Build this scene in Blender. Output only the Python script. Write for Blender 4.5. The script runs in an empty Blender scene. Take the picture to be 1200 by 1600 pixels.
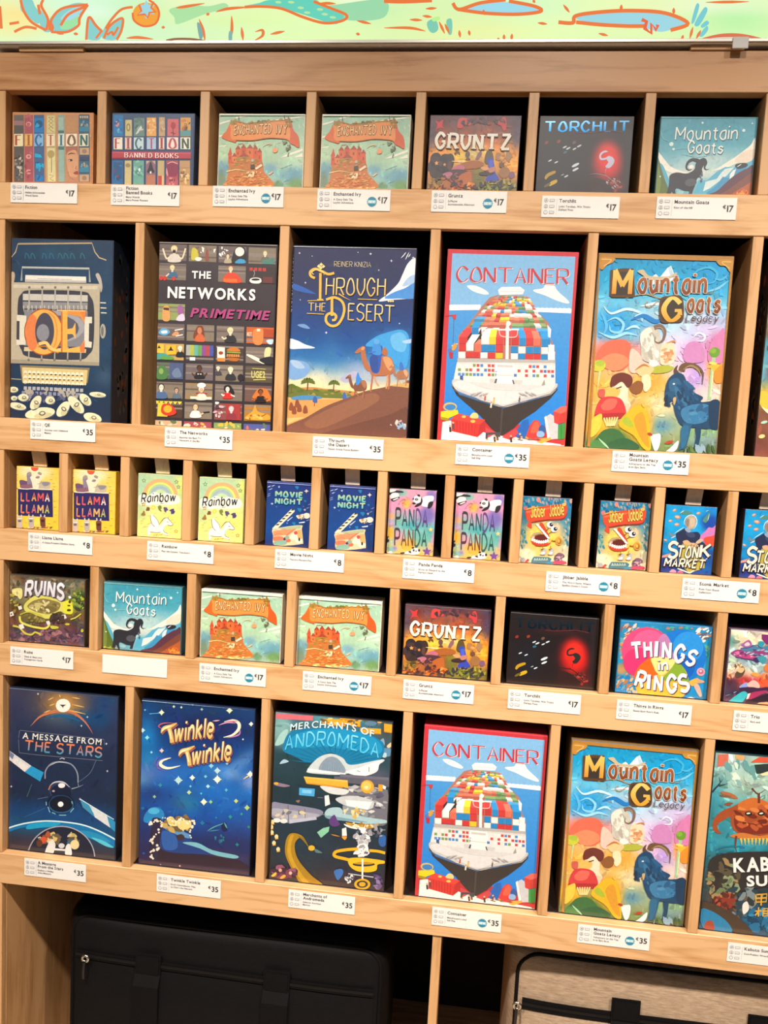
# Board-game display shelf in a shop, built object by object.
import bpy, bmesh, math, random
import numpy as np
from mathutils import Matrix, Vector

sc = bpy.context.scene
COL = sc.collection

# ------------------------------------------------------------------ camera
# World: X to the right along the shelf, Y into the shelf (front face of the shelf is Y = 0), Z up from the floor.
CZ = 1.40                                   # camera height
FPX = 1250.0                                # focal length for a 1200 px wide frame
CAM = np.array([0.0, -1.22863, CZ])
YAW, PITCH, ROLL = -0.11280, 0.09766, 0.05148


def _rot():
    cy, sy, cp, sp, cr, sr = math.cos(YAW), math.sin(YAW), math.cos(PITCH), math.sin(PITCH), math.cos(ROLL), math.sin(ROLL)
    B = np.array([[1, 0, 0], [0, 0, -1], [0, 1, 0]], float)
    Yw = np.array([[cy, -sy, 0], [sy, cy, 0], [0, 0, 1]])
    P = np.array([[1, 0, 0], [0, cp, -sp], [0, sp, cp]])
    R = np.array([[cr, -sr, 0], [sr, cr, 0], [0, 0, 1]])
    return R @ P @ B @ Yw                   # rows: right, down, forward


RW = _rot()
cam = bpy.data.cameras.new('camera')
cam.sensor_fit = 'HORIZONTAL'
cam.sensor_width = 36.0
cam.lens = FPX / 1200.0 * 36.0
cam.clip_start = 0.01
camo = bpy.data.objects.new('camera', cam)
COL.objects.link(camo)
m = Matrix.Identity(4)
for i in range(3):
    m[i][0], m[i][1], m[i][2], m[i][3] = RW[0][i], -RW[1][i], -RW[2][i], CAM[i]
camo.matrix_world = m
sc.camera = camo


def at(u, v, Y):
    """Measured photo position (1200 x 1600 frame) of a point lying at depth Y -> (X, Z)."""
    u, v = np.asarray(u, float), np.asarray(v, float)
    d = np.stack([(u - 600) / FPX, (v - 800) / FPX, np.ones_like(u)], -1) @ RW
    t = (Y - CAM[1]) / d[..., 1]
    return CAM[0] + t * d[..., 0], CAM[2] + t * d[..., 2]


def proj(X, Y, Z):
    P = np.stack([X - CAM[0], np.full_like(X, Y - CAM[1]), Z - CAM[2]], -1) @ RW.T
    return 600 + FPX * P[..., 0] / P[..., 2], 800 + FPX * P[..., 1] / P[..., 2]


# ------------------------------------------------------------------ light
world = bpy.data.worlds.new('shop_air')
sc.world = world
world.use_nodes = True
bg = world.node_tree.nodes['Background']
bg.inputs[0].default_value = (1.0, 0.93, 0.86, 1)
bg.inputs[1].default_value = 0.045


def area(name, loc, look, sx, sy, power, col):
    L = bpy.data.lights.new(name, 'AREA')
    L.shape = 'RECTANGLE'
    L.size, L.size_y, L.energy, L.color = sx, sy, power, col
    o = bpy.data.objects.new(name, L)
    COL.objects.link(o)
    o.location = loc
    o.rotation_euler = (Vector(look) - Vector(loc)).to_track_quat('-Z', 'Y').to_euler()
    return o


def spot(name, loc, look, power, col, deg=55, blend=.6, r=.05):
    L = bpy.data.lights.new(name, 'SPOT')
    L.energy, L.color, L.spot_size, L.spot_blend, L.shadow_soft_size = power, col, math.radians(deg), blend, r
    o = bpy.data.objects.new(name, L)
    COL.objects.link(o)
    o.location = loc
    o.rotation_euler = (Vector(look) - Vector(loc)).to_track_quat('-Z', 'Y').to_euler()
    return o


# ceiling luminaires of the shop: three track spots trained on the shelf and a panel further into the room
for k, (x, p) in enumerate(((-0.95, 300), (0.15, 215), (1.2, 310))):
    spot('track_spot', (x, -1.6, 2.90), (x * .62 - .08, 0.0, 0.50), p * .92, (1.0, 0.89, 0.77), 66, 1.0, .06)
area('ceiling_panel', (0.1, -3.25, 2.88), (0.1, -3.25, 0.0), 2.6, 1.4, 16, (0.95, 0.97, 1.0))

vs = sc.view_settings
vs.view_transform = 'Standard'
vs.look = 'None'
vs.gamma = 1.0
vs.use_curve_mapping = False
vs.exposure = 0.0


# ------------------------------------------------------------------ helpers
def lin(c):
    if isinstance(c, str):
        c = tuple(int(c[i:i + 2], 16) for i in (0, 2, 4))
    c = np.asarray(c, float) / 255.0
    return np.where(c <= 0.04045, c / 12.92, ((c + 0.055) / 1.055) ** 2.4)


def rgb(c):
    if isinstance(c, str):
        return np.array([int(c[i:i + 2], 16) for i in (0, 2, 4)], float)
    return np.asarray(c, float)


def nums(s):
    if isinstance(s, str):
        return np.array([float(x) for x in s.replace(',', ' ').split()]).reshape(-1, 2)
    return np.asarray(s, float).reshape(-1, 2)


def spline(p, closed=False, n=6):
    p = np.asarray(p, float)
    k = len(p)
    if k < 3:
        return p
    out = []
    for i in range(k if closed else k - 1):
        if closed:
            a, b, c, d = p[(i - 1) % k], p[i], p[(i + 1) % k], p[(i + 2) % k]
        else:
            a, b, c, d = p[max(i - 1, 0)], p[i], p[i + 1], p[min(i + 2, k - 1)]
        for j in range(n):
            t = j / n
            out.append(0.5 * ((2 * b) + (c - a) * t + (2 * a - 5 * b + 4 * c - d) * t * t + (3 * b - a - 3 * c + d) * t ** 3))
    if not closed:
        out.append(p[-1])
    return np.array(out)


def ribbon(p, w, taper=0, nib=None, wmin=None):
    """Left and right outline of a brush stroke along p."""
    p = np.asarray(p, float)
    d = np.gradient(p, axis=0)
    d /= np.maximum(np.linalg.norm(d, axis=1, keepdims=True), 1e-9)
    nrm = np.stack([-d[:, 1], d[:, 0]], 1)
    k = len(p)
    t = np.linspace(0, 1, k)
    ww = np.full(k, w / 2.0)
    if nib is not None:
        th = np.arctan2(d[:, 1], d[:, 0])
        ww = (wmin + (w - wmin) * np.abs(np.sin(th - nib))) / 2
    if taper == 1:
        ww = ww * (1 - 0.92 * t)
    elif taper == 2:
        ww = ww * (0.12 + 0.88 * np.sin(np.pi * np.clip(t, 0.02, 0.98)))
    L, R = p + nrm * ww[:, None], p - nrm * ww[:, None]
    v = np.concatenate([L, R])
    f = [(i, i + 1, k + i + 1, k + i) for i in range(k - 1)]
    return v, f


# --- glyphs: the built-in font, turned into flat meshes once
CHARS = 'ABCDEFGHIJKLMNOPQRSTUVWXYZabcdefghijklmnopqrstuvwxyz0123456789!-.,&\u20ac\'/?'
GLY = {}


def load_glyphs():
    tmp = []
    for wt, off in (('0', 0.0), ('1', 0.018), ('2', 0.034)):
        for ch in CHARS + ('\u7532\u76f8' if wt == '1' else ''):
            cu = bpy.data.curves.new('glyph', 'FONT')
            cu.body = ch
            cu.offset = off
            cu.resolution_u = 3
            cu.fill_mode = 'FRONT'
            o = bpy.data.objects.new('glyph', cu)
            COL.objects.link(o)
            tmp.append((ch, wt, o))
    dg = bpy.context.evaluated_depsgraph_get()
    dg.update()
    for ch, wt, o in tmp:
        e = o.evaluated_get(dg)
        me = e.to_mesh()
        v = np.array([(q.co.x, q.co.y) for q in me.vertices]) if len(me.vertices) else np.zeros((0, 2))
        f = [tuple(pp.vertices) for pp in me.polygons]
        e.to_mesh_clear()
        GLY[(ch, wt)] = (v, f)
    for ch, wt, o in tmp:
        cu = o.data
        bpy.data.objects.remove(o)
        bpy.data.curves.remove(cu)
    H = {w: GLY[('H', w)][0][:, 1].max() for w in '012'}
    for (ch, w), (v, f) in list(GLY.items()):
        if len(v):
            h = H[w]
            b = {'0': 0.0, '1': 0.018, '2': 0.034}[w]
            v = (v - np.array([v[:, 0].min() - 0.045 + b * .3, 0])) / h
            GLY[(ch, w)] = (v, f, v[:, 0].max() + 0.045 / h)
        else:
            GLY[(ch, w)] = (v, f, 0.4)


load_glyphs()

# --- a skeleton alphabet for the drawn and brushed titles: strokes on a 0-9 grid, a-c below the base line, '~' = curved
SK = {
    'A': (6, '00 39 60|13 53'), 'B': (6, '00 09|~09 49 57 35 05|~05 45 63 40 00'), 'C': (6, '~67 49 29 06 03 20 40 62'),
    'D': (6, '00 09|~09 39 66 63 30 00'), 'E': (5, '00 09|09 59|05 45|00 50'), 'F': (5, '00 09|09 59|05 45'),
    'G': (6, '~67 49 29 06 03 20 40 62|62 64 44'), 'H': (6, '00 09|60 69|05 65'), 'I': (0, '00 09'), 'J': (4, '~49 42 30 10 02'),
    'K': (6, '00 09|69 04|25 60'), 'L': (5, '09 00|00 50'), 'M': (8, '00 09|09 43|43 89|89 80'), 'N': (6, '00 09|09 60|60 69'),
    'O': (6, '~39 17 02 30 62 57 39'), 'P': (6, '00 09|~09 49 68 65 44 04'), 'Q': (6, '~39 17 02 30 62 57 39|32 7a'),
    'R': (6, '00 09|~09 49 68 65 44 04|34 60'), 'S': (6, '~68 49 29 07 15 54 62 40 20 01'), 'T': (8, '40 49|09 89'),
    'U': (6, '09 04|~04 12 30 52 64|64 69'), 'V': (6, '09 30|30 69'), 'W': (8, '09 20|20 47|47 60|60 89'), 'X': (6, '00 69|09 60'),
    'Y': (6, '09 35|35 69|35 30'), 'Z': (6, '09 69|69 00|00 60'),
    'a': (5, '~56 36 15 02 20 40 52|56 50'), 'b': (5, '09 00|~04 26 46 54 52 40 20 02'), 'c': (5, '~55 36 16 04 02 20 40 51'),
    'd': (5, '59 50|~56 36 15 02 20 40 52'), 'e': (5, '~03 53 55 36 16 04 02 20 40 51'), 'g': (5, '~56 36 15 02 20 40 52|~56 5a 3c 1c 0b'),
    'h': (5, '09 00|~04 26 46 54 50'), 'i': (0, '06 00|08 09'), 'k': (5, '09 00|56 03|23 50'), 'l': (0, '09 00'),
    'm': (8, '06 00|~04 26 36 44 40|~44 66 76 84 80'), 'n': (5, '06 00|~04 26 46 54 50'), 'o': (5, '~26 04 02 20 40 52 54 46 26'),
    'r': (4, '06 00|~04 26 46'), 's': (5, '~55 36 15 14 43 52 41 30 01'), 't': (4, '~28 22 30 40|06 46'), 'u': (5, '06 03|~03 11 20 41 53|56 50'),
    'v': (5, '06 30|30 56'), 'w': (8, '06 20|20 46|46 60|60 86'), 'y': (5, '06 30|56 1c'), '!': (0, '03 09|00 01'),
}


def sk_glyph(ch, w, contrast=1.0, nib=0.0, serif=0.0):
    adv, s = SK[ch]
    V, Fc, lvl = [], [], 0                          # every stroke lies a hair above the one before
    for st in s.split('|'):
        cur = st.startswith('~')
        pts = np.array([[int(q[0]), int(q[1], 16) if q[1] not in 'abc' else -(ord(q[1]) - 96)] for q in st.strip('~').split()], float) / 9.0
        ends = pts[[0, -1]]
        if cur:
            pts = spline(pts, bool((pts[0] == pts[-1]).all()) and len(pts) > 3, 5) if not (pts[0] == pts[-1]).all() else np.vstack([spline(pts[:-1], True, 5), pts[:1]])
        else:
            pts = pts[0] + (pts[-1] - pts[0]) * np.linspace(0, 1, 3)[:, None] if len(pts) == 2 else pts
        v, f = ribbon(pts, w, 0, nib if contrast < 1 else None, w * contrast)
        n0 = len(V)
        lvl += 1
        V += [[a, b, lvl] for a, b in v.tolist()]
        Fc += [tuple(a + n0 for a in q) for q in f]
        if serif and not cur and abs(ends[0][0] - ends[1][0]) < .45 and abs(ends[0][1] - ends[1][1]) > .3:
            for e in ends:
                if not (abs(e[1]) < .02 or abs(e[1] - 1) < .02 or abs(e[1] - .667) < .02):
                    continue
                n0 = len(V)
                sg = .36 * serif if e[1] < .3 else -.36 * serif
                lvl += 1
                V += [[e[0] - serif, e[1], lvl], [e[0] + serif, e[1], lvl], [e[0] + serif, e[1] + sg, lvl], [e[0] - serif, e[1] + sg, lvl]]
                Fc += [(n0, n0 + 1, n0 + 2, n0 + 3)]
    return np.array(V), Fc, adv / 9.0


def layout(text, font, track=0.0):
    """-> list of (verts, faces, char index) with cap height 1, and the total width."""
    out, x = [], 0.0
    for i, ch in enumerate(text):
        if ch == ' ':
            x += 0.42
            continue
        if isinstance(font, str):
            v, f, a = GLY[(ch, font)]
            out.append((np.concatenate([v + np.array([x, 0]), np.zeros((len(v), 1))], 1), f, i))
            x += a + track
        else:
            v, f, a = sk_glyph(ch, *font)
            out.append((v + np.array([x + font[0] / 2, 0, 0]), f, i))
            x += a + font[0] + 0.16 + track
    return out, max(x - (0 if isinstance(font, str) else 0.16), 1e-3)


# ------------------------------------------------------------------ materials
MATS = {}


def nt(name):
    mt = bpy.data.materials.new(name)
    mt.use_nodes = True
    t = mt.node_tree
    b = t.nodes['Principled BSDF']
    MATS[name] = mt
    return mt, t, b


def plain(name, col, rough=0.5, metal=0.0, noise=0.0, nscale=200, coat=0.0, bump=0.0, spec=.5):
    if name in MATS:
        return MATS[name]
    mt, t, b = nt(name)
    c = lin(col)
    b.inputs['Base Color'].default_value = (*c, 1)
    b.inputs['Roughness'].default_value = rough
    b.inputs['Metallic'].default_value = metal
    b.inputs['Coat Weight'].default_value = coat
    b.inputs['Specular IOR Level'].default_value = spec
    if noise or bump:
        tc = t.nodes.new('ShaderNodeTexCoord')
        n = t.nodes.new('ShaderNodeTexNoise')
        n.inputs['Scale'].default_value = nscale
        n.inputs['Detail'].default_value = 4
        t.links.new(tc.outputs['Object'], n.inputs['Vector'])
        if noise:
            r = t.nodes.new('ShaderNodeValToRGB')
            r.color_ramp.elements[0].position, r.color_ramp.elements[1].position = .3, .7
            r.color_ramp.elements[0].color = (*(c * (1 - noise)), 1)
            r.color_ramp.elements[1].color = (*np.clip(c * (1 + noise), 0, 1), 1)
            t.links.new(n.outputs['Fac'], r.inputs['Fac'])
            t.links.new(r.outputs['Color'], b.inputs['Base Color'])
        if bump:
            bp = t.nodes.new('ShaderNodeBump')
            bp.inputs['Strength'].default_value = bump
            bp.inputs['Distance'].default_value = 0.001
            t.links.new(n.outputs['Fac'], bp.inputs['Height'])
            t.links.new(bp.outputs['Normal'], b.inputs['Normal'])
    return mt


def wood(name, axis, light, dark, ring=1.0):
    mt, t, b = nt(name)
    N, L = t.nodes, t.links
    tc = N.new('ShaderNodeTexCoord')
    oi = N.new('ShaderNodeObjectInfo')
    off = N.new('ShaderNodeVectorMath')
    off.operation = 'SCALE'
    off.inputs[0].default_value = (3.1, 7.7, 5.3)
    L.new(oi.outputs['Random'], off.inputs['Scale'])
    add = N.new('ShaderNodeVectorMath')
    L.new(tc.outputs['Object'], add.inputs[0])
    L.new(off.outputs[0], add.inputs[1])

    def stretched(s_along, s_across):
        mp = N.new('ShaderNodeMapping')
        sv = [s_across] * 3
        sv['XYZ'.index(axis)] = s_along
        mp.inputs['Scale'].default_value = sv
        L.new(add.outputs[0], mp.inputs['Vector'])
        return mp

    a = N.new('ShaderNodeTexNoise')                 # slow figure whose contour lines are the growth rings
    a.inputs['Scale'].default_value = 1.0
    a.inputs['Detail'].default_value = 2.0
    L.new(stretched(1.6, 11).outputs[0], a.inputs['Vector'])
    mu = N.new('ShaderNodeMath')
    mu.operation = 'MULTIPLY'
    mu.inputs[1].default_value = 11.0 * ring
    L.new(a.outputs['Fac'], mu.inputs[0])
    pg = N.new('ShaderNodeMath')
    pg.operation = 'PINGPONG'
    pg.inputs[1].default_value = 0.5
    L.new(mu.outputs[0], pg.inputs[0])
    f = N.new('ShaderNodeTexNoise')                 # pores
    f.inputs['Scale'].default_value = 1.0
    f.inputs['Detail'].default_value = 3.0
    L.new(stretched(14, 330).outputs[0], f.inputs['Vector'])
    g = N.new('ShaderNodeTexNoise')                 # broad tone
    g.inputs['Scale'].default_value = 1.0
    L.new(stretched(2.5, 20).outputs[0], g.inputs['Vector'])
    s1 = N.new('ShaderNodeMath')
    s1.operation = 'MULTIPLY_ADD'
    s1.inputs[1].default_value = 0.72
    L.new(pg.outputs[0], s1.inputs[0])
    L.new(g.outputs['Fac'], s1.inputs[2])
    s2 = N.new('ShaderNodeMath')
    s2.operation = 'MULTIPLY_ADD'
    s2.inputs[1].default_value = 0.55
    L.new(f.outputs['Fac'], s2.inputs[0])
    L.new(s1.outputs[0], s2.inputs[2])
    k = N.new('ShaderNodeTexNoise')                 # short dark flecks along the grain
    k.inputs['Scale'].default_value = 1.0
    k.inputs['Detail'].default_value = 4.0
    k.inputs['Roughness'].default_value = .65
    k.inputs['Distortion'].default_value = .6
    L.new(stretched(9, 75).outputs[0], k.inputs['Vector'])
    kr = N.new('ShaderNodeMapRange')
    kr.inputs['From Min'].default_value, kr.inputs['From Max'].default_value = .5, .68
    kr.inputs['To Min'].default_value, kr.inputs['To Max'].default_value = 0, -.24
    L.new(k.outputs['Fac'], kr.inputs['Value'])
    s3 = N.new('ShaderNodeMath')
    L.new(s2.outputs[0], s3.inputs[0])
    L.new(kr.outputs[0], s3.inputs[1])
    s2 = s3
    r = N.new('ShaderNodeValToRGB')
    r.color_ramp.elements[0].position = 0.5
    r.color_ramp.elements[1].position = 1.0
    r.color_ramp.elements[0].color = (*lin(dark), 1)
    r.color_ramp.elements[1].color = (*lin(light), 1)
    L.new(s2.outputs[0], r.inputs['Fac'])
    L.new(r.outputs['Color'], b.inputs['Base Color'])
    b.inputs['Roughness'].default_value = 0.42
    bp = N.new('ShaderNodeBump')
    bp.inputs['Strength'].default_value = 0.12
    bp.inputs['Distance'].default_value = 0.0006
    L.new(f.outputs['Fac'], bp.inputs['Height'])
    L.new(bp.outputs['Normal'], b.inputs['Normal'])
    return mt


WOOD_H = wood('oak_boards', 'X', 'deb180', 'c08c58')
WOOD_R = wood('oak_rail', 'X', 'd29c6a', 'ae7440', .7)
WOOD_V = wood('oak_dividers', 'Z', 'd6a674', 'b4824e', 0.5)
WOOD_D = plain('shade_dark_board', '241814', 0.55, noise=.15, nscale=60)  # inner boards coloured near black: the shade inside the cells, put into the colour


def print_mat(name, rough, metal=0.0, coat=0.0, film=0.0):
    mt, t, b = nt(name)
    at_ = t.nodes.new('ShaderNodeVertexColor')
    at_.layer_name = 'ink'
    b.inputs['Roughness'].default_value = rough
    b.inputs['Metallic'].default_value = metal
    b.inputs['Coat Weight'].default_value = coat
    b.inputs['Coat Roughness'].default_value = 0.12
    if film:                                        # half-tone mottle of the print
        tcm = t.nodes.new('ShaderNodeTexCoord')
        nm = t.nodes.new('ShaderNodeTexNoise')
        nm.inputs['Scale'].default_value = 190
        nm.inputs['Detail'].default_value = 5
        nm.inputs['Roughness'].default_value = .7
        mr = t.nodes.new('ShaderNodeMapRange')
        mr.inputs['From Min'].default_value, mr.inputs['From Max'].default_value = .3, .7
        mr.inputs['To Min'].default_value, mr.inputs['To Max'].default_value = .9, 1.06
        sc_ = t.nodes.new('ShaderNodeVectorMath')
        sc_.operation = 'SCALE'
        t.links.new(tcm.outputs['Object'], nm.inputs['Vector'])
        t.links.new(nm.outputs['Fac'], mr.inputs['Value'])
        t.links.new(at_.outputs['Color'], sc_.inputs[0])
        t.links.new(mr.outputs[0], sc_.inputs['Scale'])
        t.links.new(sc_.outputs[0], b.inputs['Base Color'])
    else:
        t.links.new(at_.outputs['Color'], b.inputs['Base Color'])
    if film:                                        # loose shrink film: faint ripples in the gloss only
        tc = t.nodes.new('ShaderNodeTexCoord')
        n = t.nodes.new('ShaderNodeTexNoise')
        n.inputs['Scale'].default_value = 28
        n.inputs['Detail'].default_value = 2
        t.links.new(tc.outputs['Object'], n.inputs['Vector'])
        bp = t.nodes.new('ShaderNodeBump')
        bp.inputs['Strength'].default_value = film
        bp.inputs['Distance'].default_value = 0.002
        t.links.new(n.outputs['Fac'], bp.inputs['Height'])
        t.links.new(bp.outputs['Normal'], b.inputs['Coat Normal'])
    return mt


PRINT = print_mat('printed_cover', 0.45, 0, 0.9, 0.25)
FOIL = print_mat('foil_print', 0.2, 1.0)
PAPER = print_mat('printed_paper', 0.6)
SIGN, t_, b_ = nt('backlit_print')
a_ = t_.nodes.new('ShaderNodeVertexColor')
a_.layer_name = 'ink'
b_.inputs['Base Color'].default_value = (.05, .05, .05, 1)
t_.links.new(a_.outputs['Color'], b_.inputs['Emission Color'])
b_.inputs['Emission Strength'].default_value = 1.0
b_.inputs['Roughness'].default_value = 0.7


# ------------------------------------------------------------------ object helpers
def link(name, me, mat=None, parent=None):
    o = bpy.data.objects.new(name, me)
    COL.objects.link(o)
    if mat is not None and not me.materials:
        me.materials.append(mat)
    if parent is not None:
        o.parent = parent
    return o


def tag(o, label, cat, group=None, kind=None):
    o['label'] = label
    o['category'] = cat
    if group:
        o['group'] = group
    if kind:
        o['kind'] = kind
    return o


def empty(name, loc=(0, 0, 0)):
    o = bpy.data.objects.new(name, None)
    o.empty_display_size = 0.02
    COL.objects.link(o)
    o.location = loc
    return o


def box_mesh(name, x0, x1, y0, y1, z0, z1, bev=0.0, seg=2):
    bm = bmesh.new()
    bmesh.ops.create_cube(bm, size=1.0)
    for v in bm.verts:
        v.co = Vector((x0 + (v.co.x + .5) * (x1 - x0), y0 + (v.co.y + .5) * (y1 - y0), z0 + (v.co.z + .5) * (z1 - z0)))
    if bev:
        bmesh.ops.bevel(bm, geom=bm.edges[:], offset=bev, segments=seg, profile=0.5, affect='EDGES')
    me = bpy.data.meshes.new(name)
    bm.to_mesh(me)
    bm.free()
    return me


def np_mesh(name, V, Fc, cols=None):
    me = bpy.data.meshes.new(name)
    me.from_pydata([tuple(v) for v in V], [], Fc)
    if cols is not None:
        at_ = me.color_attributes.new('ink', 'FLOAT_COLOR', 'POINT')
        c = np.ones((len(V), 4), np.float32)
        c[:, :3] = cols
        at_.data.foreach_set('color', c.ravel())
    me.update()
    return me


def vnoise(x, y, seed):
    rs = np.random.RandomState(seed)
    T = rs.rand(64, 64)
    xi, yi = np.floor(x).astype(int), np.floor(y).astype(int)
    fx, fy = x - xi, y - yi
    fx, fy = fx * fx * (3 - 2 * fx), fy * fy * (3 - 2 * fy)
    g = lambda i, j: T[i % 64, j % 64]
    return (g(xi, yi) * (1 - fx) * (1 - fy) + g(xi + 1, yi) * fx * (1 - fy) + g(xi, yi + 1) * (1 - fx) * fy + g(xi + 1, yi + 1) * fx * fy) * 2 - 1


class Art:
    """Flat printed artwork of one cover. Drawing coordinates are those of a close-up (x0, y0, scale) of the photographed
    cover; they are straightened here into the cover's own metric frame (origin: bottom centre of its front face)."""
    STEP = 3e-6

    def __init__(s, crop, xc, w, z0, h, Y=0.016, margin=0.0014):
        s.crop, s.xc, s.w, s.z0, s.h, s.Y, s.m = crop, xc, w, z0, h, Y, margin
        s.L = {}
        s.z = 0.0004

    def loc(s, P):
        x, z = at(s.crop[0] + P[:, 0] / s.crop[2], s.crop[1] + P[:, 1] / s.crop[2], s.Y)
        return np.clip(x - s.xc, -s.w / 2 + s.m, s.w / 2 - s.m), np.clip(z - s.z0, s.m, s.h - s.m)

    def raw(s, x, z, faces, cols, tgt, step=True, lift=0.0):
        V, Fc, C = s.L.setdefault(tgt, ([], [], []))
        n0 = sum(len(v) for v in V)
        if step:
            s.z += s.STEP
        V.append(np.stack([x, np.full_like(x, -s.z) - lift, z], 1))
        Fc += [tuple(int(a) + n0 for a in f) for f in faces]
        c = np.asarray(cols, float)
        C.append(np.broadcast_to(c, (len(x), 3)) if c.ndim == 1 else c)

    def add(s, P, faces, col, tgt='cover_art', step=True):
        x, z = s.loc(np.asarray(P, float))
        s.raw(x, z, faces, lin(col) if isinstance(col, str) else col, tgt, step)

    def p(s, col, pts, tgt='cover_art', step=True):
        P = nums(pts)
        s.add(P, [tuple(range(len(P)))], col, tgt, step)

    def b(s, col, pts, tgt='cover_art', n=5):
        P = spline(nums(pts), True, n)
        s.add(P, [tuple(range(len(P)))], col, tgt)

    def st(s, col, w, pts, taper=0, sm=1, tgt='cover_art', n=6):
        P = nums(pts)
        if sm and len(P) > 2:
            P = spline(P, False, n)
        elif len(P) == 2 and taper:
            P = P[0] + (P[1] - P[0]) * np.linspace(0, 1, 6)[:, None]
        v, f = ribbon(P, w, taper)
        s.add(v, f, col, tgt)

    def e(s, col, cx, cy, rx, ry=None, rot=0, n=18, tgt='cover_art', step=True):
        ry = rx if ry is None else ry
        t = np.linspace(0, 2 * np.pi, n, endpoint=False)
        x, y = rx * np.cos(t), ry * np.sin(t)
        c, q = math.cos(math.radians(rot)), math.sin(math.radians(rot))
        s.add(np.stack([cx + x * c - y * q, cy + x * q + y * c], 1), [tuple(range(n))], col, tgt, step)

    def star(s, col, cx, cy, r, n=4, k=.35, tgt='cover_art', rot=0):
        t = np.arange(2 * n) * np.pi / n + math.radians(rot) - np.pi / 2
        rr = np.where(np.arange(2 * n) % 2 == 0, r, r * k)
        s.add(np.stack([cx + rr * np.cos(t), cy + rr * np.sin(t)], 1), [tuple(range(2 * n))], col, tgt)

    def q4(s, corners, u, v):
        """Bilinear point inside a four-cornered patch TL TR BR BL."""
        a, b, c, d = corners
        u, v = np.asarray(u, float)[..., None], np.asarray(v, float)[..., None]
        return a * (1 - u) * (1 - v) + b * u * (1 - v) + c * u * v + d * (1 - u) * v

    def daubs(s, n, cx, cy, rx, ry, cols, smin, smax, seed, ang=None, asp=1.8, tgt='cover_art', jit=0.5):
        rn = random.Random(seed)
        for _ in range(n):
            a, r = rn.random() * 6.283, math.sqrt(rn.random())
            x, y = cx + rx * r * math.cos(a), cy + ry * r * math.sin(a)
            sz = rn.uniform(smin, smax)
            th = math.radians(rn.uniform(-180, 180) if ang is None else ang + rn.uniform(-25, 25))
            c0, s0 = math.cos(th), math.sin(th)
            P = []
            for k in range(8):
                t = k * math.pi / 4
                q = sz * (1 + rn.uniform(-jit, jit) * .6)
                ex, ey = q * asp ** .5 * math.cos(t), q / asp ** .5 * math.sin(t)
                P.append((x + ex * c0 - ey * s0, y + ex * s0 + ey * c0))
            s.add(np.array(P), [tuple(range(8))], rn.choice(cols), tgt)

    def field(s, stops, blobs=(), noise=0.0, nx=60, seed=1, nscale=9, hue=0.0, brush=0, bs=.035, amp=.16):
        """Painted ground: vertical colour stops (v, colour) plus soft blobs (x, y, rx, ry, colour, strength[, hardness[, rot]])."""
        ny = max(int(nx * s.h / s.w), 4)
        m_ = s.m
        gx, gz = np.meshgrid(np.linspace(-s.w / 2 + m_, s.w / 2 - m_, nx + 1), np.linspace(s.h - m_, m_, ny + 1))
        gx, gz = gx.ravel(), gz.ravel()
        u, v = proj(gx + s.xc, s.Y, gz + s.z0)
        cx, cy = (u - s.crop[0]) * s.crop[2], (v - s.crop[1]) * s.crop[2]
        tt = 1 - gz / s.h
        sv = [q[0] for q in stops]
        C = np.stack([np.interp(tt, sv, [rgb(q[1])[k] for q in stops]) for k in range(3)], 1)
        for bl in blobs:
            x, y, rx, ry, col, k = bl[:6]
            hard = bl[6] if len(bl) > 6 else 1
            ro = math.radians(bl[7]) if len(bl) > 7 else 0
            dx, dy = cx - x, cy - y
            a = (dx * math.cos(ro) + dy * math.sin(ro)) / rx
            b = (-dx * math.sin(ro) + dy * math.cos(ro)) / ry
            w = (k * np.exp(-(a * a + b * b) ** hard))[:, None]
            C = C * (1 - w) + rgb(col) * w
        if noise:
            nn = sum(vnoise(gx / s.w * nscale * f + 3.1 * f, gz / s.w * nscale * f + seed, seed + i) / f for i, f in enumerate((1, 2, 4)))
            C = C * (1 + noise * nn[:, None])
            if hue:
                n2 = vnoise(gx / s.w * nscale, gz / s.w * nscale + 20, seed + 9)
                C = C + hue * np.stack([n2, -n2 * .4, -n2], 1)
        W = nx + 1
        F_ = [(j * W + i, j * W + i + 1, (j + 1) * W + i + 1, (j + 1) * W + i) for j in range(ny) for i in range(nx)]
        s.raw(gx, gz, F_, lin(np.clip(C, 0, 255)), 'cover_art')
        rs = np.random.RandomState(seed + 50)
        for i in rs.randint(0, len(gx), brush):             # loose brush marks in the tones of the ground below them
            th, k = rs.uniform(0, 6.28), rs.uniform(.4, 1.0) * bs * s.w
            t = np.arange(7) * 6.2832 / 7
            ex, ez = k * 1.5 * np.cos(t) * rs.uniform(.75, 1.2, 7), k * .5 * np.sin(t) * rs.uniform(.75, 1.2, 7)
            x = np.clip(gx[i] + ex * math.cos(th) - ez * math.sin(th), -s.w / 2 + m_, s.w / 2 - m_)
            z = np.clip(gz[i] + ex * math.sin(th) + ez * math.cos(th), m_, s.h - m_)
            s.z += 1.5e-6
            s.raw(x, z, [tuple(range(7))], lin(np.clip(C[i] * (1 + rs.uniform(-amp, amp)) + rs.uniform(-10, 10, 3), 0, 255)), 'cover_art', False)

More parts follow.
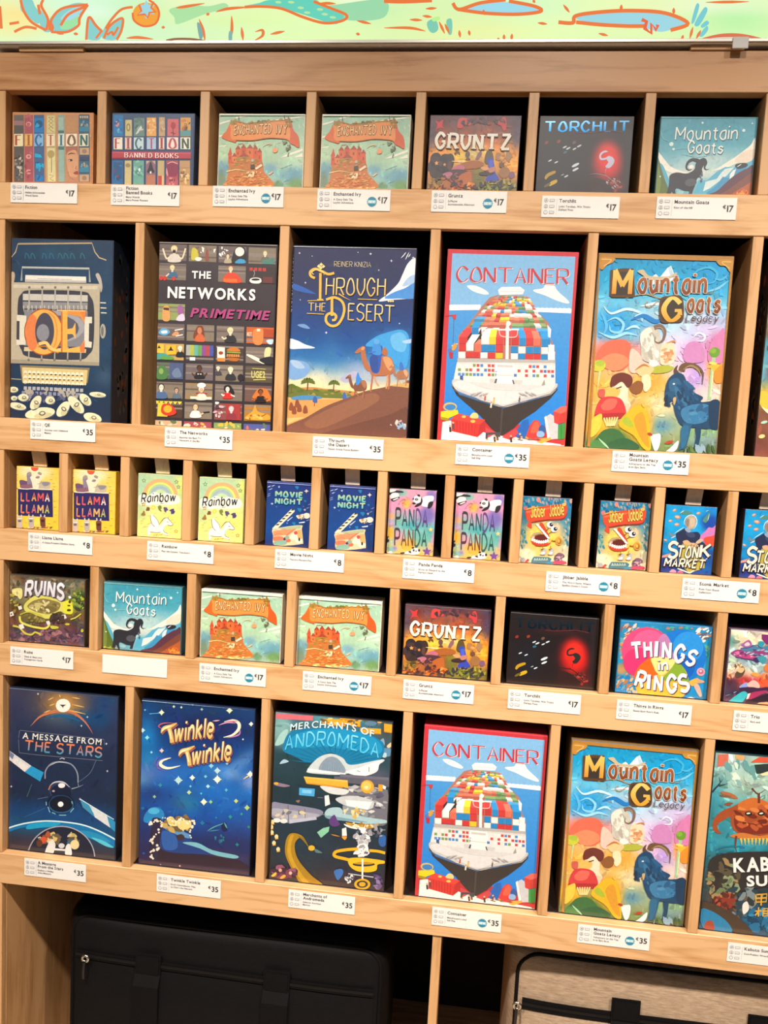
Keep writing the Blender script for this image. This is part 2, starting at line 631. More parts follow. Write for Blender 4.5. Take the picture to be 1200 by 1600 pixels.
    def t(s, text, col, base, h, font='1', arc=0.0, ol=None, olw=0.0, top=None, cols=None, slant=0.0, track=0.0, tgt='title_lettering',
          sh=None, shd=(3, 4), skew=None, jig=0.0):
        """Lettering along a base line 'x0 y0 x1 y1'. ol: outline colour, sh: drop colour, top: colour at the top of the letters."""
        B = nums(base)
        d = B[1] - B[0]
        G, W = layout(text, font, track)
        dn = d / np.linalg.norm(d)
        up = np.array([dn[1], -dn[0]]) if skew is None else np.array([skew, -1.0])
        rn = random.Random(len(text) * 7 + 3)
        items = []
        for v, f, i in G:
            vy = v[:, 1] * (1 + (rn.uniform(-jig, jig) if jig else 0)) + (rn.uniform(-jig, jig) * .5 if jig else 0)
            xx = (v[:, 0] + slant * v[:, 1]) / W
            off = -arc * 4 * xx * (1 - xx)
            P = B[0] + d * xx[:, None] + up * (vy * h)[:, None] + np.stack([np.zeros_like(off), off], 1)
            items.append((P, f, i, np.clip(v[:, 1], 0, 1), v[:, 2] * 1.5e-6 + (i % 2) * 2e-5))

        def lay(dx, dy, c, grad=False):
            s.z += 4.5e-5
            for P, f, i, vy, lf in items:
                cc = cols[i % len(cols)] if (cols and grad) else c
                cl = lin(cc)
                if grad and top:
                    cl = lin(cc) * (1 - vy[:, None]) + lin(top) * vy[:, None]
                x, z = s.loc(P + np.array([dx, dy]))
                s.raw(x, z, f, cl, tgt, False, lf)
        if sh:
            lay(shd[0], shd[1], sh)
        if ol:
            for k in range(8):
                lay(olw * math.cos(k * .785), olw * math.sin(k * .785), ol)
        lay(0, 0, col, True)
        s.z += 4.5e-5

    def build(s, key):
        out = {}
        for tgt, (V, Fc, C) in s.L.items():
            out[tgt] = np_mesh(key + '_' + tgt, np.concatenate(V), Fc, np.concatenate(C))
        return out

# ------------------------------------------------------------------ cover artwork
ROW = {1: CZ + .3630, 2: CZ - .0065, 3: CZ - .1880, 4: CZ - .3810, 5: CZ - .7500}     # top of each shelf
BIG_H, SMALL_H, TINY_H = 0.289, 0.1140, 0.1035
DID = (.19, .18, 0.0, .12)          # high-contrast display letters with serifs
SLAB = (.2, .75, 0.0, .15)
THIN = (.10,)
BRUSH = (.15, .55, .5)
FAT = (.26,)
KINDS = {}


def art_fiction():
    A = Art((10, 165, 8), -.699, .136, ROW[1], SMALL_H)
    A.field([(0, 'e0a070'), (.1, 'd09468'), (1, 'c08a64')], [(1060, 600, 40, 700, 'd68848', .8)], .06, 40, 3)
    xs = [(95, 218, '5d5a58'), (228, 335, 'b05a66'), (345, 472, '4a6a98'), (498, 620, 'c8b880'), (645, 728, '8fb0a8'), (738, 895, 'c4906c'), (905, 1040, '4a6278')]
    for x0, x1, c in xs:
        A.p(c, [(x0, 120), (x1, 118), (x1 + 6, 955), (x0 + 4, 955)])
    A.p('6f6a66', '98 120 214 120 214 185 98 185'); A.p('a07a80', '98 190 214 190 214 250 98 250')
    A.daubs(34, 160, 760, 50, 190, ['8d8880', 'b5ada2', '3f3a3a', 'd8d0c4', '6a635e'], 8, 22, 1)
    for y in (235, 640, 830):
        A.e('e8a0a0', 280, y, 34, 30); A.e('b05a66', 282, y, 16, 12)
    A.daubs(8, 280, 200, 45, 80, ['a04a58', 'c06a74'], 10, 20, 2); A.daubs(8, 280, 740, 45, 180, ['a04a58', 'c06a74'], 10, 22, 3)
    A.p('2a86d0', '352 160 465 160 465 340 352 340'); A.e('1f5c88', 408, 235, 48, 50); A.p('20b0e8', '360 270 385 215 420 250 400 275')
    A.p('22b4e4', '360 600 430 615 450 655 360 650'); A.p('20b8ea', '372 720 470 730 470 790 440 760 405 790 372 790'); A.p('2c80cc', '370 880 470 880 470 950 370 950')
    A.daubs(10, 415, 800, 45, 140, ['2a86c8', '1d5f9c', '30a8dc'], 8, 18, 5)
    A.p('e0d49a', '512 130 602 130 612 345 508 345'); A.st('8a7040', 7, '530 150 590 150 530 200 590 245 530 290 592 335', 0, 0)
    A.st('8a7040', 7, '590 150 530 150 590 200 530 245 590 290', 0, 0)
    A.p('e6dca4', '512 535 610 535 618 955 524 955'); A.e('b8a468', 560, 610, 44, 50); A.st('86763c', 8, '566 660 566 840', 0, 0); A.st('86763c', 7, '540 870 595 880 545 920 595 945', 0, 0)
    A.p('a8c4b8', '652 150 718 150 720 310 654 310'); A.p('9cbcb0', '660 555 722 555 730 955 664 955'); A.p('4c7878', '650 318 722 318 722 345 650 345'); A.p('4c8080', '650 520 722 520 722 550 650 550')
    A.p('c69468', '750 140 890 140 890 345 750 345')
    A.p('b0705c', '745 520 895 520 895 620 745 620'); A.b('dca47c', '760 600 860 560 898 640 898 800 880 900 800 900 762 760'); A.p('c89070', '745 890 895 900 898 955 745 955')
    A.st('5a3428', 14, '770 620 810 600 868 606', 2); A.e('5a3a30', 802, 686, 30, 15); A.e('e8d0c0', 790, 688, 12, 8); A.e('2a2020', 806, 686, 9, 10)
    A.st('b06048', 9, '880 760 868 790 890 796'); A.b('a84a40', '840 845 880 820 900 830 900 862 862 864'); A.st('9a6450', 5, '770 830 800 900 870 940')
    A.p('5a6a78', '912 112 1036 112 1036 180 912 180'); [A.e('c8b8a0', 930 + k * 28, 146, 12, 14) for k in range(4)]
    for y in (190, 700):
        A.p('2c6a90', [(915, y), (1036, y), (1040, y + 140), (915, y + 140)]); A.daubs(9, 975, y + 50, 50, 40, ['c8b488', 'e0c890', '6aa0b0', 'b07a50'], 8, 20, y); A.p('3a88a8', [(918, y + 85), (1036, y + 70), (1038, y + 138), (918, y + 138)])
    for y in (530, 865):
        A.p('c8a888', [(918, y), (1036, y), (1038, y + 88), (918, y + 88)]); A.e('a08068', 978, y + 45, 30, 28)
    A.p('3a4a70', '918 640 1036 640 1036 690 918 690')
    tiles = [(100, 212, 'f6ecc0', 'F', 'b04838'), (236, 328, 'f0c070', 'I', 'b06a30'), (350, 466, '8cc0e8', 'C', '2a6cb0'), (504, 612, 'fae8c8', 'T', 'b0583c'),
             (650, 728, 'e8ecdc', 'I', '3a7888'), (750, 888, 'fcecd8', 'O', '80643c'), (915, 1032, 'e8e8cc', 'N', '2f6a70')]
    for i, (x0, x1, bgc, ch, fc) in enumerate(tiles):
        A.p(bgc, [(x0, 360), (x1, 356), (x1, 512), (x0, 514)], 'title_lettering')
        c, w = (x0 + x1) / 2, (x1 - x0) * (.40 if ch != 'I' else .001)
        if ch == 'I':
            A.st(fc, 26, [(c, 372), (c, 500)], 0, 0, 'title_lettering'); A.st(fc, 7, [(c - 24, 372), (c + 24, 372)], 0, 0, 'title_lettering'); A.st(fc, 7, [(c - 24, 500), (c + 24, 500)], 0, 0, 'title_lettering')
        else:
            A.t(ch, fc, [(c - w, 500), (c + w, 500)], 126, (.24, .3, 0, .14))
    A.daubs(7, 1055, 500, 10, 300, ['fff4e0'], 2, 5, 8)
    KINDS['fiction'] = (A, 'd89a64')


def art_banned():
    A = Art((165, 170, 8), -.536, .136, ROW[1], SMALL_H)
    A.field([(0, '3c5a80'), (.2, '2c4a78'), (1, '23406e')], [], .05, 40, 4)
    bk = [(85, 210, 80, '1c7cc0'), (232, 318, 140, 'd4c890'), (340, 475, 118, '6a9088'), (500, 622, 112, 'f0b060'), (652, 730, 108, 'c8a880'), (758, 902, 130, 'd86a70'), (922, 1052, 112, 'e0a850')]
    for i, (x0, x1, y0, c) in enumerate(bk):
        A.p(c, [(x0 + 3, y0), (x1 - 3, y0), (x1, 345), (x0, 345)])
    A.e('e89080', 132, 190, 26, 38); A.e('6ab8e0', 150, 275, 18, 30); A.daubs(6, 150, 200, 50, 100, ['1466a8', '2c94d4'], 10, 22, 1)
    A.e('9a8850', 272, 235, 26, 50); A.e('d4c890', 272, 235, 13, 30); A.daubs(16, 405, 220, 55, 90, ['8aa8a0', '4c6c68', 'c8d4d0', '5a807c'], 9, 24, 2); A.p('e0e0e0', '360 320 430 210 445 240 380 320')
    A.daubs(12, 560, 220, 48, 90, ['f8c880', 'd8904c', 'fcd8a0', 'e09c48'], 9, 26, 3); A.daubs(8, 690, 220, 30, 100, ['b89070', 'd8bc98'], 10, 24, 4)
    A.e('b03848', 832, 212, 32, 44); A.st('40202c', 9, '800 300 860 312 832 330 832 285', 0, 0); A.st('40202c', 7, '832 250 832 340', 0, 0)
    A.daubs(16, 985, 200, 55, 80, ['f0c468', 'b87040', '6a5040', 'e08850'], 9, 26, 5); A.p('58a0a8', '925 280 1050 270 1052 340 925 340')
    bt = [(70, 208, '1f6ca8'), (228, 312, 'd0c088'), (335, 468, '6cacA0'), (490, 615, '8c6878'), (640, 722, 'c8b080'), (745, 895, 'b04858'), (912, 1045, 'c09868')]
    for x0, x1, c in bt:
        A.p(c, [(x0, 650), (x1, 650), (x1 - 2, 960), (x0 - 2, 960)])
    A.p('185a90', '85 670 195 670 195 880 85 880'); A.daubs(10, 140, 780, 50, 100, ['14507e', '2a7cb4', '803a60'], 9, 22, 6); A.e('9a8a5a', 268, 710, 32, 26)
    A.daubs(18, 400, 780, 55, 120, ['88c4b4', '4c8c80', 'b8dcd0', '5a9c90'], 9, 22, 7); A.e('f0fff8', 412, 765, 12, 22)
    A.b('2a2c3c', '552 660 580 740 596 800 510 800 526 740'); A.e('f4f4f0', 552, 798, 11, 16); A.p('b87860', '500 830 610 830 612 955 498 955'); A.p('c0b0a0', '495 655 540 655 500 700'); A.p('c0b0a0', '612 655 570 655 610 700')
    A.p('c03c40', '645 840 690 840 690 955 645 955'); A.p('e8c088', '695 840 715 840 715 955 695 955')
    A.b('8c2c50', '750 690 820 665 890 690 880 830 820 850 765 830'); A.b('e8a0a0', '752 740 770 830 760 840 745 800'); A.st('e8a8a8', 12, '760 690 820 668 888 690'); A.b('b85868', '760 880 820 860 890 890 880 955 760 955'); A.daubs(8, 820, 910, 60, 40, ['e89088', '7c2c48'], 8, 18, 8)
    A.daubs(30, 978, 850, 58, 90, ['e8c880', '8a6040', 'f0d8a0', 'a87848'], 7, 20, 9); A.p('c09870', '915 660 1040 660 1040 740 915 740')
    A.p('b83c50', '68 536 1055 545 1055 632 68 628'); A.p('d05c6c', '68 545 1055 556 1055 566 68 556'); A.p('982c44', '68 612 1055 620 1055 632 68 628')
    tiles = [(90, 200, 'f4f0e0', 'F', 'b84050'), (232, 312, 'f0d0c0', 'I', 'a84860'), (342, 465, 'c8e4ec', 'C', '4c7080'), (505, 620, 'b4ccf0', 'T', 'b04858'),
             (655, 725, 'f0e0d0', 'I', 'a83848'), (756, 898, 'fce8e4', 'O', 'c05058'), (925, 1048, 'f4f4e0', 'N', '405848')]
    for x0, x1, bgc, ch, fc in tiles:
        A.p(bgc, [(x0, 362), (x1, 362), (x1, 512), (x0, 510)], 'title_lettering')
        c, w = (x0 + x1) / 2, (x1 - x0) * .37
        if ch == 'I':
            A.st(fc, 26, [(c, 370), (c, 502)], 0, 0, 'title_lettering'); A.st(fc, 8, [(c - 24, 372), (c + 24, 372)], 0, 0, 'title_lettering'); A.st(fc, 8, [(c - 24, 500), (c + 24, 500)], 0, 0, 'title_lettering')
        else:
            A.t(ch, fc, [(c - w, 502), (c + w, 502)], 126, (.24, .3, 0, .14))
    A.t('BANNED BOOKS', 'f8ece8', '226 612 905 622', 58, (.2, .25, 0, .09), track=.05)
    KINDS['banned'] = (A, '2c4870')


def art_ivy():
    A = Art((455, 920, 8), -.204, .136, ROW[4], SMALL_H)
    A.field([(0, 'a8d0b8'), (.55, 'b4d8b4'), (.8, 'a0ccc0'), (1, '90b8a8')], [(130, 720, 110, 90, '5a90b0', .7, 2), (700, 760, 90, 60, '6aa0c0', .7, 2), (1000, 860, 160, 90, '5c98b4', .8, 2), (860, 840, 110, 50, '7cb4c4', .7, 2),
                                                                                      (110, 850, 70, 110, '6a7c60', .8, 2), (1020, 960, 110, 70, '6c9858', .9, 2), (800, 960, 60, 60, '5c8c60', .8, 2), (300, 500, 260, 120, 'c4dcb0', .6)], .04, 70, 2, brush=160, bs=.03, amp=.08)
    for q in ('95 200 230 175 225 195 95 222', '90 345 150 335 150 352 90 362', '90 465 180 455 178 468 90 475', '820 648 890 620 1100 560 1100 590 900 640', '985 655 1100 612 1100 655', '290 150 420 130 430 150 300 165', '700 215 1130 190 1130 205 780 228'):
        A.p('f8f4e4', q)
    A.p('88b4b4', '880 750 985 725 890 762'); A.st('7a9c98', 5, '840 770 970 735'); A.st('6a9098', 5, '860 920 940 905')
    # castle hill
    A.b('cc7838', '100 950 160 890 190 800 210 720 330 690 480 690 600 720 640 800 700 870 745 960 420 975')
    A.b('c87838', '215 720 225 620 270 600 300 560 330 520 420 505 505 515 530 560 590 590 612 680 610 760 400 770')
    for x, y, w, h, c in ((200, 560, 44, 110, 'd85830'), (290, 510, 60, 120, 'dc6434'), (360, 500, 54, 110, 'd0502c'), (430, 510, 70, 120, 'e07038'), (505, 520, 50, 110, 'd85c30'), (555, 560, 50, 150, 'dc5c30'), (250, 590, 50, 100, 'e88048'), (330, 600, 120, 60, 'b08038')):
        A.p(c, [(x, y), (x + w, y + 3), (x + w + 4, y + h), (x - 3, y + h)]); A.p('a84430', [(x - 6, y + 4), (x + w * .5, y - 42), (x + w + 6, y + 7)]); A.p('8c4028', [(x + w * .35, y + h * .3), (x + w * .6, y + h * .3), (x + w * .6, y + h * .55), (x + w * .35, y + h * .55)])
    A.p('d4502c', '195 570 228 485 248 570'); A.st('a84030', 7, '320 460 380 455', 0, 0); A.st('b04030', 5, '510 495 530 460')
    A.daubs(70, 410, 690, 180, 90, ['a89040', '887c38', 'e08848', 'c86030', '9c8c3c', 'e09848', 'b86830'], 6, 16, 3, 0, 2.6)
    A.daubs(120, 420, 880, 270, 80, ['dc8440', 'd07434', 'e8a058', 'b46428', 'a88838', 'f0b870', 'c86c30'], 6, 17, 4, 0, 3)
    A.st('f8d890', 14, '180 760 300 745 420 770 560 780', 1); A.daubs(14, 500, 805, 100, 28, ['fbe4b8', 'f4d0a0'], 7, 16, 5); A.p('4a4038', '470 700 520 700 520 750 470 750'); A.e('c8b0a0', 495, 655, 18, 18)
    A.p('f8e0c0', '525 745 600 700 615 725 540 765'); A.p('f4c898', '680 825 735 795 745 805 700 835')
    A.daubs(16, 480, 960, 230, 14, ['f8c070', 'ffd890'], 10, 22, 6, 0, 3)
    A.e('f8a070', 768, 560, 32, 28); A.st('e8c8a0', 6, '620 510 680 480 730 490 690 500')
    A.st('f4dcb8', 8, '640 490 720 480', 2); A.st('f0d8b0', 6, '790 478 840 470', 2)
    # banner
    A.b('e06a28', '125 370 180 300 240 200 300 190 340 240 300 420 260 430')
    A.b('d85c24', '900 250 960 240 990 340 1050 420 1060 545 1000 520 930 460')
    A.b('f09448', '240 210 420 235 600 235 760 225 900 240 950 300 945 460 880 440 700 415 500 425 330 410 240 390 235 300')
    A.st('a87830', 16, '235 200 330 205 440 240 600 240 760 230 900 235 960 270'); A.daubs(30, 600, 225, 350, 14, ['9c7c30', 'b8842c', '78702c'], 7, 17, 9, 0, 2); A.daubs(20, 270, 210, 40, 30, ['8c7830', 'a88434'], 8, 18, 10); A.daubs(18, 940, 270, 34, 60, ['a88030', '8c702c'], 8, 18, 11)
    A.st('c06828', 10, '300 412 500 428 700 416 890 440 940 465'); A.st('503c28', 6, '333 140 333 190', 0, 0); A.st('503c28', 6, '885 170 885 215', 0, 0)
    A.daubs(14, 930, 560, 25, 70, ['5c6848', '785840', '6c7450'], 6, 15, 12, 80, 2.4); A.daubs(10, 880, 480, 40, 16, ['6c7c58', '80885c'], 6, 14, 13)
    A.t('ENCHANTED', 'ffd494', '272 348 728 360', 96, (.15,), ol='7c4418', olw=4.5, skew=.06)
    A.t('IVY', 'ffd494', '786 372 915 384', 96, (.15,), ol='7c4418', olw=4.5, skew=.06)
    A.p('fbf8ea', '92 104 1138 178 1138 190 92 118')  # light caught by the rounded top edge, painted as a pale strip
    KINDS['ivy'] = (A, 'e8e8d8')


def art_gruntz():
    A = Art((620, 930, 7.5), -.0315, .136, ROW[4], SMALL_H)
    A.field([(0, '5a3c44'), (.12, '744040'), (.3, 'b86030'), (.45, 'f09a38'), (.6, 'f0a030'), (.8, 'b47430'), (1, '6c5a28')],
            [(110, 250, 90, 200, '5c4858', .9, 2), (1060, 300, 80, 220, '4a3c58', .9, 2), (430, 560, 150, 70, 'ffd040', .9), (620, 540, 110, 80, 'fff0b0', .7), (1000, 700, 100, 120, 'f8b038', .8), (780, 210, 200, 50, '4c3440', .7), (640, 250, 200, 40, 'b0603c', .5),
             (820, 930, 280, 80, '6c7028', .9, 2), (300, 900, 240, 80, 'b0582c', .8, 2), (500, 780, 110, 120, 'b8582c', .8, 2), (640, 780, 90, 140, '6c6c28', .8, 2)], .09, 70, 5, 12, 12, brush=320, bs=.03)
    A.b('d8383c', '155 170 200 190 245 170 235 230 260 270 205 245 155 285 180 225'); A.b('d84440', '400 260 420 170 490 165 545 200 540 250 480 240 450 270'); A.b('d03c44', '840 250 910 185 940 230 935 320 905 330 880 280')
    A.daubs(26, 700, 215, 260, 40, ['4a3040', '5c3840', '8c4838', '3c2c38'], 9, 24, 7)
    A.e('28242c', 165, 570, 62, 62); A.e('302428', 270, 590, 70, 62); A.b('3a2a28', '90 640 130 540 200 560 330 530 370 600 330 700 250 760 120 760')
    A.daubs(22, 210, 650, 130, 80, ['28242c', '443034', '5a3c38', '1f1c26'], 14, 34, 8); A.star('f8a850', 172, 618, 26, 5, .45); A.star('f09848', 262, 640, 20, 5, .45)
    A.daubs(9, 400, 530, 30, 25, ['6c4428'], 8, 16, 9); A.e('6a4a4c', 515, 550, 26, 34); A.b('8c6068', '600 610 630 545 660 525 670 560 630 612'); A.b('6c4038', '490 605 520 580 545 610')
    A.st('f8d8a0', 16, '340 610 430 620 480 630', 2); A.b('a8602c', '430 650 540 620 640 630 690 660 640 700 470 700')
    A.b('c06a80', '340 690 420 650 480 680 470 710 380 712'); A.b('503038', '250 760 340 700 480 710 520 740 440 790 300 800'); A.b('b87088', '240 740 310 720 350 745 290 780'); A.daubs(16, 330, 790, 110, 50, ['603840', '8c4c58', '4c3034', 'b06848'], 10, 24, 10)
    A.b('b8622c', '420 780 480 740 550 740 550 870 450 870')
    A.b('5a4c2c', '700 640 720 540 760 520 790 560 800 640 760 680'); A.b('3448b8', '730 620 770 600 800 640 820 760 860 840 740 850 710 840 750 740'); A.b('4a60d0', '750 640 790 630 790 700 760 720')
    A.b('e0a070', '655 700 720 690 750 720 700 735'); A.b('38282c', '640 755 700 740 780 750 810 770 760 790 660 780'); A.b('c08070', '740 720 810 700 820 740 760 760')
    A.b('a87848', '830 560 880 570 860 640 820 620'); A.daubs(18, 940, 640, 60, 70, ['a86c38', 'c88844', '7c5030', 'e8a860'], 11, 28, 11); A.e('9c6c40', 920, 770, 60, 60); A.e('6c4a30', 890, 690, 30, 26); A.e('7c5878', 1000, 800, 34, 38); A.e('a88058', 965, 600, 34, 48)
    A.daubs(60, 330, 900, 270, 65, ['d8742c', '783428', '4a2c30', 'e89848', 'b04c24', '3c2830'], 10, 27, 12); A.daubs(50, 820, 920, 260, 70, ['484828', '8c8c34', '6c7c2c', '302c38', 'a89c44', '38343c'], 10, 27, 13)
    A.daubs(20, 150, 820, 80, 60, ['b08030', '504828', '6c6430'], 10, 22, 14)
    A.t('GRUNTZ', 'f4ead0', '150 452 985 528', 146, (.25, .78, 0, .21), top='fff8ec', ol='6a3a24', olw=4, track=-.02, sh='4a2820', shd=(4, 12), arc=-8)
    KINDS['gruntz'] = (A, '463038')


def art_torch():
    A = Art((785, 945, 7.5), .134, .136, ROW[4], SMALL_H)
    A.field([(0, '1d1618'), (.3, '180f14'), (1, '1e1316')], [(840, 600, 170, 200, 'c81418', .95, 2), (840, 560, 110, 130, 'f03020', .95, 1.6), (860, 720, 120, 120, 'e02018', .7), (900, 880, 160, 80, '7a1c1c', .7), (700, 310, 260, 40, '3a1418', .8), (300, 640, 160, 200, '0c1c30', .5), (1060, 600, 30, 360, '221c20', .8)], .05, 60, 3)
    for x, y, c in ((170, 375, '8c2a1c'), (305, 372, '8c3420'), (475, 395, '6a4a3c')):
        A.e(c, x, y, 22, 16, -30)
    for x, y, r in ((372, 436, 24), (410, 452, 26), (530, 436, 26), (478, 462, 22), (210, 566, 22), (278, 588, 22), (490, 632, 44), (490, 678, 36), (348, 724, 18), (388, 742, 24)):
        A.e('d0dce4' if r > 20 else '98a8b4', x, y, r, r * .32, -22)
    A.e('2c6a80', 376, 490, 22, 12, -20); A.b('b89018', '150 740 180 700 260 676 268 700 200 730 165 760'); A.b('c8a41c', '200 830 215 790 280 770 285 800 230 826'); A.e('6a5a18', 180, 820, 40, 14, -25)
    A.daubs(26, 900, 870, 110, 70, ['8c2824', '5c1c1c', 'a83c34', '3c1418'], 8, 22, 4); A.st('3a1c1c', 12, '640 744 720 745 800 752 780 735', 2); A.b('2c1416', '640 830 720 780 860 850 900 960 700 960')
    F_ = 'foil_creature'
    A.st('b8b0b8', 20, '830 512 790 520 762 548 770 588 820 588 860 572 880 600 872 650', 0, 1, F_); A.b('b8b0b8', '830 590 880 570 915 605 905 650 860 690 818 670 850 630', F_); A.st('a8a0a8', 8, '840 680 822 705 820 740', 1, 1, F_); A.p('b0a8b0', '800 508 850 512 840 522 800 520', F_)
    A.st('a09090', 7, '630 742 700 738 760 748 830 770 900 830 950 880 1010 920', 2, 1, F_); A.daubs(14, 900, 850, 80, 50, ['a89890', 'c0b4b0'], 5, 13, 6, 35, 3, F_)
    A.t('TORCHLIT', '3c88c0', '140 258 1085 318', 100, (.2, .7, .3), tgt='foil_lettering', top='78b0d8')  # blue tint: a bluish reflection put into the foil colour
    A.st('5a2428', 10, '500 296 640 306 860 300 1010 330')
    KINDS['torch'] = (A, '201a1c')


def art_mg():
    A = Art((150, 900, 8), -.5335, .136, ROW[4], SMALL_H)
    A.field([(0, '3d98b0'), (.3, '48a4ba'), (.55, '78bccb'), (.72, 'd4e0dc'), (.82, '9cc8d4'), (1, '5aa0b8')],
            [(600, 560, 330, 90, 'c8dcdc', .8), (300, 400, 160, 60, '60b0c4', .5), (500, 690, 140, 50, 'f0e8d8', .8), (620, 830, 150, 90, '5cb4d0', .8), (140, 140, 80, 60, '5ab0c0', .6)], .03, 70, 3, brush=120, bs=.03, amp=.06)
    A.b('f4f0e4', '85 430 110 455 160 520 230 600 330 650 420 680 330 690 260 670 190 640 120 560 85 480')
    A.b('f6efe0', '1062 360 1020 430 960 480 880 540 780 600 700 650 640 670 760 660 900 610 1000 600 1062 550'); A.b('eddcc8', '1062 480 950 500 870 590 1000 610 1062 560')
    A.b('5a7030', '82 510 120 560 170 680 215 800 230 940 82 930'); A.b('75883a', '85 560 110 600 140 760 120 900 85 900')
    A.b('5ab0cc', '120 560 160 600 220 740 230 840 190 760 150 660')
    A.p('58b0d0', '480 900 520 760 600 770 700 680 780 640 860 650 1062 590 1062 960 520 950'); A.p('d8e8e8', '590 780 700 760 740 700 780 660 870 650 800 730 720 790 640 850 570 880')
    A.p('3c94c4', '600 900 700 830 760 740 830 760 900 660 960 640 1000 660 900 760 780 850 640 930'); A.p('e8f0f0', '830 720 860 680 890 670 870 740 830 770')
    A.b('5c3444', '560 930 700 890 800 800 900 720 1000 670 1062 660 1062 980 700 970'); A.b('b05a30', '800 960 860 900 960 860 1030 800 1062 780 1062 985'); A.b('7a4436', '690 960 820 880 960 780 1062 720 1062 800 900 900 800 960')
    A.daubs(26, 960, 940, 90, 45, ['e0802c', 'c8642c', 'f09c3c', 'a84c28'], 8, 20, 4); A.daubs(30, 170, 910, 110, 30, ['98a83c', 'c8c04c', '5a7028', 'b4b848'], 8, 20, 5); A.p('6a3c34', '300 925 560 935 700 968 700 975 300 955')
    A.b('2a2c34', '885 620 960 612 1000 625 995 650 920 670 885 650'); A.st('f4f4f0', 8, '895 650 940 622', 2)
    g = '2c2e38'
    A.b(g, '225 690 290 665 380 682 430 672 470 640 478 590 500 560 545 555 570 590 556 620 545 650 555 690 545 725 505 740 490 800 470 860 455 910 425 905 430 870 380 860 310 830 290 850 300 910 280 915 255 860 240 900 205 895 215 830 222 760')
    A.st(g, 44, '520 575 480 550 430 545 395 575 388 625 420 650 455 628', 1); A.st(g, 40, '530 560 560 550 582 585 570 630 585 655 615 652', 1); A.st('3c4048', 12, '400 600 410 570 450 556', 2)
    A.e('f4f0e8', 436, 618, 26, 22); A.daubs(8, 545, 730, 12, 40, ['3a4c5c', '5c7484'], 7, 14, 6, 80); A.e('50545c', 440, 780, 60, 40)
    A.p('8cc4cc', '310 850 380 870 360 900 305 890')
    for x, y, r in ((220, 368, 22), (245, 422, 14), (940, 275, 16), (520, 168, 12), (90, 378, 12), (1022, 208, 8), (128, 696, 8)):
        A.e('d8f0f0', x, y, r)
    A.st('88c8d0', 7, '100 200 130 300 200 340', 2); A.st('80c4d0', 7, '330 480 500 520 640 500', 2); A.st('8ccad4', 7, '230 430 330 420 400 430', 2)
    A.t('Mountain', 'f6f6ee', '250 325 880 360', 130, (.125, .7, .3), jig=.06, sh='2c7488', shd=(8, 8), skew=.05)
    A.t('Goats', 'f6f6ee', '385 462 745 498', 112, (.15, .7, .3), jig=.06, sh='2c7488', shd=(8, 8), skew=.05)
    A.p('88c4cc', '92 70 1085 138 1085 156 92 88')  # painted highlight along the top edge of the box
    KINDS['mg'] = (A, '3c6c78')


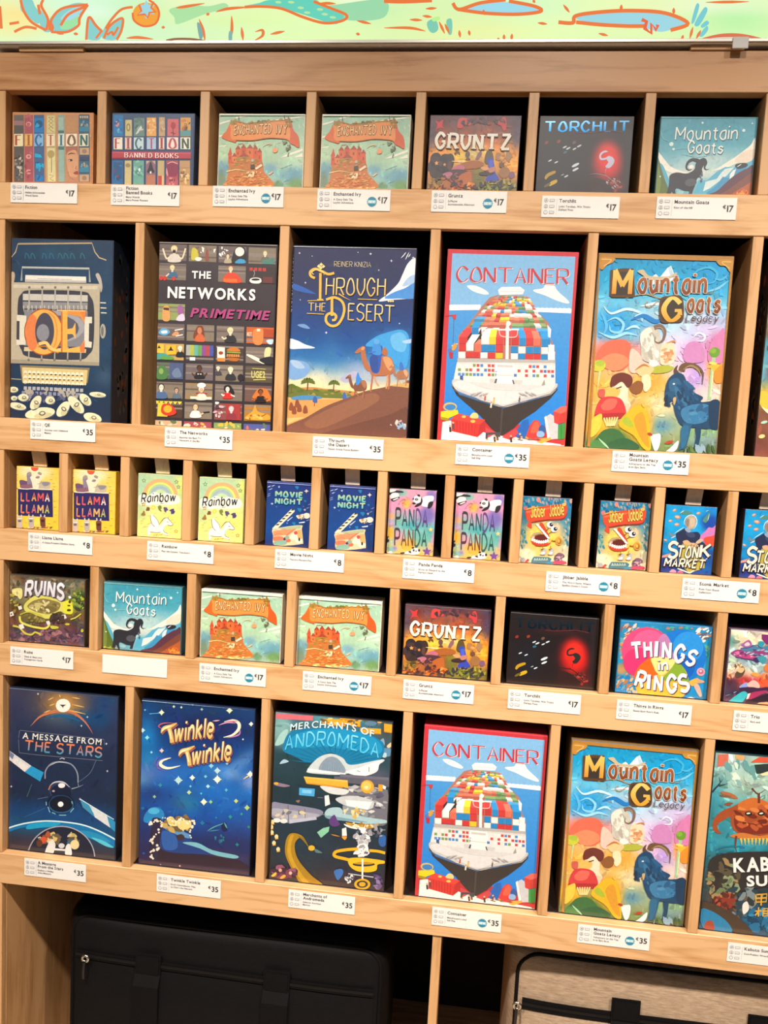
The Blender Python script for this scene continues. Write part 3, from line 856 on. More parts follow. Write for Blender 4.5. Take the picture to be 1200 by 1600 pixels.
def art_ruins():
    A = Art((0, 885, 8), -.7025, .134, ROW[4], SMALL_H)
    A.field([(0, '6c6048'), (.2, '7c705c'), (.5, '645030'), (.75, '5c4448'), (1, '604450')],
            [(520, 480, 260, 120, 'b0a460', .8, 2), (400, 640, 200, 90, '8c8440', .8, 2), (850, 500, 110, 110, 'b0b030', .8, 2), (970, 350, 80, 80, '748a38', .8), (900, 860, 160, 100, '4c3854', .8), (300, 880, 220, 90, '584858', .7), (700, 850, 140, 60, '84505c', .7)], .14, 70, 6, 13, 14, brush=300, bs=.035, amp=.25)
    A.daubs(60, 560, 250, 470, 100, ['584c40', '847a5c', '9c8c74', '4c4c34', '74683c'], 10, 30, 1); A.daubs(80, 560, 890, 480, 80, ['6c4c5c', '8c6068', '4c3a54', 'a07478', '3c3044', '785464'], 10, 30, 2)
    A.daubs(40, 960, 430, 90, 130, ['6c9438', 'b0b434', '48602c', '8ca43c', '38402c'], 10, 28, 3); A.daubs(26, 150, 420, 70, 160, ['8c8440', '54482c', 'b0a448', '6c4c34'], 10, 26, 4)
    A.b('e0d88c', '140 290 200 270 262 280 268 370 235 410 200 360 150 340'); A.daubs(6, 200, 330, 40, 40, ['c0b468', 'f0e8a0'], 8, 18, 5)
    A.b('d8d468', '285 500 330 430 430 365 560 365 700 410 780 440 860 420 900 500 890 590 800 590 740 560 640 600 600 650 500 640 400 590 310 560')
    A.b('8c7c48', '330 500 400 430 520 400 640 420 740 460 720 540 620 590 540 590 420 560'); A.b('c8bc78', '350 500 430 455 520 460 560 510 460 545 380 530'); A.b('746838', '480 540 540 490 640 500 700 540 600 585'); A.daubs(28, 540, 500, 180, 70, ['b4a86c', '887840', 'dcd09c', '706430', 'f0e4b8'], 9, 24, 6)
    A.st('e4dc60', 26, '235 620 250 690 330 730 440 760 560 770 610 720', 0); A.b('6c6034', '290 640 360 600 480 620 560 660 540 700 400 700 310 690'); A.daubs(16, 420, 660, 120, 40, ['8c8044', '544828', 'a89c50'], 9, 22, 7)
    A.st('d0c850', 22, '150 740 230 760 300 830 380 850 430 820 500 850', 0); A.st('c4bc4c', 14, '240 600 330 570 420 580 520 620'); A.st('dcd858', 14, '870 660 930 640 1000 590'); A.b('e0dc3c', '780 450 850 425 890 480 880 590 820 585 780 540')
    for x in (845, 850, 850):
        pass
    A.e('4c4420', 860, 440, 16, 20); A.e('4c4420', 850, 488, 20, 10); A.e('4c4420', 850, 545, 26, 16); A.b('c8c848', '620 740 700 745 720 770 640 780'); A.e('c8c040', 830, 720, 30, 14); A.e('c0b83c', 1015, 800, 18, 22)
    for x, y, r in ((240, 515, 28), (130, 592, 34), (258, 750, 36), (592, 702, 28), (712, 684, 18), (790, 628, 32), (860, 384, 20)):
        A.p('f0e8e4', [(x - r, y - r * .6), (x + r * .5, y - r), (x + r, y + r * .5), (x - r * .4, y + r)])
    A.e('6c5a58', 132, 594, 12, 12); A.daubs(14, 700, 650, 90, 50, ['3c3030', '4c3c34'], 14, 34, 8)
    A.t('RUINS', 'd8d4dc', '295 372 790 420', 176, (.24,), top='f0ecf0', ol='6c6474', olw=9, sh='403840', shd=(10, 14), arc=40)
    KINDS['ruins'] = (A, '4c4238')


def art_things():
    A = Art((955, 960, 7.5), .302, .137, ROW[4], SMALL_H)
    A.field([(0, '1c88c0'), (.5, '1c98cc'), (1, '1484c4')], [(120, 640, 90, 70, 'd8863c', .8, 2), (110, 430, 60, 60, 'b89068', .6)], .08, 50, 3, 8, 12)
    A.daubs(34, 220, 200, 120, 90, ['b8806c', 'd4a488', 'a04c38', '8cb0c0', 'e0c8b0', '7c5c50'], 10, 30, 1, -30, 2.6); A.daubs(30, 1080, 240, 90, 90, ['e8e0dc', '9c8880', 'c08c78', 'f0e8e4', '60606c'], 9, 28, 2, -30, 2.6); A.daubs(22, 700, 165, 300, 22, ['2c8c8c', 'd88038', '3caca4', 'b07c5c'], 8, 22, 3, 0, 2)
    A.daubs(24, 115, 400, 40, 120, ['d8a070', '68a0b0', 'c48858', '3c98b8'], 8, 24, 4); A.daubs(40, 160, 790, 110, 100, ['d8a868', '5aa0c0', '908888', '1c7cc0', 'e0b478', 'b47848'], 9, 28, 5, -40, 2.4); A.daubs(22, 1100, 420, 50, 60, ['2c8c7c', '6c7c50', '48a4a0'], 9, 24, 6); A.daubs(14, 230, 900, 70, 40, ['b0b0b0', '4a90b8', 'e0b880'], 8, 24, 7)
    A.e('e0487c', 410, 430, 290, 280, n=40); A.e('e85c90', 440, 380, 200, 200, n=30); A.e('d83470', 330, 560, 190, 170, n=30)
    A.e('1474d0', 820, 480, 290, 305, n=40); A.e('2890e0', 900, 380, 180, 180, n=30); A.e('0c60c0', 780, 620, 200, 160, n=30)
    A.b('b87cb0', '540 300 620 225 690 310 715 420 730 540 640 520 520 480 500 390')
    A.e('f0b038', 590, 790, 315, 290, n=40); A.e('f4b83c', 590, 880, 270, 180, n=30)
    A.b('e8641c', '275 700 330 600 400 540 470 510 500 600 545 690 480 760 290 790'); A.b('84a834', '740 545 830 600 880 690 905 790 800 780 640 780 600 740 680 660'); A.b('f8dc88', '465 515 560 495 740 530 700 630 600 710 530 680 490 600')
    A.b('d8a07c', '905 800 1000 745 1030 760 1085 780 1080 800 1000 810 945 835'); A.e('e0a0b0', 1048, 672, 48, 48); A.e('c05c80', 1050, 672, 30, 28); A.e('f4d0dc', 1046, 664, 14, 12); A.b('d4b0a0', '965 830 1020 820 1060 940 1030 960'); A.b('f8b048', '910 790 990 750 1000 790 950 840'); A.p('e8e0e0', '880 985 930 965 980 985 960 1000 900 1000')
    A.b('f8a840', '600 950 680 935 660 965 610 970')
    for ch, x0, y0, x1, y1, h in (('T', 232, 520, 372, 508, 175), ('H', 378, 502, 482, 498, 180), ('I', 520, 494, 521, 494, 180), ('N', 585, 506, 700, 512, 180), ('G', 715, 530, 845, 560, 180), ('S', 852, 558, 960, 608, 165),
                                  ('R', 262, 826, 372, 858, 175), ('I', 430, 872, 431, 872, 170), ('N', 486, 884, 595, 892, 170), ('G', 640, 898, 770, 898, 180), ('S', 795, 902, 925, 880, 180)):
        W = x1 - x0
        if ch == 'I':
            A.st('4a3858', 46, [(x0 + 10, y0 + 8), (x0 + 22, y0 - h + 8)], 0, 0, 'title_lettering'); A.st('fbf6f4', 42, [(x0, y0), (x0 + 12, y0 - h)], 0, 0, 'title_lettering')
        else:
            A.t(ch, 'fbf6f4', [(x0, y0), (x1, y1)], h, (.25,), sh='4a3858', shd=(10, 10))
    A.t('in', '6c6470', '552 655 672 655', 118, (.24,)); A.t('in', 'f8f4f0', '544 648 664 648', 118, (.20,))
    KINDS['things'] = (A, '1878b0')


def art_city():
    A = Art((1120, 970, 11.43), XC_CITY, .136, ROW[4], SMALL_H)
    A.field([(0, 'fbe8c8'), (.18, 'f4dcb4'), (.4, '7c9cb4'), (.55, 'e0dcc0'), (.7, 'c8503c'), (.85, '503850'), (1, '604860')],
            [(250, 360, 120, 120, '5c9088', .9, 2), (460, 280, 80, 60, 'f8c888', .8), (600, 240, 200, 80, 'fff4dc', .8), (780, 820, 140, 120, 'a8e0dc', .9), (850, 1080, 160, 120, 'f0582c', .95, 2), (500, 1060, 220, 60, 'b83848', .9, 2), (260, 1150, 140, 160, '4a3048', .95, 2), (350, 1300, 120, 60, '2c2c50', .9, 2), (300, 700, 100, 120, 'c0c8a8', .8), (1300, 700, 500, 500, '8c4858', .6)], .1, 60, 4, 10, 12, brush=320, bs=.04, amp=.25)
    A.b('903c78', '240 580 380 510 560 545 800 520 1000 530 1000 600 700 620 680 700 560 690 420 670 330 640'); A.b('c0447c', '440 620 560 600 680 620 660 670 480 660'); A.b('d870a0', '300 580 380 540 400 590 330 610')
    A.b('4a7ca0', '420 500 640 430 760 470 1000 430 1000 530 760 540 560 550'); A.b('a05c9c', '430 430 560 340 620 400 590 470 470 460'); A.b('f0c8d0', '490 420 550 380 590 430 520 450'); A.b('2c94ac', '730 390 790 360 850 400 800 470 740 460')
    A.p('7c2c6c', '800 240 920 250 1000 280 1000 420 880 420 800 320'); A.st('3c3874', 12, '420 490 560 480 700 430 760 470 860 520'); A.st('3c2c58', 14, '330 650 480 680 620 700 740 740'); A.b('3c2c64', '640 680 740 650 760 720 700 750'); A.b('3c94a8', '720 640 860 620 870 740 780 750')
    A.daubs(26, 600, 580, 340, 80, ['7c3470', '5480a8', 'e090b8', '34306c', 'a4c8d8'], 9, 26, 3, 0, 3); A.b('5c4438', '320 960 380 880 470 830 500 900 440 1000 350 1020'); A.b('e8b888', '350 880 440 820 490 870 430 930'); A.st('f4e8d0', 16, '180 870 300 850 390 850', 2); A.st('e8dcc0', 12, '175 930 300 910 340 920', 2)
    A.daubs(16, 400, 800, 80, 60, ['a07850', 'f0d8b0', '6c5040'], 9, 24, 4); A.b('d8783c', '840 820 920 760 1000 800 1000 920 860 900'); A.b('f09c48', '600 950 680 920 760 960 700 1000')
    A.b('8ca0e0', '400 1170 520 1100 560 1130 520 1200 440 1220'); A.b('f0b8b0', '540 1130 640 1060 730 1100 760 1190 640 1200 560 1180'); A.b('3c2444', '400 1200 600 1180 760 1200 900 1180 900 1260 500 1270'); A.b('38b8c8', '200 1450 400 1290 500 1260 540 1320 440 1460 320 1480'); A.b('a83060', '560 1380 600 1290 780 1250 900 1250 760 1330 600 1400'); A.p('f0e0d8', '520 1400 550 1300 600 1290 560 1390')
    A.st('c8d8e8', 9, '290 1285 350 1262', 2); A.st('8c88a8', 9, '140 1340 240 1310', 2); A.b('e8a878', '700 1490 800 1440 900 1450 950 1500 760 1510'); A.b('2c1c2c', '500 1440 700 1370 900 1300 1000 1300 1000 1420 700 1460')
    KINDS['city'] = (A, '6c5870')


def art_llama():
    A = Art((100, 720, 12), -.6208, .075, ROW[3], TINY_H, margin=.0006)
    A.field([(0, 'f0c040'), (.25, 'f4d060'), (1, 'f4c638')], [(520, 240, 330, 200, 'f8efc8', .95, 2), (530, 1230, 160, 90, 'f8dc70', .8)], .03, 40, 2)
    for k in range(14):
        a = math.pi * (k + .5) / 14
        A.st('9c9478' if k % 2 else 'c0b48c', 5, [(505 + 95 * math.cos(a), 205 + 80 * math.sin(a)), (505 + 400 * math.cos(a), 205 + 230 * math.sin(a))], 1)
    A.e('e05848', 508, 200, 72, 62)
    for x, y in ((170, 320), (160, 430), (150, 500), (850, 320), (870, 490), (880, 555), (880, 830), (885, 940), (900, 1090), (140, 890), (145, 1060), (330, 1235), (775, 1255), (880, 1220), (820, 420)):
        A.st('8c6420', 7, [(x - 32, y), (x + 32, y)], 2)
    A.b('6c5070', '215 440 270 425 370 450 440 440 460 585 260 585 225 520'); A.b('8c8098', '360 300 430 280 450 340 470 380 440 440 450 580 380 560 360 440'); A.st('5a4868', 8, '240 500 350 520 440 500'); A.b('8c6070', '235 520 440 520 455 585 260 585')
    A.b('c4b8a0', '570 590 600 500 650 450 800 470 800 530 770 590'); A.b('8c8890', '640 470 790 470 760 530 680 540'); A.b('ece2c8', '425 380 470 330 560 290 640 300 650 400 600 470 570 590 480 590 450 470'); A.b('f0e8d4', '420 370 520 360 520 400 440 400'); A.e('a89888', 565, 375, 38, 26); A.b('9c9090', '370 330 400 270 440 300 430 340'); A.b('9c9088', '560 290 600 275 640 300 630 335 590 325'); A.st('504458', 9, '520 385 560 382 600 360'); A.st('786858', 7, '560 500 610 490 640 440')
    A.p('2c2860', '185 590 845 620 852 1130 185 1095'); A.st('f4f0e8', 14, '190 585 350 598 480 585 640 600 840 606'); A.st('1c1c3c', 10, '150 585 190 590', 0, 0); A.st('1c1c3c', 10, '840 606 880 612', 0, 0); A.p('38346c', '230 640 240 640 240 1080 230 1080')
    A.t('LLAMA', 'e8b04c', '235 815 795 832', 150, (.21,), cols=['e89060', 'd85868', 'f0b048', 'e04858', 'f4ecd8'], top='e06050', track=.05)
    A.t('LLAMA', 'e8b04c', '235 1038 790 1058', 150, (.21,), cols=['e87848', 'd86050', 'c83c6c', 'f0c83c', '98c060'], top='e8a880', track=.05)
    for x, c in ((215, 'c0b0a8'), (430, 'b0a8a4'), (655, '6c3c34')):
        A.p('d8d4cc', [(x - 50, 1080), (x - 30, 1070), (x - 20, 1120), (x + 20, 1122), (x + 32, 1080), (x + 52, 1090), (x + 40, 1140), (x - 42, 1136)])
        A.b(c, [(x - 42, 1130), (x + 42, 1135), (x + 50, 1220), (x + 40, 1330), (x - 30, 1325), (x - 50, 1220)])
        A.p('e8e4dc' if c != '6c3c34' else '8c5040', [(x - 45, 1140), (x + 45, 1143), (x + 42, 1165), (x - 42, 1160)]); A.e('6c6460' if c != '6c3c34' else '442420', x, 1200, 32, 22)
    A.daubs(26, 540, 1325, 330, 16, ['b04838', '6c5840', 'd0805c', 'e8d8b0', '786048'], 9, 20, 3, 0, 2.4)
    KINDS['llama'] = (A, 'e8b838')


def art_rainbow():
    A = Art((300, 735, 12), -.405, .075, ROW[3], TINY_H, margin=.0006)
    A.field([(0, 'b4d0a8'), (.3, 'bcd890'), (.5, 'd8e0a0'), (.75, 'f4ec7c'), (1, 'f8ec90')], [(180, 450, 130, 400, 'a4ccb0', .8), (150, 900, 120, 160, 'b0d090', .7), (950, 320, 90, 200, 'e8e868', .7), (540, 640, 420, 80, 'f4f2dc', .95, 2), (850, 900, 160, 200, 'f4ec70', .6)], .02, 40, 2)
    cx, cy = 560, 545
    for r, c in ((330, 'e8a880'), (310, 'f0b078'), (262, 'f0e070'), (225, 'a8c8a0'), (185, '98b4c0'), (150, 'a8b4c8'), (120, 'c0dca8')):
        t = np.linspace(math.pi, 2 * math.pi, 28)
        A.p(c, np.stack([cx + r * np.cos(t), cy + r * .96 * np.sin(t)], 1))
    A.b('f6f4e4', '150 560 220 520 330 540 450 480 560 520 680 500 760 520 880 540 930 600 900 690 700 720 500 700 300 730 170 700')
    for x, y in ((250, 262), (870, 288), (905, 385), (855, 1222), (240, 712)):
        A.star('607858' if y < 500 else 'b07838', x, y, 46, 5, .5); A.star('b8d4a0' if y < 500 else 'f0e080', x, y, 26, 5, .5)
    A.t('Rainbow', '20242c', '190 668 850 650', 160, (.2, .7, .6), slant=.1, skew=.04)
    A.st('20242c', 9, '185 680 240 690 330 640', 1); A.st('20242c', 9, '560 690 620 690 650 650', 1)
    for x, y, r, c in ((235, 895, 44, '98743c'), (320, 805, 38, '7c4c34'), (425, 780, 40, 'e8d848'), (545, 785, 40, '788434'), (665, 800, 44, '5c4c78'), (795, 860, 50, '4c4078')):
        A.daubs(7, x, y, r * .55, r * .8, [c], r * .4, r * .75, int(x)); A.e(c, x, y, r * .7)
    A.st('98704c', 8, '800 800 830 780', 1); A.e('fbf0b8', 428, 775, 14)
    A.b('f4efe8', '320 1150 400 1070 500 1130 580 1080 640 990 700 975 760 1040 795 1085 770 1115 700 1100 650 1120 610 1190 640 1240 700 1260 700 1290 630 1290 560 1240 450 1245 380 1230 350 1290 320 1300 310 1230')
    A.b('fbf7f0', '375 915 420 910 500 1000 530 1080 500 1140 430 1120 390 1060 370 1000'); A.st('6c5c64', 11, '370 915 375 1000 400 1080 450 1135', 0); A.st('6c5c64', 9, '420 915 500 1000 530 1080', 0)
    A.st('6c5c64', 12, '530 1100 580 1030 640 970 710 965', 2); A.st('6c5c64', 10, '700 970 760 1040 798 1085 770 1115 700 1105'); A.st('6c5c64', 10, '610 1190 640 1240 700 1262'); A.st('7c6c64', 10, '350 1230 480 1245 560 1238'); A.st('b0a0a8', 9, '320 1130 250 1140 180 1185', 1); A.st('b0a0a8', 9, '400 1060 300 1090 200 1160', 1); A.b('c0dce8', '610 1130 640 1100 625 1180 600 1195'); A.st('c09c60', 9, '700 970 735 915', 1); A.st('504448', 9, '680 1045 720 1050', 0)
    for x, y in ((200, 1075), (210, 1025), (240, 985), (790, 1005), (830, 1050), (760, 1245), (210, 1235), (480, 1295), (240, 1290), (760, 1170), (795, 1330), (330, 930), (640, 885), (460, 880)):
        A.st('a89850', 6, [(x - 24, y + 8), (x + 24, y - 8)], 2)
    A.daubs(14, 520, 1290, 260, 20, ['c8b45c', 'b8a850'], 6, 14, 4, 0, 3)
    A.p('e8f4e4', '152 118 990 165 990 182 152 132')  # top edge highlight, painted on as a pale line
    KINDS['rainbow'] = (A, 'c8d088')


def art_movie():
    A = Art((500, 750, 12), -.1925, .074, ROW[3], TINY_H, margin=.0006)
    A.field([(0, '1a2f78'), (.4, '123f86'), (.8, '0e4690'), (1, '1a2a6c')], [(900, 1000, 100, 400, '14285c', .6)], .04, 40, 2)
    for x, y, r in ((755, 210, 38), (800, 630, 44), (690, 890, 38), (910, 468, 24)):
        A.b('1878a8', [(x - r, y - r * .5), (x + r * .8, y - r * .4), (x + r * .3, y + r), (x - r * .3, y + r * .7)])
    for x, y, r, c in ((932, 282, 42, 'e8d0c8'), (275, 520, 26, 'c8d4e4'), (412, 202, 26, 'b8c8dc'), (358, 576, 16, '6c88b8'), (900, 635, 28, 'd0b8b8'), (560, 885, 18, '90a4c8'), (875, 572, 12, '7890b8')):
        A.star(c, x, y, r, 4, .4)
    for x, y in ((225, 195), (300, 180), (230, 120), (250, 245), (215, 335), (215, 370), (990, 532), (955, 600), (955, 832)):
        A.st('c8d4ec' if y < 300 else '8898c4', 12, [(x - 34, y + 14), (x + 34, y - 14)], 2)
    A.p('e8e0c4', '275 985 640 622 700 630 705 668 385 978 300 1012')
    for k in range(6):
        t = k / 6 + .08
        x, y = 330 + 350 * t, 955 - 335 * t
        A.p('3c3828', [(x - 22, y), (x + 8, y - 28), (x + 62, y - 28), (x + 34, y)])
    A.b('d8c8a0', '275 1010 400 975 820 925 840 1010 862 1250 830 1280 580 1310 310 1300 290 1120'); A.p('a8b890', '400 985 815 930 825 985 500 1030'); A.p('e09068', '290 1040 740 985 620 1060 540 1110 300 1140'); A.p('d87858', '525 1110 690 1000 740 990 560 1130'); A.p('e8a868', '740 1020 832 1010 850 1180 760 1190'); A.b('e07858', '300 1150 460 1140 490 1200 380 1220 310 1225'); A.b('2c3468', '480 1190 520 1150 540 1180 510 1215'); A.b('7cacA0', '315 1235 480 1210 560 1250 500 1300 320 1300'); A.b('f8ecd0', '620 1180 640 1100 720 1080 760 1150 740 1190 680 1200'); A.e('e04c48', 722, 1072, 34, 36); A.e('f4e0c8', 780, 1220, 70, 44); A.e('e06c50', 575, 1215, 50, 36); A.e('2c2834', 790, 1195, 18, 34); A.st('c87050', 7, '320 1010 420 1030 500 1000 560 1030'); A.st('b86848', 7, '320 1110 400 1080 470 1100'); A.e('90a898', 560, 1160, 40, 40)
    A.b('e8d4b4', '735 745 800 730 870 715 880 760 800 805 760 790'); A.e('f4e4d4', 935, 748, 66, 54); A.e('c08860', 800, 750, 26, 20); A.p('d8dcec', '780 875 900 855 895 880 800 888'); A.p('b8c0dc', '550 845 660 768 672 772 580 850'); A.daubs(8, 840, 780, 60, 30, ['c8a880', '8c6c60'], 7, 16, 3)
    A.t('MOVIE', '5cb4b4', '335 378 872 410', 98, (.27,), top='b0c498', ol='1c5c80', olw=7, sh='0c2c60', shd=(8, 12)); A.t('NIGHT', '5cb4c0', '330 512 858 540', 94, (.27,), top='b0c498', ol='1c5c80', olw=7, sh='0c2c60', shd=(8, 12))
    A.p('8c98d4', '180 108 1050 165 1050 180 180 124')  # painted strip of light on the upper box edge
    KINDS['movie'] = (A, '16285c')


def art_panda():
    A = Art((700, 760, 12), .0075, .0745, ROW[3], TINY_H, margin=.0006)
    A.field([(0, 'e098b0'), (.3, 'd890b4'), (.55, '78b4bc'), (.8, '8cb8a8'), (1, 'f0b050')],
            [(390, 200, 110, 70, '78b8a8', .95, 2), (960, 260, 110, 120, '7c6cb4', .95, 2), (870, 620, 160, 200, '7468b4', .95, 2), (480, 400, 90, 90, 'f4b048', .9, 2), (190, 640, 90, 60, 'f0a470', .9, 2), (190, 800, 90, 90, 'd090c0', .9), (160, 960, 90, 130, 'f0ac30', .95, 2), (560, 820, 300, 80, '4ca8a8', .9, 2), (330, 720, 90, 150, '70b0a0', .8), (700, 420, 90, 60, 'e898a8', .7), (330, 1020, 90, 120, 'e890a8', .9), (930, 980, 110, 180, '58a8a0', .9, 2), (500, 1180, 200, 120, 'f4ac3c', .95, 2), (750, 1060, 120, 150, '60aca0', .8), (990, 1080, 40, 140, 'd88cb4', .9), (950, 1200, 60, 60, 'f0a478', .9), (190, 1270, 110, 60, '70aCA8', .95, 2), (250, 1240, 40, 40, '9470b8', .9)], .03, 60, 3, brush=100, bs=.05, amp=.08)
    A.b('2c2430', '150 190 260 150 400 165 420 195 300 200 160 240'); A.b('f4f4ec', '145 130 280 135 260 165 150 190'); A.b('f0f0e4', '160 260 220 200 320 205 330 260 260 290 180 310'); A.b('2c2430', '180 320 260 290 345 275 330 310 230 365'); A.b('e8d8dc', '225 325 310 290 320 305 240 340')
    for q in ('300 440 380 350 520 320', '370 320 460 330 400 420', '380 400 430 390', '400 420 420 460', '330 430 350 400'):
        A.st('a0506c', 9, q, 2)
    A.b('f4f2ea', '605 320 640 265 700 250 760 290 745 370 690 395 630 375'); A.b('2c2430', '680 250 710 225 740 245 730 275'); A.b('2c2430', '590 320 620 285 620 330'); A.b('2c2430', '760 280 785 340 760 420 680 465 630 460 690 400 745 370'); A.b('38302c', '590 385 640 380 650 410 600 415'); A.e('48404c', 672, 322, 34, 26); A.e('98a090', 675, 320, 16, 12)
    A.b('f4f2ea', '785 290 880 255 995 265 985 350 920 370 890 460 770 440 790 360'); A.b('2c2430', '905 380 985 360 980 430 930 490 880 485')
    A.b('f0ece0', '420 1350 480 1300 560 1310 640 1380 440 1380'); A.b('f4f2ea', '560 1290 600 1245 680 1245 720 1290 700 1350 600 1350'); A.e('2c2430', 595, 1238, 24, 20); A.e('2c2430', 712, 1285, 20, 28); A.e('48404c', 608, 1285, 20, 24); A.e('48404c', 655, 1300, 16, 14); A.b('2c2430', '350 1330 420 1320 440 1345 370 1350'); A.b('2c2430', '500 1310 550 1300 560 1340'); A.b('f4f2ea', '110 1325 180 1300 200 1345 120 1345')
    A.b('2c2030', '100 1030 140 1020 115 1065 145 1095 100 1140'); A.star('6c4498', 860, 1310, 95, 5, .45); A.star('f0c878', 938, 890, 48, 5, .45); A.st('7c508c', 9, '800 1270 850 1290 900 1340 970 1300')
    A.t('PANDA', '3c3848', '258 812 880 850', 318, (.165,), skew=.03, cols=['38383c', '30484c', '305460', '584878', '503c70']); A.t('PANDA', '3c3848', '235 1188 860 1212', 308, (.165,), skew=.03, cols=['503040', '6c4840', '6c4030', '305c5c', '2c4c50'])
    KINDS['panda'] = (A, '2c2434')


def art_jibber():
    A = Art((920, 775, 10.909), .227, .075, ROW[3], TINY_H, margin=.0006)
    A.field([(0, '1c7ca8'), (.3, '2c7ca0'), (.6, '88a8a4'), (.8, 'c8c4a8'), (1, 'f0e0bc')], [(550, 780, 330, 280, 'f8c048', .97, 2), (560, 800, 200, 200, 'ffd860', .7), (780, 620, 110, 90, 'e0b898', .8), (250, 1080, 180, 90, 'f4e8c4', .95, 3), (850, 1200, 200, 70, 'f0dcb8', .9, 2), (560, 1090, 200, 50, 'f0b84c', .7)], .07, 50, 3, 8, 10, brush=120, bs=.04)
    A.daubs(50, 620, 210, 430, 110, ['1c6c98', '3494bc', '2c849c', '8c8c94', '155c8c'], 12, 32, 1, 80, 2); A.daubs(14, 620, 170, 420, 50, ['c08074', '78a0a8', 'b0a088'], 10, 28, 2, 80, 2); A.daubs(40, 970, 700, 70, 260, ['3c88a0', 'b8a890', '5c98a4', 'c8b09c', '2c7494'], 10, 28, 3, 80, 2); A.daubs(26, 200, 780, 60, 200, ['58a0a8', '2c8494', 'a8b8ac'], 10, 28, 4, 80, 2); A.e('d08478', 470, 145, 36, 42); A.e('d89484', 1040, 170, 26, 40); A.e('c8786c', 245, 290, 36, 40)
    A.b('d0482c', '240 340 330 290 500 260 700 240 940 225 970 330 900 460 650 480 380 520 350 560 345 640 270 590 290 520 250 460'); A.b('8c2c28', '350 525 600 490 880 470 965 370 960 400 890 490 620 505 380 540'); A.p('e86840', '250 340 940 232 930 260 260 372')
    A.t('Jibber', 'f4d468', '335 440 600 425', 185, (.17, .75, 0, .05), ol='8c3c1c', olw=5, skew=-.06); A.t('Jabble', 'f4d468', '660 422 915 395', 185, (.17, .75, 0, .05), ol='8c3c1c', olw=5, skew=-.06)
    A.st('e8a048', 22, '250 320 330 290 520 265', 2); A.e('f0b058', 915, 228, 40, 28, -20)
    A.b('c4442c', '490 545 540 545 600 650 660 780 640 820 560 740 500 640'); A.b('c8402c', '335 820 350 880 420 930 520 940 640 920 690 860 640 890 480 890 380 860'); A.b('b09878', '335 780 380 720 480 700 520 720 400 760 370 800'); A.b('60201c', '385 790 440 760 540 740 610 800 640 830 560 850 430 840'); A.b('e8b0a0', '350 790 400 770 390 810')
    for k in range(7):
        t = k / 6
        A.e('fbf8f0', 455 + 175 * t, 580 + 210 * t, 36, 17, 35)
    for k in range(8):
        t = k / 7
        A.e('fbf8f0', 360 + 265 * t, 810 + 62 * math.sin(t * 2.2 + .3), 18, 30, 10)
    for x, y in ((680, 575), (750, 650)):
        A.e('f0ecec', x - 10, y, 62, 52); A.e('24222c', x + 12, y - 4, 34, 36); A.e('f8f4f4', x + 22, y - 14, 10)
    A.st('504038', 12, '590 680 640 640', 0, 0); A.st('504038', 12, '640 730 700 690', 0, 0)
    A.st('b07c28', 20, '690 840 740 850 780 830', 0); A.e('d89c40', 820, 850, 60, 75); A.e('a06828', 825, 860, 40, 50); A.e('e8b050', 815, 850, 22, 30)
    for x in (545, 680):
        A.b('b4b4b8', [(x - 60, 1080), (x - 20, 1040), (x + 10, 980), (x + 50, 985), (x + 40, 1080), (x - 10, 1092)]); A.e('ececf0', x - 5, 1060, 36, 20, -15); A.st('503828', 12, [(x - 40, 1000), (x + 20, 985)], 0, 0); A.st('a07c28', 12, [(x - 10, 980), (x, 930)], 0, 0)
    A.p('48788c', '340 1180 380 1120 640 1130 690 1160 640 1240 330 1230'); [A.st('b8c4b0', 12, [(385 + k * 42, 1190), (400 + k * 42, 1150), (412 + k * 42, 1188)]) for k in range(6)]; A.p('3c88a8', '600 1215 730 1200 720 1250 600 1250')
    A.b('7c5c70', '730 1140 800 1060 880 1070 920 1120 860 1150 880 1200 760 1200'); A.daubs(12, 820, 1140, 80, 60, ['a88c98', '5c4458', 'c0a0a8'], 9, 24, 5); A.b('c04868', '700 1230 760 1195 920 1200 940 1240 800 1250'); A.e('a0a0a8', 190, 1175, 46, 36); A.b('c04448', '225 1215 270 1160 300 1180 260 1220')
    KINDS['jibber'] = (A, '3c3440')


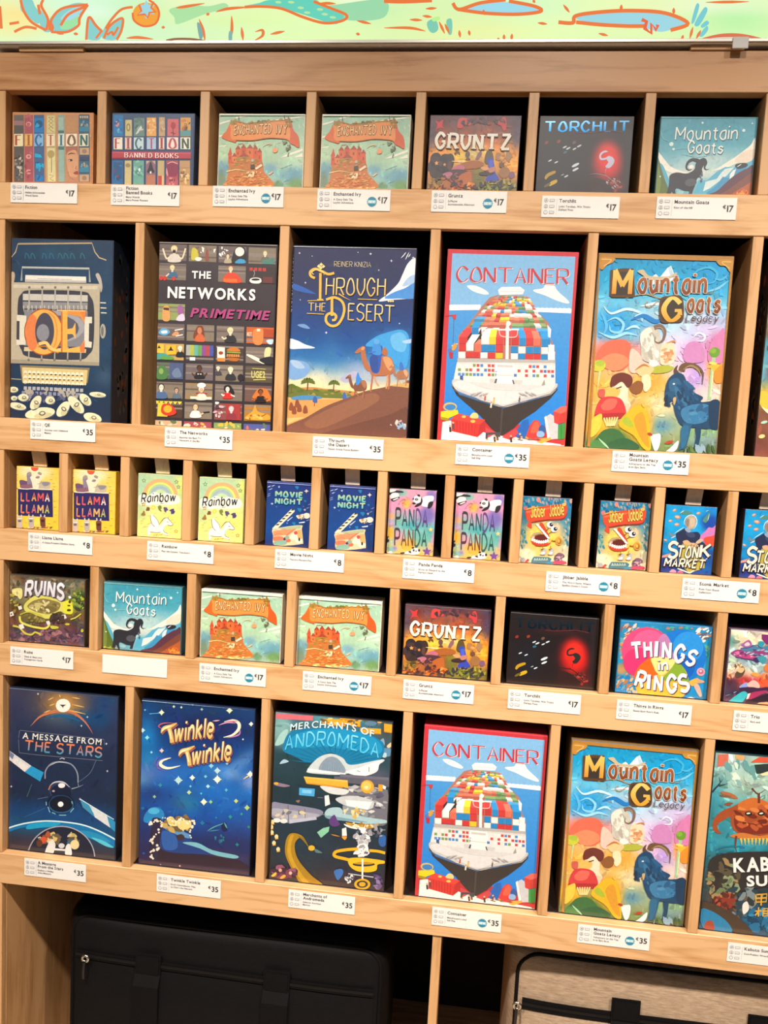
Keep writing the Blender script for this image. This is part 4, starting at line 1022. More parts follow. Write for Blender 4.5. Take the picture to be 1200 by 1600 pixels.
def art_stonk():
    A = Art((1020, 780, 10.909), .3235, .075, ROW[3], TINY_H, margin=.0006)
    A.field([(0, '0c98d8'), (.3, '10a0e0'), (.55, '1490d0'), (.65, '1c4c98'), (1, '18408c')], [(980, 400, 170, 160, '1440a0', .95, 2), (250, 860, 160, 90, '0c94d8', .9, 2), (200, 1130, 160, 90, '302c78', .8), (1000, 200, 120, 80, '1078c8', .8), (900, 1180, 140, 90, '0c60b0', .8)], .04, 50, 3, brush=80, bs=.04, amp=.08)
    for x, y, r, q in ((370, 190, 38, -25), (420, 305, 56, 10), (300, 372, 36, -15), (408, 432, 48, -5), (775, 242, 42, -15), (215, 698, 34, 20)):
        A.e('a88070', x, y, r, r * .6, q); A.e('d8b8a0', x - 4, y - 4, r * .7, r * .35, q)
    A.b('4c8480', '460 245 540 190 650 220 660 255 560 270'); A.st('d8ecec', 10, '465 240 540 190', 2); A.b('508478', '850 360 900 290 970 230 960 300 910 400 870 390'); A.st('d0e8e8', 9, '900 210 950 190', 2); A.st('d0e8ec', 8, '965 250 930 380', 2); A.b('6c8494', '275 560 320 590 370 600 400 620 340 640 290 620'); A.st('e0f0f4', 10, '360 590 540 470', 2); A.st('e0f4f8', 12, '305 668 400 620', 2)
    A.b('c878b8', '800 640 900 540 950 480 1010 490 1095 440 1090 600 980 650 900 680 850 720'); A.b('e04c34', '870 670 1000 630 1080 620 1030 800 910 800')
    A.b('242c4c', '390 600 470 540 560 500 640 560 760 560 810 620 800 690 880 760 900 820 700 850 430 800 410 700'); A.b('384468', '560 570 680 570 720 640 620 650'); A.b('8ca0c0', '545 510 600 490 650 545 610 570 570 550')
    A.st('e8f4f8', 12, '535 440 535 380 565 315 640 272 715 290 752 370 735 450 690 515', 2); A.b('b8a48c', '548 400 575 325 640 285 715 305 738 380 725 455 670 510 605 505 560 450'); A.b('8c7c70', '552 400 580 330 620 350 610 450 590 480'); A.b('c8b49c', '640 340 700 330 715 400 690 470 640 470')
    A.b('c8b090', '730 740 800 680 850 690 840 720 770 760'); A.b('d4a880', '510 720 590 700 640 740 720 750 780 800 700 820 560 790'); A.p('b8a848', '440 1000 500 760 720 800 880 1040 880 1170 630 1260 440 1100'); A.daubs(12, 680, 790, 90, 30, ['dcb890', '8c6c50'], 9, 22, 4)
    A.p('d89c90', '145 960 300 920 320 970 150 1000'); A.b('e090b0', '280 1240 330 1195 390 1220 380 1270 280 1270'); A.b('c86c90', '410 1250 460 1215 520 1260 420 1275'); A.st('f4ecd0', 20, '420 1180 520 1220 630 1260 730 1190', 0, 0); A.st('f4f0e0', 18, '870 1060 980 950 940 1000', 2, 0)
    A.t('S', 'f0e8d4', '235 985 420 1000', 255, (.21,), slant=.05, ol='3c3430', olw=7, sh='2c2830', shd=(14, 20)); A.t('TON', 'f0e8d4', '385 985 760 1000', 185, (.2,), slant=.22, ol='3c3430', olw=7, sh='2c2830', shd=(14, 20)); A.t('K', 'f0e8d4', '775 990 970 975', 205, (.19,), slant=.2, ol='3c3430', olw=7, sh='2c2830', shd=(14, 20))
    A.t('MARKET', 'f0e8d4', '175 1135 870 1175', 135, (.2,), slant=.25, ol='3c3430', olw=6, sh='2c2830', shd=(14, 18))
    KINDS['stonk'] = (A, '282a38')


def art_qe():
    A = Art((0, 340, 4.444), -.681, .174, ROW[2], BIG_H)
    A.field([(0, '1c3858'), (.3, '1c4060'), (.7, '1d3c5c'), (1, '1c2c48')], [(400, 250, 200, 60, '1c5068', .6), (730, 1100, 60, 60, '486078', .5), (60, 800, 40, 700, '142438', .7)], .06, 60, 3, brush=90, bs=.03, amp=.12)
    go = 'c8b088'
    A.st(go, 7, '60 275 110 240 125 185 640 180 660 240 690 280 740 297', 0, 0); A.st('8c7858', 4, '130 178 640 172', 0, 0)
    [A.st('2c6c80', 6, [(x, 285), (x + 6, 250), (x + 22, 262), (x + 30, 288)]) for x in (175, 215, 295, 345, 405, 445, 490, 560)]
    A.st('98a0a0', 14, '150 440 155 348 620 356 625 450', 0, 0); A.st('d8d8d0', 5, '155 344 622 352', 0, 0)
    A.b('b8a890', '70 430 75 385 95 378 105 400 98 450 80 500 68 480'); A.b('b8b0a8', '665 400 685 388 705 430 712 490 700 520 690 460')
    A.p('e8e4dc', '178 400 598 412 600 455 175 448'); A.p('c0bcb4', '175 430 600 440 600 455 175 448'); A.st('a8a8a4', 4, '260 425 500 432', 0, 0)
    A.p('b8ae98', '80 450 695 462 690 1030 75 1010'); A.p('ccc4b0', '95 465 680 476 676 500 95 488'); A.p('a09682', '80 985 690 1005 690 1030 75 1012')
    A.b('3a3c48', '125 600 150 530 220 505 560 512 630 550 655 640 650 880 620 950 540 990 210 970 150 920 125 830')
    A.p('c8c4bc', '160 530 610 540 610 585 160 575'); A.p('8c8c90', '160 585 610 592 610 640 160 632'); A.p('84848c', '170 640 610 650 610 900 170 890'); A.e('a0a0a8', 400, 760, 190, 110); A.e('585868', 400, 770, 150, 90); A.e('b8b8bc', 300, 800, 60, 30)
    for x in (205, 295, 385, 475, 565):
        A.st('b0aca0', 10, [(x, 480), (x - 2, 640)], 0, 0); A.st('a8a498', 9, [(x - 2, 900), (x - 5, 1000)], 0, 0); A.e('787468', x, 486, 9); A.e('787468', x - 5, 990, 9)
    for k in range(16):
        A.st('c8c4b4', 8, [(165 + k * 29, 612), (168 + k * 29, 660)], 1)
    A.p('dcd8c8', '120 676 185 682 180 885 115 885'); A.p('3c3c44', '118 718 138 720 136 850 116 848'); A.p('dcd8c8', '590 690 640 690 640 735 620 735 618 860 640 865 636 905 585 900'); A.p('3c3c44', '622 740 648 740 645 860 620 858')
    A.p('d0c49c', '170 900 600 915 598 940 168 928')
    for x, y in ((715, 592), (718, 628), (720, 662)):
        A.st('d0ccc4', 8, [(x - 18, y), (x + 22, y + 2)], 0, 0)
    A.e('a8a498', 716, 790, 20, 52); A.e('6c6c70', 712, 790, 9, 34); A.st('8c7c68', 12, '58 730 62 860 55 1000 70 1130', 0); A.st('b0a890', 6, '80 1120 150 1125', 0, 0)
    T = 'title_lettering'
    A.e('a85424', 305, 795, 136, 164, tgt=T, n=32); A.e('f0b058', 305, 795, 128, 156, tgt=T, n=32); A.e('e0804c', 226, 800, 46, 128, tgt=T); A.e('484858', 312, 790, 66, 128, tgt=T, n=28); A.e('8a8a94', 300, 800, 44, 60, tgt=T); A.st('d89848', 12, '335 660 380 700 398 790 385 880 350 925', 0, 1, T)
    A.st('f4c878', 22, '270 880 320 870 350 905 400 925 450 905', 0, 1, T); A.st('c87828', 8, '265 900 320 895 350 925 410 940', 0, 1, T)
    A.p('f0b050', '425 655 470 640 470 935 425 935', T); A.p('e09040', '395 640 600 645 585 735 560 690 470 672 470 650', T); A.p('f0b458', '395 935 590 940 588 850 560 895 470 912', T); A.p('f0b458', '470 775 505 770 525 730 528 845 505 810 470 810', T); A.p('c87030', '425 655 436 655 436 935 425 935', T)
    A.st('f8d090', 6, '400 645 595 650', 0, 0, T); A.p('e08040', '560 660 600 648 588 720', T); A.p('e07c44', '555 900 590 855 590 935 560 935', T)
    A.p('8c7c5c', '140 1025 625 1045 610 1150 155 1145'); A.p('d8c488', '155 1040 610 1060 600 1165 160 1150')
    for r in range(3):
        for k in range(14):
            x, y = 178 + k * 30, 1075 + r * 34 + k * 1.2
            A.e('ece8d0', x, y, 13, 13, n=10, step=(k == 0)); A.e('b8a878', x, y + 9, 10, 4, n=8, step=(k == 0))
    for r in range(2):
        for k in range(14):
            x, y = 178 + k * 30 - (14 - k) * r, 1185 + r * 32 + k * 1.2
            A.p('8c90a8' if r else 'b0b0b8', [(x - 11, y - 12), (x + 11, y - 12), (x + 11, y + 12), (x - 11, y + 12)], step=(k == 0))
    A.daubs(40, 340, 1240, 230, 40, ['3c4468', '8c8ca0', '5c6484', 'b0a898'], 8, 22, 2)
    keys = [(125, 1310, 60, 24, 12), (280, 1360, 105, 40, -8), (440, 1330, 34, 62, 38), (250, 1285, 30, 55, 35), (530, 1300, 34, 75, -42), (595, 1265, 30, 50, -45), (350, 1270, 34, 26, 0), (645, 1390, 64, 32, 15), (680, 1230, 58, 18, 5), (95, 1195, 34, 20, 0), (165, 1250, 36, 26, 0), (100, 1255, 22, 16, 0)]
    for x, y, a, b, r in keys:
        A.e('4c5478', x + 5, y + 8, a, b, r); A.e('e8e4c0', x, y, a, b, r); A.e('c8c498', x + a * .2, y + b * .35, a * .6, b * .45, r); A.e('3c3c40', x + a * .15, y, min(a, b) * .55, min(a, b) * .4, r); A.e('d8d4b4', x + a * .15, y - 1, min(a, b) * .38, min(a, b) * .24, r)
    KINDS['qe'] = (A, '1c2c40')


def art_net():
    A = Art((220, 350, 4.444), -.4235, .192, ROW[2], BIG_H)
    A.field([(0, '3c343c'), (1, '2e282e')], [], .05, 30, 2)
    rn = random.Random(4)

    def cell(c, r):
        # four columns, nine rows and a cut-off tenth
        ys = [138, 272, 410, 552, 690, 828, 960, 1095, 1228, 1362]
        x0, y0 = 130 + c * 207 - (ys[r] - 138) * .028, ys[r] + c * 8.5
        return np.array([(x0, y0), (x0 + 190, y0 + 7), (x0 + 187, y0 + 120), (x0 - 3, y0 + 113)])
    skin, dk = 'e8d8b8', '2c2428'
    S = {}
    for c in range(4):
        for r in range(10):
            if (r == 1 and c == 1) or r == 2 or (r == 3 and c > 0):
                continue
            Q = cell(c, r)
            base = rn.choice(['7c7068', '6c6060', '847868', '706468'])
            base = {(0, 3): '90a060', (3, 4): 'c86030', (1, 5): '484048', (2, 5): '483c38', (0, 6): '60705c', (3, 6): '584c38', (0, 8): '4c3830', (3, 8): 'b07830', (0, 5): 'c0a060', (1, 7): '98805c', (3, 7): '705048', (2, 8): '8c4848'}.get((c, r), base)
            A.p(base, Q)
            for k in range(3):
                v = rn.random() * .8
                A.p('8c8078' if k else '645858', [A.q4(Q, 0, v), A.q4(Q, 1, v), A.q4(Q, 1, v + .1), A.q4(Q, 0, v + .1)])
            S[(c, r)] = Q

    def fig(c, r, u, v, s, hair, shirt, sk=skin, arms=None):
        Q = S[(c, r)]
        x, y = A.q4(Q, u, v)
        A.b(shirt, [(x - 40 * s, y + 78 * s), (x - 30 * s, y + 36 * s), (x - 8 * s, y + 26 * s), (x + 10 * s, y + 26 * s), (x + 32 * s, y + 36 * s), (x + 42 * s, y + 78 * s)])
        if arms:
            for dx, dy in arms:
                A.st(sk, 11 * s, [(x + (28 if dx > 0 else -28) * s, y + 45 * s), (x + dx * s * .7, y + 55 * s), (x + dx * s, y + dy * s)], 0)
        A.p(sk, [(x - 8 * s, y + 10 * s), (x + 8 * s, y + 10 * s), (x + 8 * s, y + 32 * s), (x - 8 * s, y + 32 * s)])
        A.e(hair, x, y - 8 * s, 22 * s, 22 * s); A.e(sk, x + 1 * s, y, 17 * s, 22 * s); A.e(dk, x - 6 * s, y - 2 * s, 2.6 * s); A.e(dk, x + 7 * s, y - 2 * s, 2.6 * s)
    fig(0, 0, .55, .35, 1.05, 'e8d080', 'd8d0c8', arms=[(-75, -10), (75, -10)]); A.e(dk, *A.q4(S[(0, 0)], .55, .45), 12, 12)
    Q = S[(1, 0)]; A.b('c8c040', [A.q4(Q, .12, .2), A.q4(Q, .3, .3), A.q4(Q, .35, .8), A.q4(Q, .1, .9)]); A.e('f0ece8', *A.q4(Q, .35, .85), 24, 14); A.daubs(10, *A.q4(Q, .5, .3), 60, 30, ['f4f0ec', '7c5c54'], 4, 10, 5); A.b('905048', [A.q4(Q, .6, .9), A.q4(Q, .62, .3), A.q4(Q, .7, .3), A.q4(Q, .72, .9)])
    Q = S[(2, 0)]; A.b('28242c', [A.q4(Q, .5, 1), A.q4(Q, .55, .3), A.q4(Q, .7, 0), A.q4(Q, .95, .1), A.q4(Q, .98, .9)]); A.e('ece8e4', *A.q4(Q, .76, .3), 32, 32); A.b('3c9cd0', [A.q4(Q, .6, 1), A.q4(Q, .75, .75), A.q4(Q, .95, .8), A.q4(Q, .95, 1)]); fig(2, 0, .33, .6, .6, '6c4030', 'b8a890'); A.daubs(12, *A.q4(Q, .05, .3), 50, 26, ['fbf8f4'], 3, 11, 6)
    fig(3, 0, .6, .35, .75, 'a09058', '6c6c58'); A.p('4c8078', [A.q4(S[(3, 0)], .5, .75), A.q4(S[(3, 0)], .95, .6), A.q4(S[(3, 0)], .95, 1), A.q4(S[(3, 0)], .5, 1)])
    fig(0, 1, .5, .3, .8, 'e0cc80', '3c6c90', arms=[(-55, 70)]); Q = S[(0, 1)]; [A.e('c83c30', *A.q4(Q, u, .92), 13, 16) for u in (.1, .24, .56)]
    Q = S[(2, 1)]; A.b('d8482c', [A.q4(Q, .2, 1), A.q4(Q, .3, .5), A.q4(Q, .65, .45), A.q4(Q, .85, 1)]); fig(2, 1, .45, .2, .8, 'd07038', 'd8482c'); A.p('e87030', [A.q4(Q, .2, .8), A.q4(Q, .7, .8), A.q4(Q, .7, 1), A.q4(Q, .2, 1)])
    Q = S[(3, 1)]; A.p('3a3034', Q); [A.p('b83c34', [A.q4(Q, u, .05), A.q4(Q, u + .12, .05), A.q4(Q, u + .12, .25), A.q4(Q, u, .25)]) for u in (.05, .21, .37, .53)]; A.p('6c3434', [A.q4(Q, .55, .6), A.q4(Q, .9, .6), A.q4(Q, .9, .95), A.q4(Q, .55, .95)]); A.e('f4f0ec', *A.q4(Q, .28, .78), 40, 14); A.b('f4f0ec', [A.q4(Q, .08, .8), A.q4(Q, .48, .8), A.q4(Q, .42, 1), A.q4(Q, .14, 1)]); A.e('1c1818', *A.q4(Q, .28, .78), 30, 8); A.st('a8a0a0', 4, [A.q4(Q, .2, .6), A.q4(Q, .24, .4), A.q4(Q, .2, .2)])
    Q = S[(0, 3)]; A.b('d8a060', [A.q4(Q, .2, 1), A.q4(Q, .22, .2), A.q4(Q, .42, .2), A.q4(Q, .46, 1)]); A.p('40302c', [A.q4(Q, .22, .25), A.q4(Q, .42, .25), A.q4(Q, .42, .42), A.q4(Q, .22, .38)]); A.b('a060a0', [A.q4(Q, .75, .1), A.q4(Q, .9, .1), A.q4(Q, .95, .6), A.q4(Q, .76, .6)]); A.b('e0d0e8', [A.q4(Q, .7, 1), A.q4(Q, .78, .7), A.q4(Q, .95, .6), A.q4(Q, 1, 1)])
    Q = S[(0, 4)]; A.b('60a8d8', [A.q4(Q, .08, .5), A.q4(Q, .2, .3), A.q4(Q, .4, .35), A.q4(Q, .48, .55), A.q4(Q, .3, .75), A.q4(Q, .1, .65)]); A.b('d8e8f0', [A.q4(Q, .16, .48), A.q4(Q, .35, .42), A.q4(Q, .38, .58), A.q4(Q, .2, .62)]); A.b('d8986c', [A.q4(Q, .55, .7), A.q4(Q, .7, .45), A.q4(Q, .82, .6), A.q4(Q, .7, .75)]); A.st('f0e8e0', 8, [A.q4(Q, .65, .4), A.q4(Q, .95, .3)]); A.st('f0e8e0', 8, [A.q4(Q, .7, .75), A.q4(Q, .95, .65)])
    Q = S[(1, 4)]; A.b('7c4028', [A.q4(Q, .25, .8), A.q4(Q, .35, .2), A.q4(Q, .45, .05), A.q4(Q, .6, .15), A.q4(Q, .62, .9)]); A.e('c8805c', *A.q4(Q, .47, .36), 16, 24); A.b('d06840', [A.q4(Q, .3, 1), A.q4(Q, .4, .6), A.q4(Q, .58, .6), A.q4(Q, .68, 1)])
    fig(2, 4, .5, .32, .95, 'e8dc98', '2c2c34', arms=[(-62, 40)])
    Q = S[(3, 4)]; A.b('e88848', [A.q4(Q, .28, 1), A.q4(Q, .26, .2), A.q4(Q, .6, .15), A.q4(Q, .58, 1)]); A.t('HOT', 'f4dcc0', [A.q4(Q, .02, .55), A.q4(Q, .2, .55)], 26, '2', tgt='cover_art'); A.p('b04828', [A.q4(Q, .62, .1), A.q4(Q, .98, .1), A.q4(Q, .98, .6), A.q4(Q, .62, .6)]); A.b('c0e0f0', [A.q4(Q, .74, .78), A.q4(Q, .98, .72), A.q4(Q, .95, 1), A.q4(Q, .82, 1)]); A.p('f8e8d0', [A.q4(Q, .38, .1), A.q4(Q, .5, .1), A.q4(Q, .5, .25), A.q4(Q, .38, .25)])
    Q = S[(0, 5)]; A.p('f0c040', [A.q4(Q, .02, .05), A.q4(Q, .28, .05), A.q4(Q, .28, .6), A.q4(Q, .02, .6)]); A.p('f0b830', [A.q4(Q, .35, .12), A.q4(Q, .72, .08), A.q4(Q, .74, .65), A.q4(Q, .38, .7)]); A.star(dk, *A.q4(Q, .1, .25), 16, 3, .4); A.star(dk, *A.q4(Q, .53, .35), 22, 3, .4); A.b('48a098', [A.q4(Q, .02, .7), A.q4(Q, .25, .6), A.q4(Q, .5, .8), A.q4(Q, .1, 1)]); fig(0, 5, .87, .3, .7, 'f0ece0', '24242c', 'f0e8d8'); A.b('60a04c', [A.q4(Q, .2, .8), A.q4(Q, .6, .8), A.q4(Q, .6, .98), A.q4(Q, .2, .98)])
    Q = S[(1, 5)]
    for k, c in enumerate(['a8b0a8', 'b0b848', '68b0a8', '68a050', '8c4c98', 'b04848', '4858a8']):
        A.p(c, [A.q4(Q, k / 7, .03), A.q4(Q, (k + 1) / 7, .03), A.q4(Q, (k + 1) / 7, .68), A.q4(Q, k / 7, .68)])
    A.p('f0f0ec', [A.q4(Q, .14, .78), A.q4(Q, .34, .78), A.q4(Q, .34, .98), A.q4(Q, .14, .98)])
    Q = S[(2, 5)]; A.p('ece8dc', [A.q4(Q, .04, .08), A.q4(Q, .32, .1), A.q4(Q, .34, .95), A.q4(Q, .06, .95)]); A.e('a03c28', *A.q4(Q, .18, .45), 16, 12); A.p('e88838', [A.q4(Q, .06, .75), A.q4(Q, .33, .75), A.q4(Q, .34, .97), A.q4(Q, .06, .97)]); A.b('c87830', [A.q4(Q, .4, .3), A.q4(Q, .55, .08), A.q4(Q, .75, .08), A.q4(Q, .88, .32)]); A.p('8cac40', [A.q4(Q, .4, .34), A.q4(Q, .9, .36), A.q4(Q, .9, .44), A.q4(Q, .4, .42)]); [A.p('e89040', [A.q4(Q, u, .5), A.q4(Q, u + .06, .5), A.q4(Q, u + .06, .66), A.q4(Q, u, .66)]) for u in (.4, .48, .56, .64, .72, .8)]; A.b('b86828', [A.q4(Q, .44, .72), A.q4(Q, .85, .74), A.q4(Q, .78, .92), A.q4(Q, .5, .9)])
    Q = S[(3, 5)]; A.b('f0ecd8', [A.q4(Q, .05, .45), A.q4(Q, .3, .55), A.q4(Q, .7, .9), A.q4(Q, .6, 1), A.q4(Q, .1, .6)]); A.b('dcd8a0', [A.q4(Q, .68, .6), A.q4(Q, .72, .05), A.q4(Q, .92, .05), A.q4(Q, .86, .65)]); A.b('20202c', [A.q4(Q, .5, .75), A.q4(Q, .95, .55), A.q4(Q, 1, 1), A.q4(Q, .7, 1)])
    Q = S[(0, 6)]; A.b('4c7c48', [A.q4(Q, .05, 1), A.q4(Q, .1, .3), A.q4(Q, .3, .2), A.q4(Q, .45, .6), A.q4(Q, .4, 1)]); A.e('8cac5c', *A.q4(Q, .2, .55), 16, 20); A.p('4c5c84', [A.q4(Q, .5, 0), A.q4(Q, 1, 0), A.q4(Q, 1, 1), A.q4(Q, .5, 1)]); A.b('6c80a0', [A.q4(Q, .6, .6), A.q4(Q, .8, .3), A.q4(Q, .95, .8), A.q4(Q, .7, .9)])
    fig(1, 6, .5, .3, .85, '241c1c', '201c20', '5c3828', arms=[(-60, 35), (62, 35)]); A.p('f0ece8', [A.q4(S[(1, 6)], .44, .58), A.q4(S[(1, 6)], .58, .68), A.q4(S[(1, 6)], .58, .58), A.q4(S[(1, 6)], .44, .68)])
    fig(2, 6, .55, .32, .85, 'e8e0b0', '2c2c34', 'ece0c8'); fig(2, 6, .1, .25, .55, 'f0ece8', '44404c'); A.e('24202c', *A.q4(S[(2, 6)], .93, .75), 22, 26)
    Q = S[(3, 6)]; A.t('UGE2', 'd8d078', [A.q4(Q, .22, .72), A.q4(Q, .74, .7)], 46, '2', tgt='cover_art'); A.st('d8d078', 6, [A.q4(Q, .3, .85), A.q4(Q, .75, .8)], 0, 0); A.st('c8c070', 5, [A.q4(Q, .25, .15), A.q4(Q, .75, .17)], 0, 0)
    fig(0, 7, .22, .35, .95, '302428', '506c98', 'f0e0d0'); fig(0, 7, .78, .5, .7, '302428', '607080', 'c8a088')
    fig(1, 7, .6, .42, .85, 'f4f0e8', 'ece4d4', 'e0b890', arms=[(-60, 70)]); A.e('f4f0ec', *A.q4(S[(1, 7)], .6, .12), 30, 18); A.st('c03830', 6, [A.q4(S[(1, 7)], .4, .6), A.q4(S[(1, 7)], .8, .6)], 0, 0); A.p('e8e0d0', [A.q4(S[(1, 7)], .2, .82), A.q4(S[(1, 7)], .98, .82), A.q4(S[(1, 7)], .98, .98), A.q4(S[(1, 7)], .2, .98)])
    Q = S[(2, 7)]; A.b('241c20', [A.q4(Q, .35, .1), A.q4(Q, .55, .05), A.q4(Q, .72, .5), A.q4(Q, .6, .6), A.q4(Q, .35, .4)]); fig(2, 7, .46, .3, .8, '241c20', 'd02c28', 'f4e4d4', arms=[(-52, 40), (64, 62)])
    Q = S[(3, 7)]; A.b('d07830', [A.q4(Q, .3, .9), A.q4(Q, .35, .5), A.q4(Q, .5, .2), A.q4(Q, .7, .15), A.q4(Q, .85, .3), A.q4(Q, .95, .9)]); fig(3, 7, .58, .42, .85, '20181c', '20181c', '8c4828', arms=[(-74, 40), (60, 50)])
    Q = S[(0, 8)]; A.p('e8c840', [A.q4(Q, .12, .1), A.q4(Q, .5, .15), A.q4(Q, .48, .95), A.q4(Q, .1, .95)]); A.b('d03c28', [A.q4(Q, .3, .2), A.q4(Q, .6, .2), A.q4(Q, .8, .7), A.q4(Q, .5, .9), A.q4(Q, .25, .7)]); A.e('f0b030', *A.q4(Q, .48, .48), 30, 26)
    for k in range(6):
        A.p('ecd848', [A.q4(Q, k / 6, 0), A.q4(Q, (k + 1) / 6, 0), A.q4(Q, (k + .5) / 6, .2)])
    fig(1, 8, .4, .3, .9, '7c6040', 'f0ece8', 'e8c8a0', arms=[(62, 45)]); A.st('282428', 7, [A.q4(S[(1, 8)], .68, .6), A.q4(S[(1, 8)], .92, .55)], 0, 0)
    Q = S[(2, 8)]; A.p('a83838', [A.q4(Q, .4, 0), A.q4(Q, .95, 0), A.q4(Q, .95, 1), A.q4(Q, .45, 1)]); fig(2, 8, .62, .35, .85, 'b8b0b4', '8c3440', 'd8d0d4'); A.daubs(12, *A.q4(Q, .15, .4), 30, 50, ['f0ece8', '4c3c48', 'd8b0b8'], 6, 14, 8)
    Q = S[(3, 8)]; A.b('e0a038', [A.q4(Q, .05, .9), A.q4(Q, .3, .4), A.q4(Q, .4, 0), A.q4(Q, .5, .4), A.q4(Q, .9, .6), A.q4(Q, .95, .9)]); A.st('885820', 7, [A.q4(Q, .5, .6), A.q4(Q, .62, .7), A.q4(Q, .8, .55)]); A.daubs(9, *A.q4(Q, .4, .8), 60, 20, ['f0c060', 'a06828'], 6, 14, 9, 0)
    for c, col in enumerate(('c8a888', 'a04858', '7c9c60', '4c58a0')):
        if (c, 9) in S:
            A.p(col, S[(c, 9)]); A.daubs(7, *A.q4(S[(c, 9)], .5, .25), 80, 22, ['e8d0b8', 'c86850', '5c7450', 'd8b848'], 6, 16, c)
    A.t('THE', 'fbf8f4', '355 378 495 382', 50, '2', track=.06); A.t('NETWORKS', 'fbf8f4', '185 512 805 532', 76, '2', track=.05); A.t('PRIMETIME', 'b04480', '342 646 895 668', 62, '2', slant=.22, track=.06)
    A.p('b8aca0', '128 128 950 150 950 154 128 133')  # thin painted highlight where the top edge catches light
    KINDS['net'] = (A, '342c30')


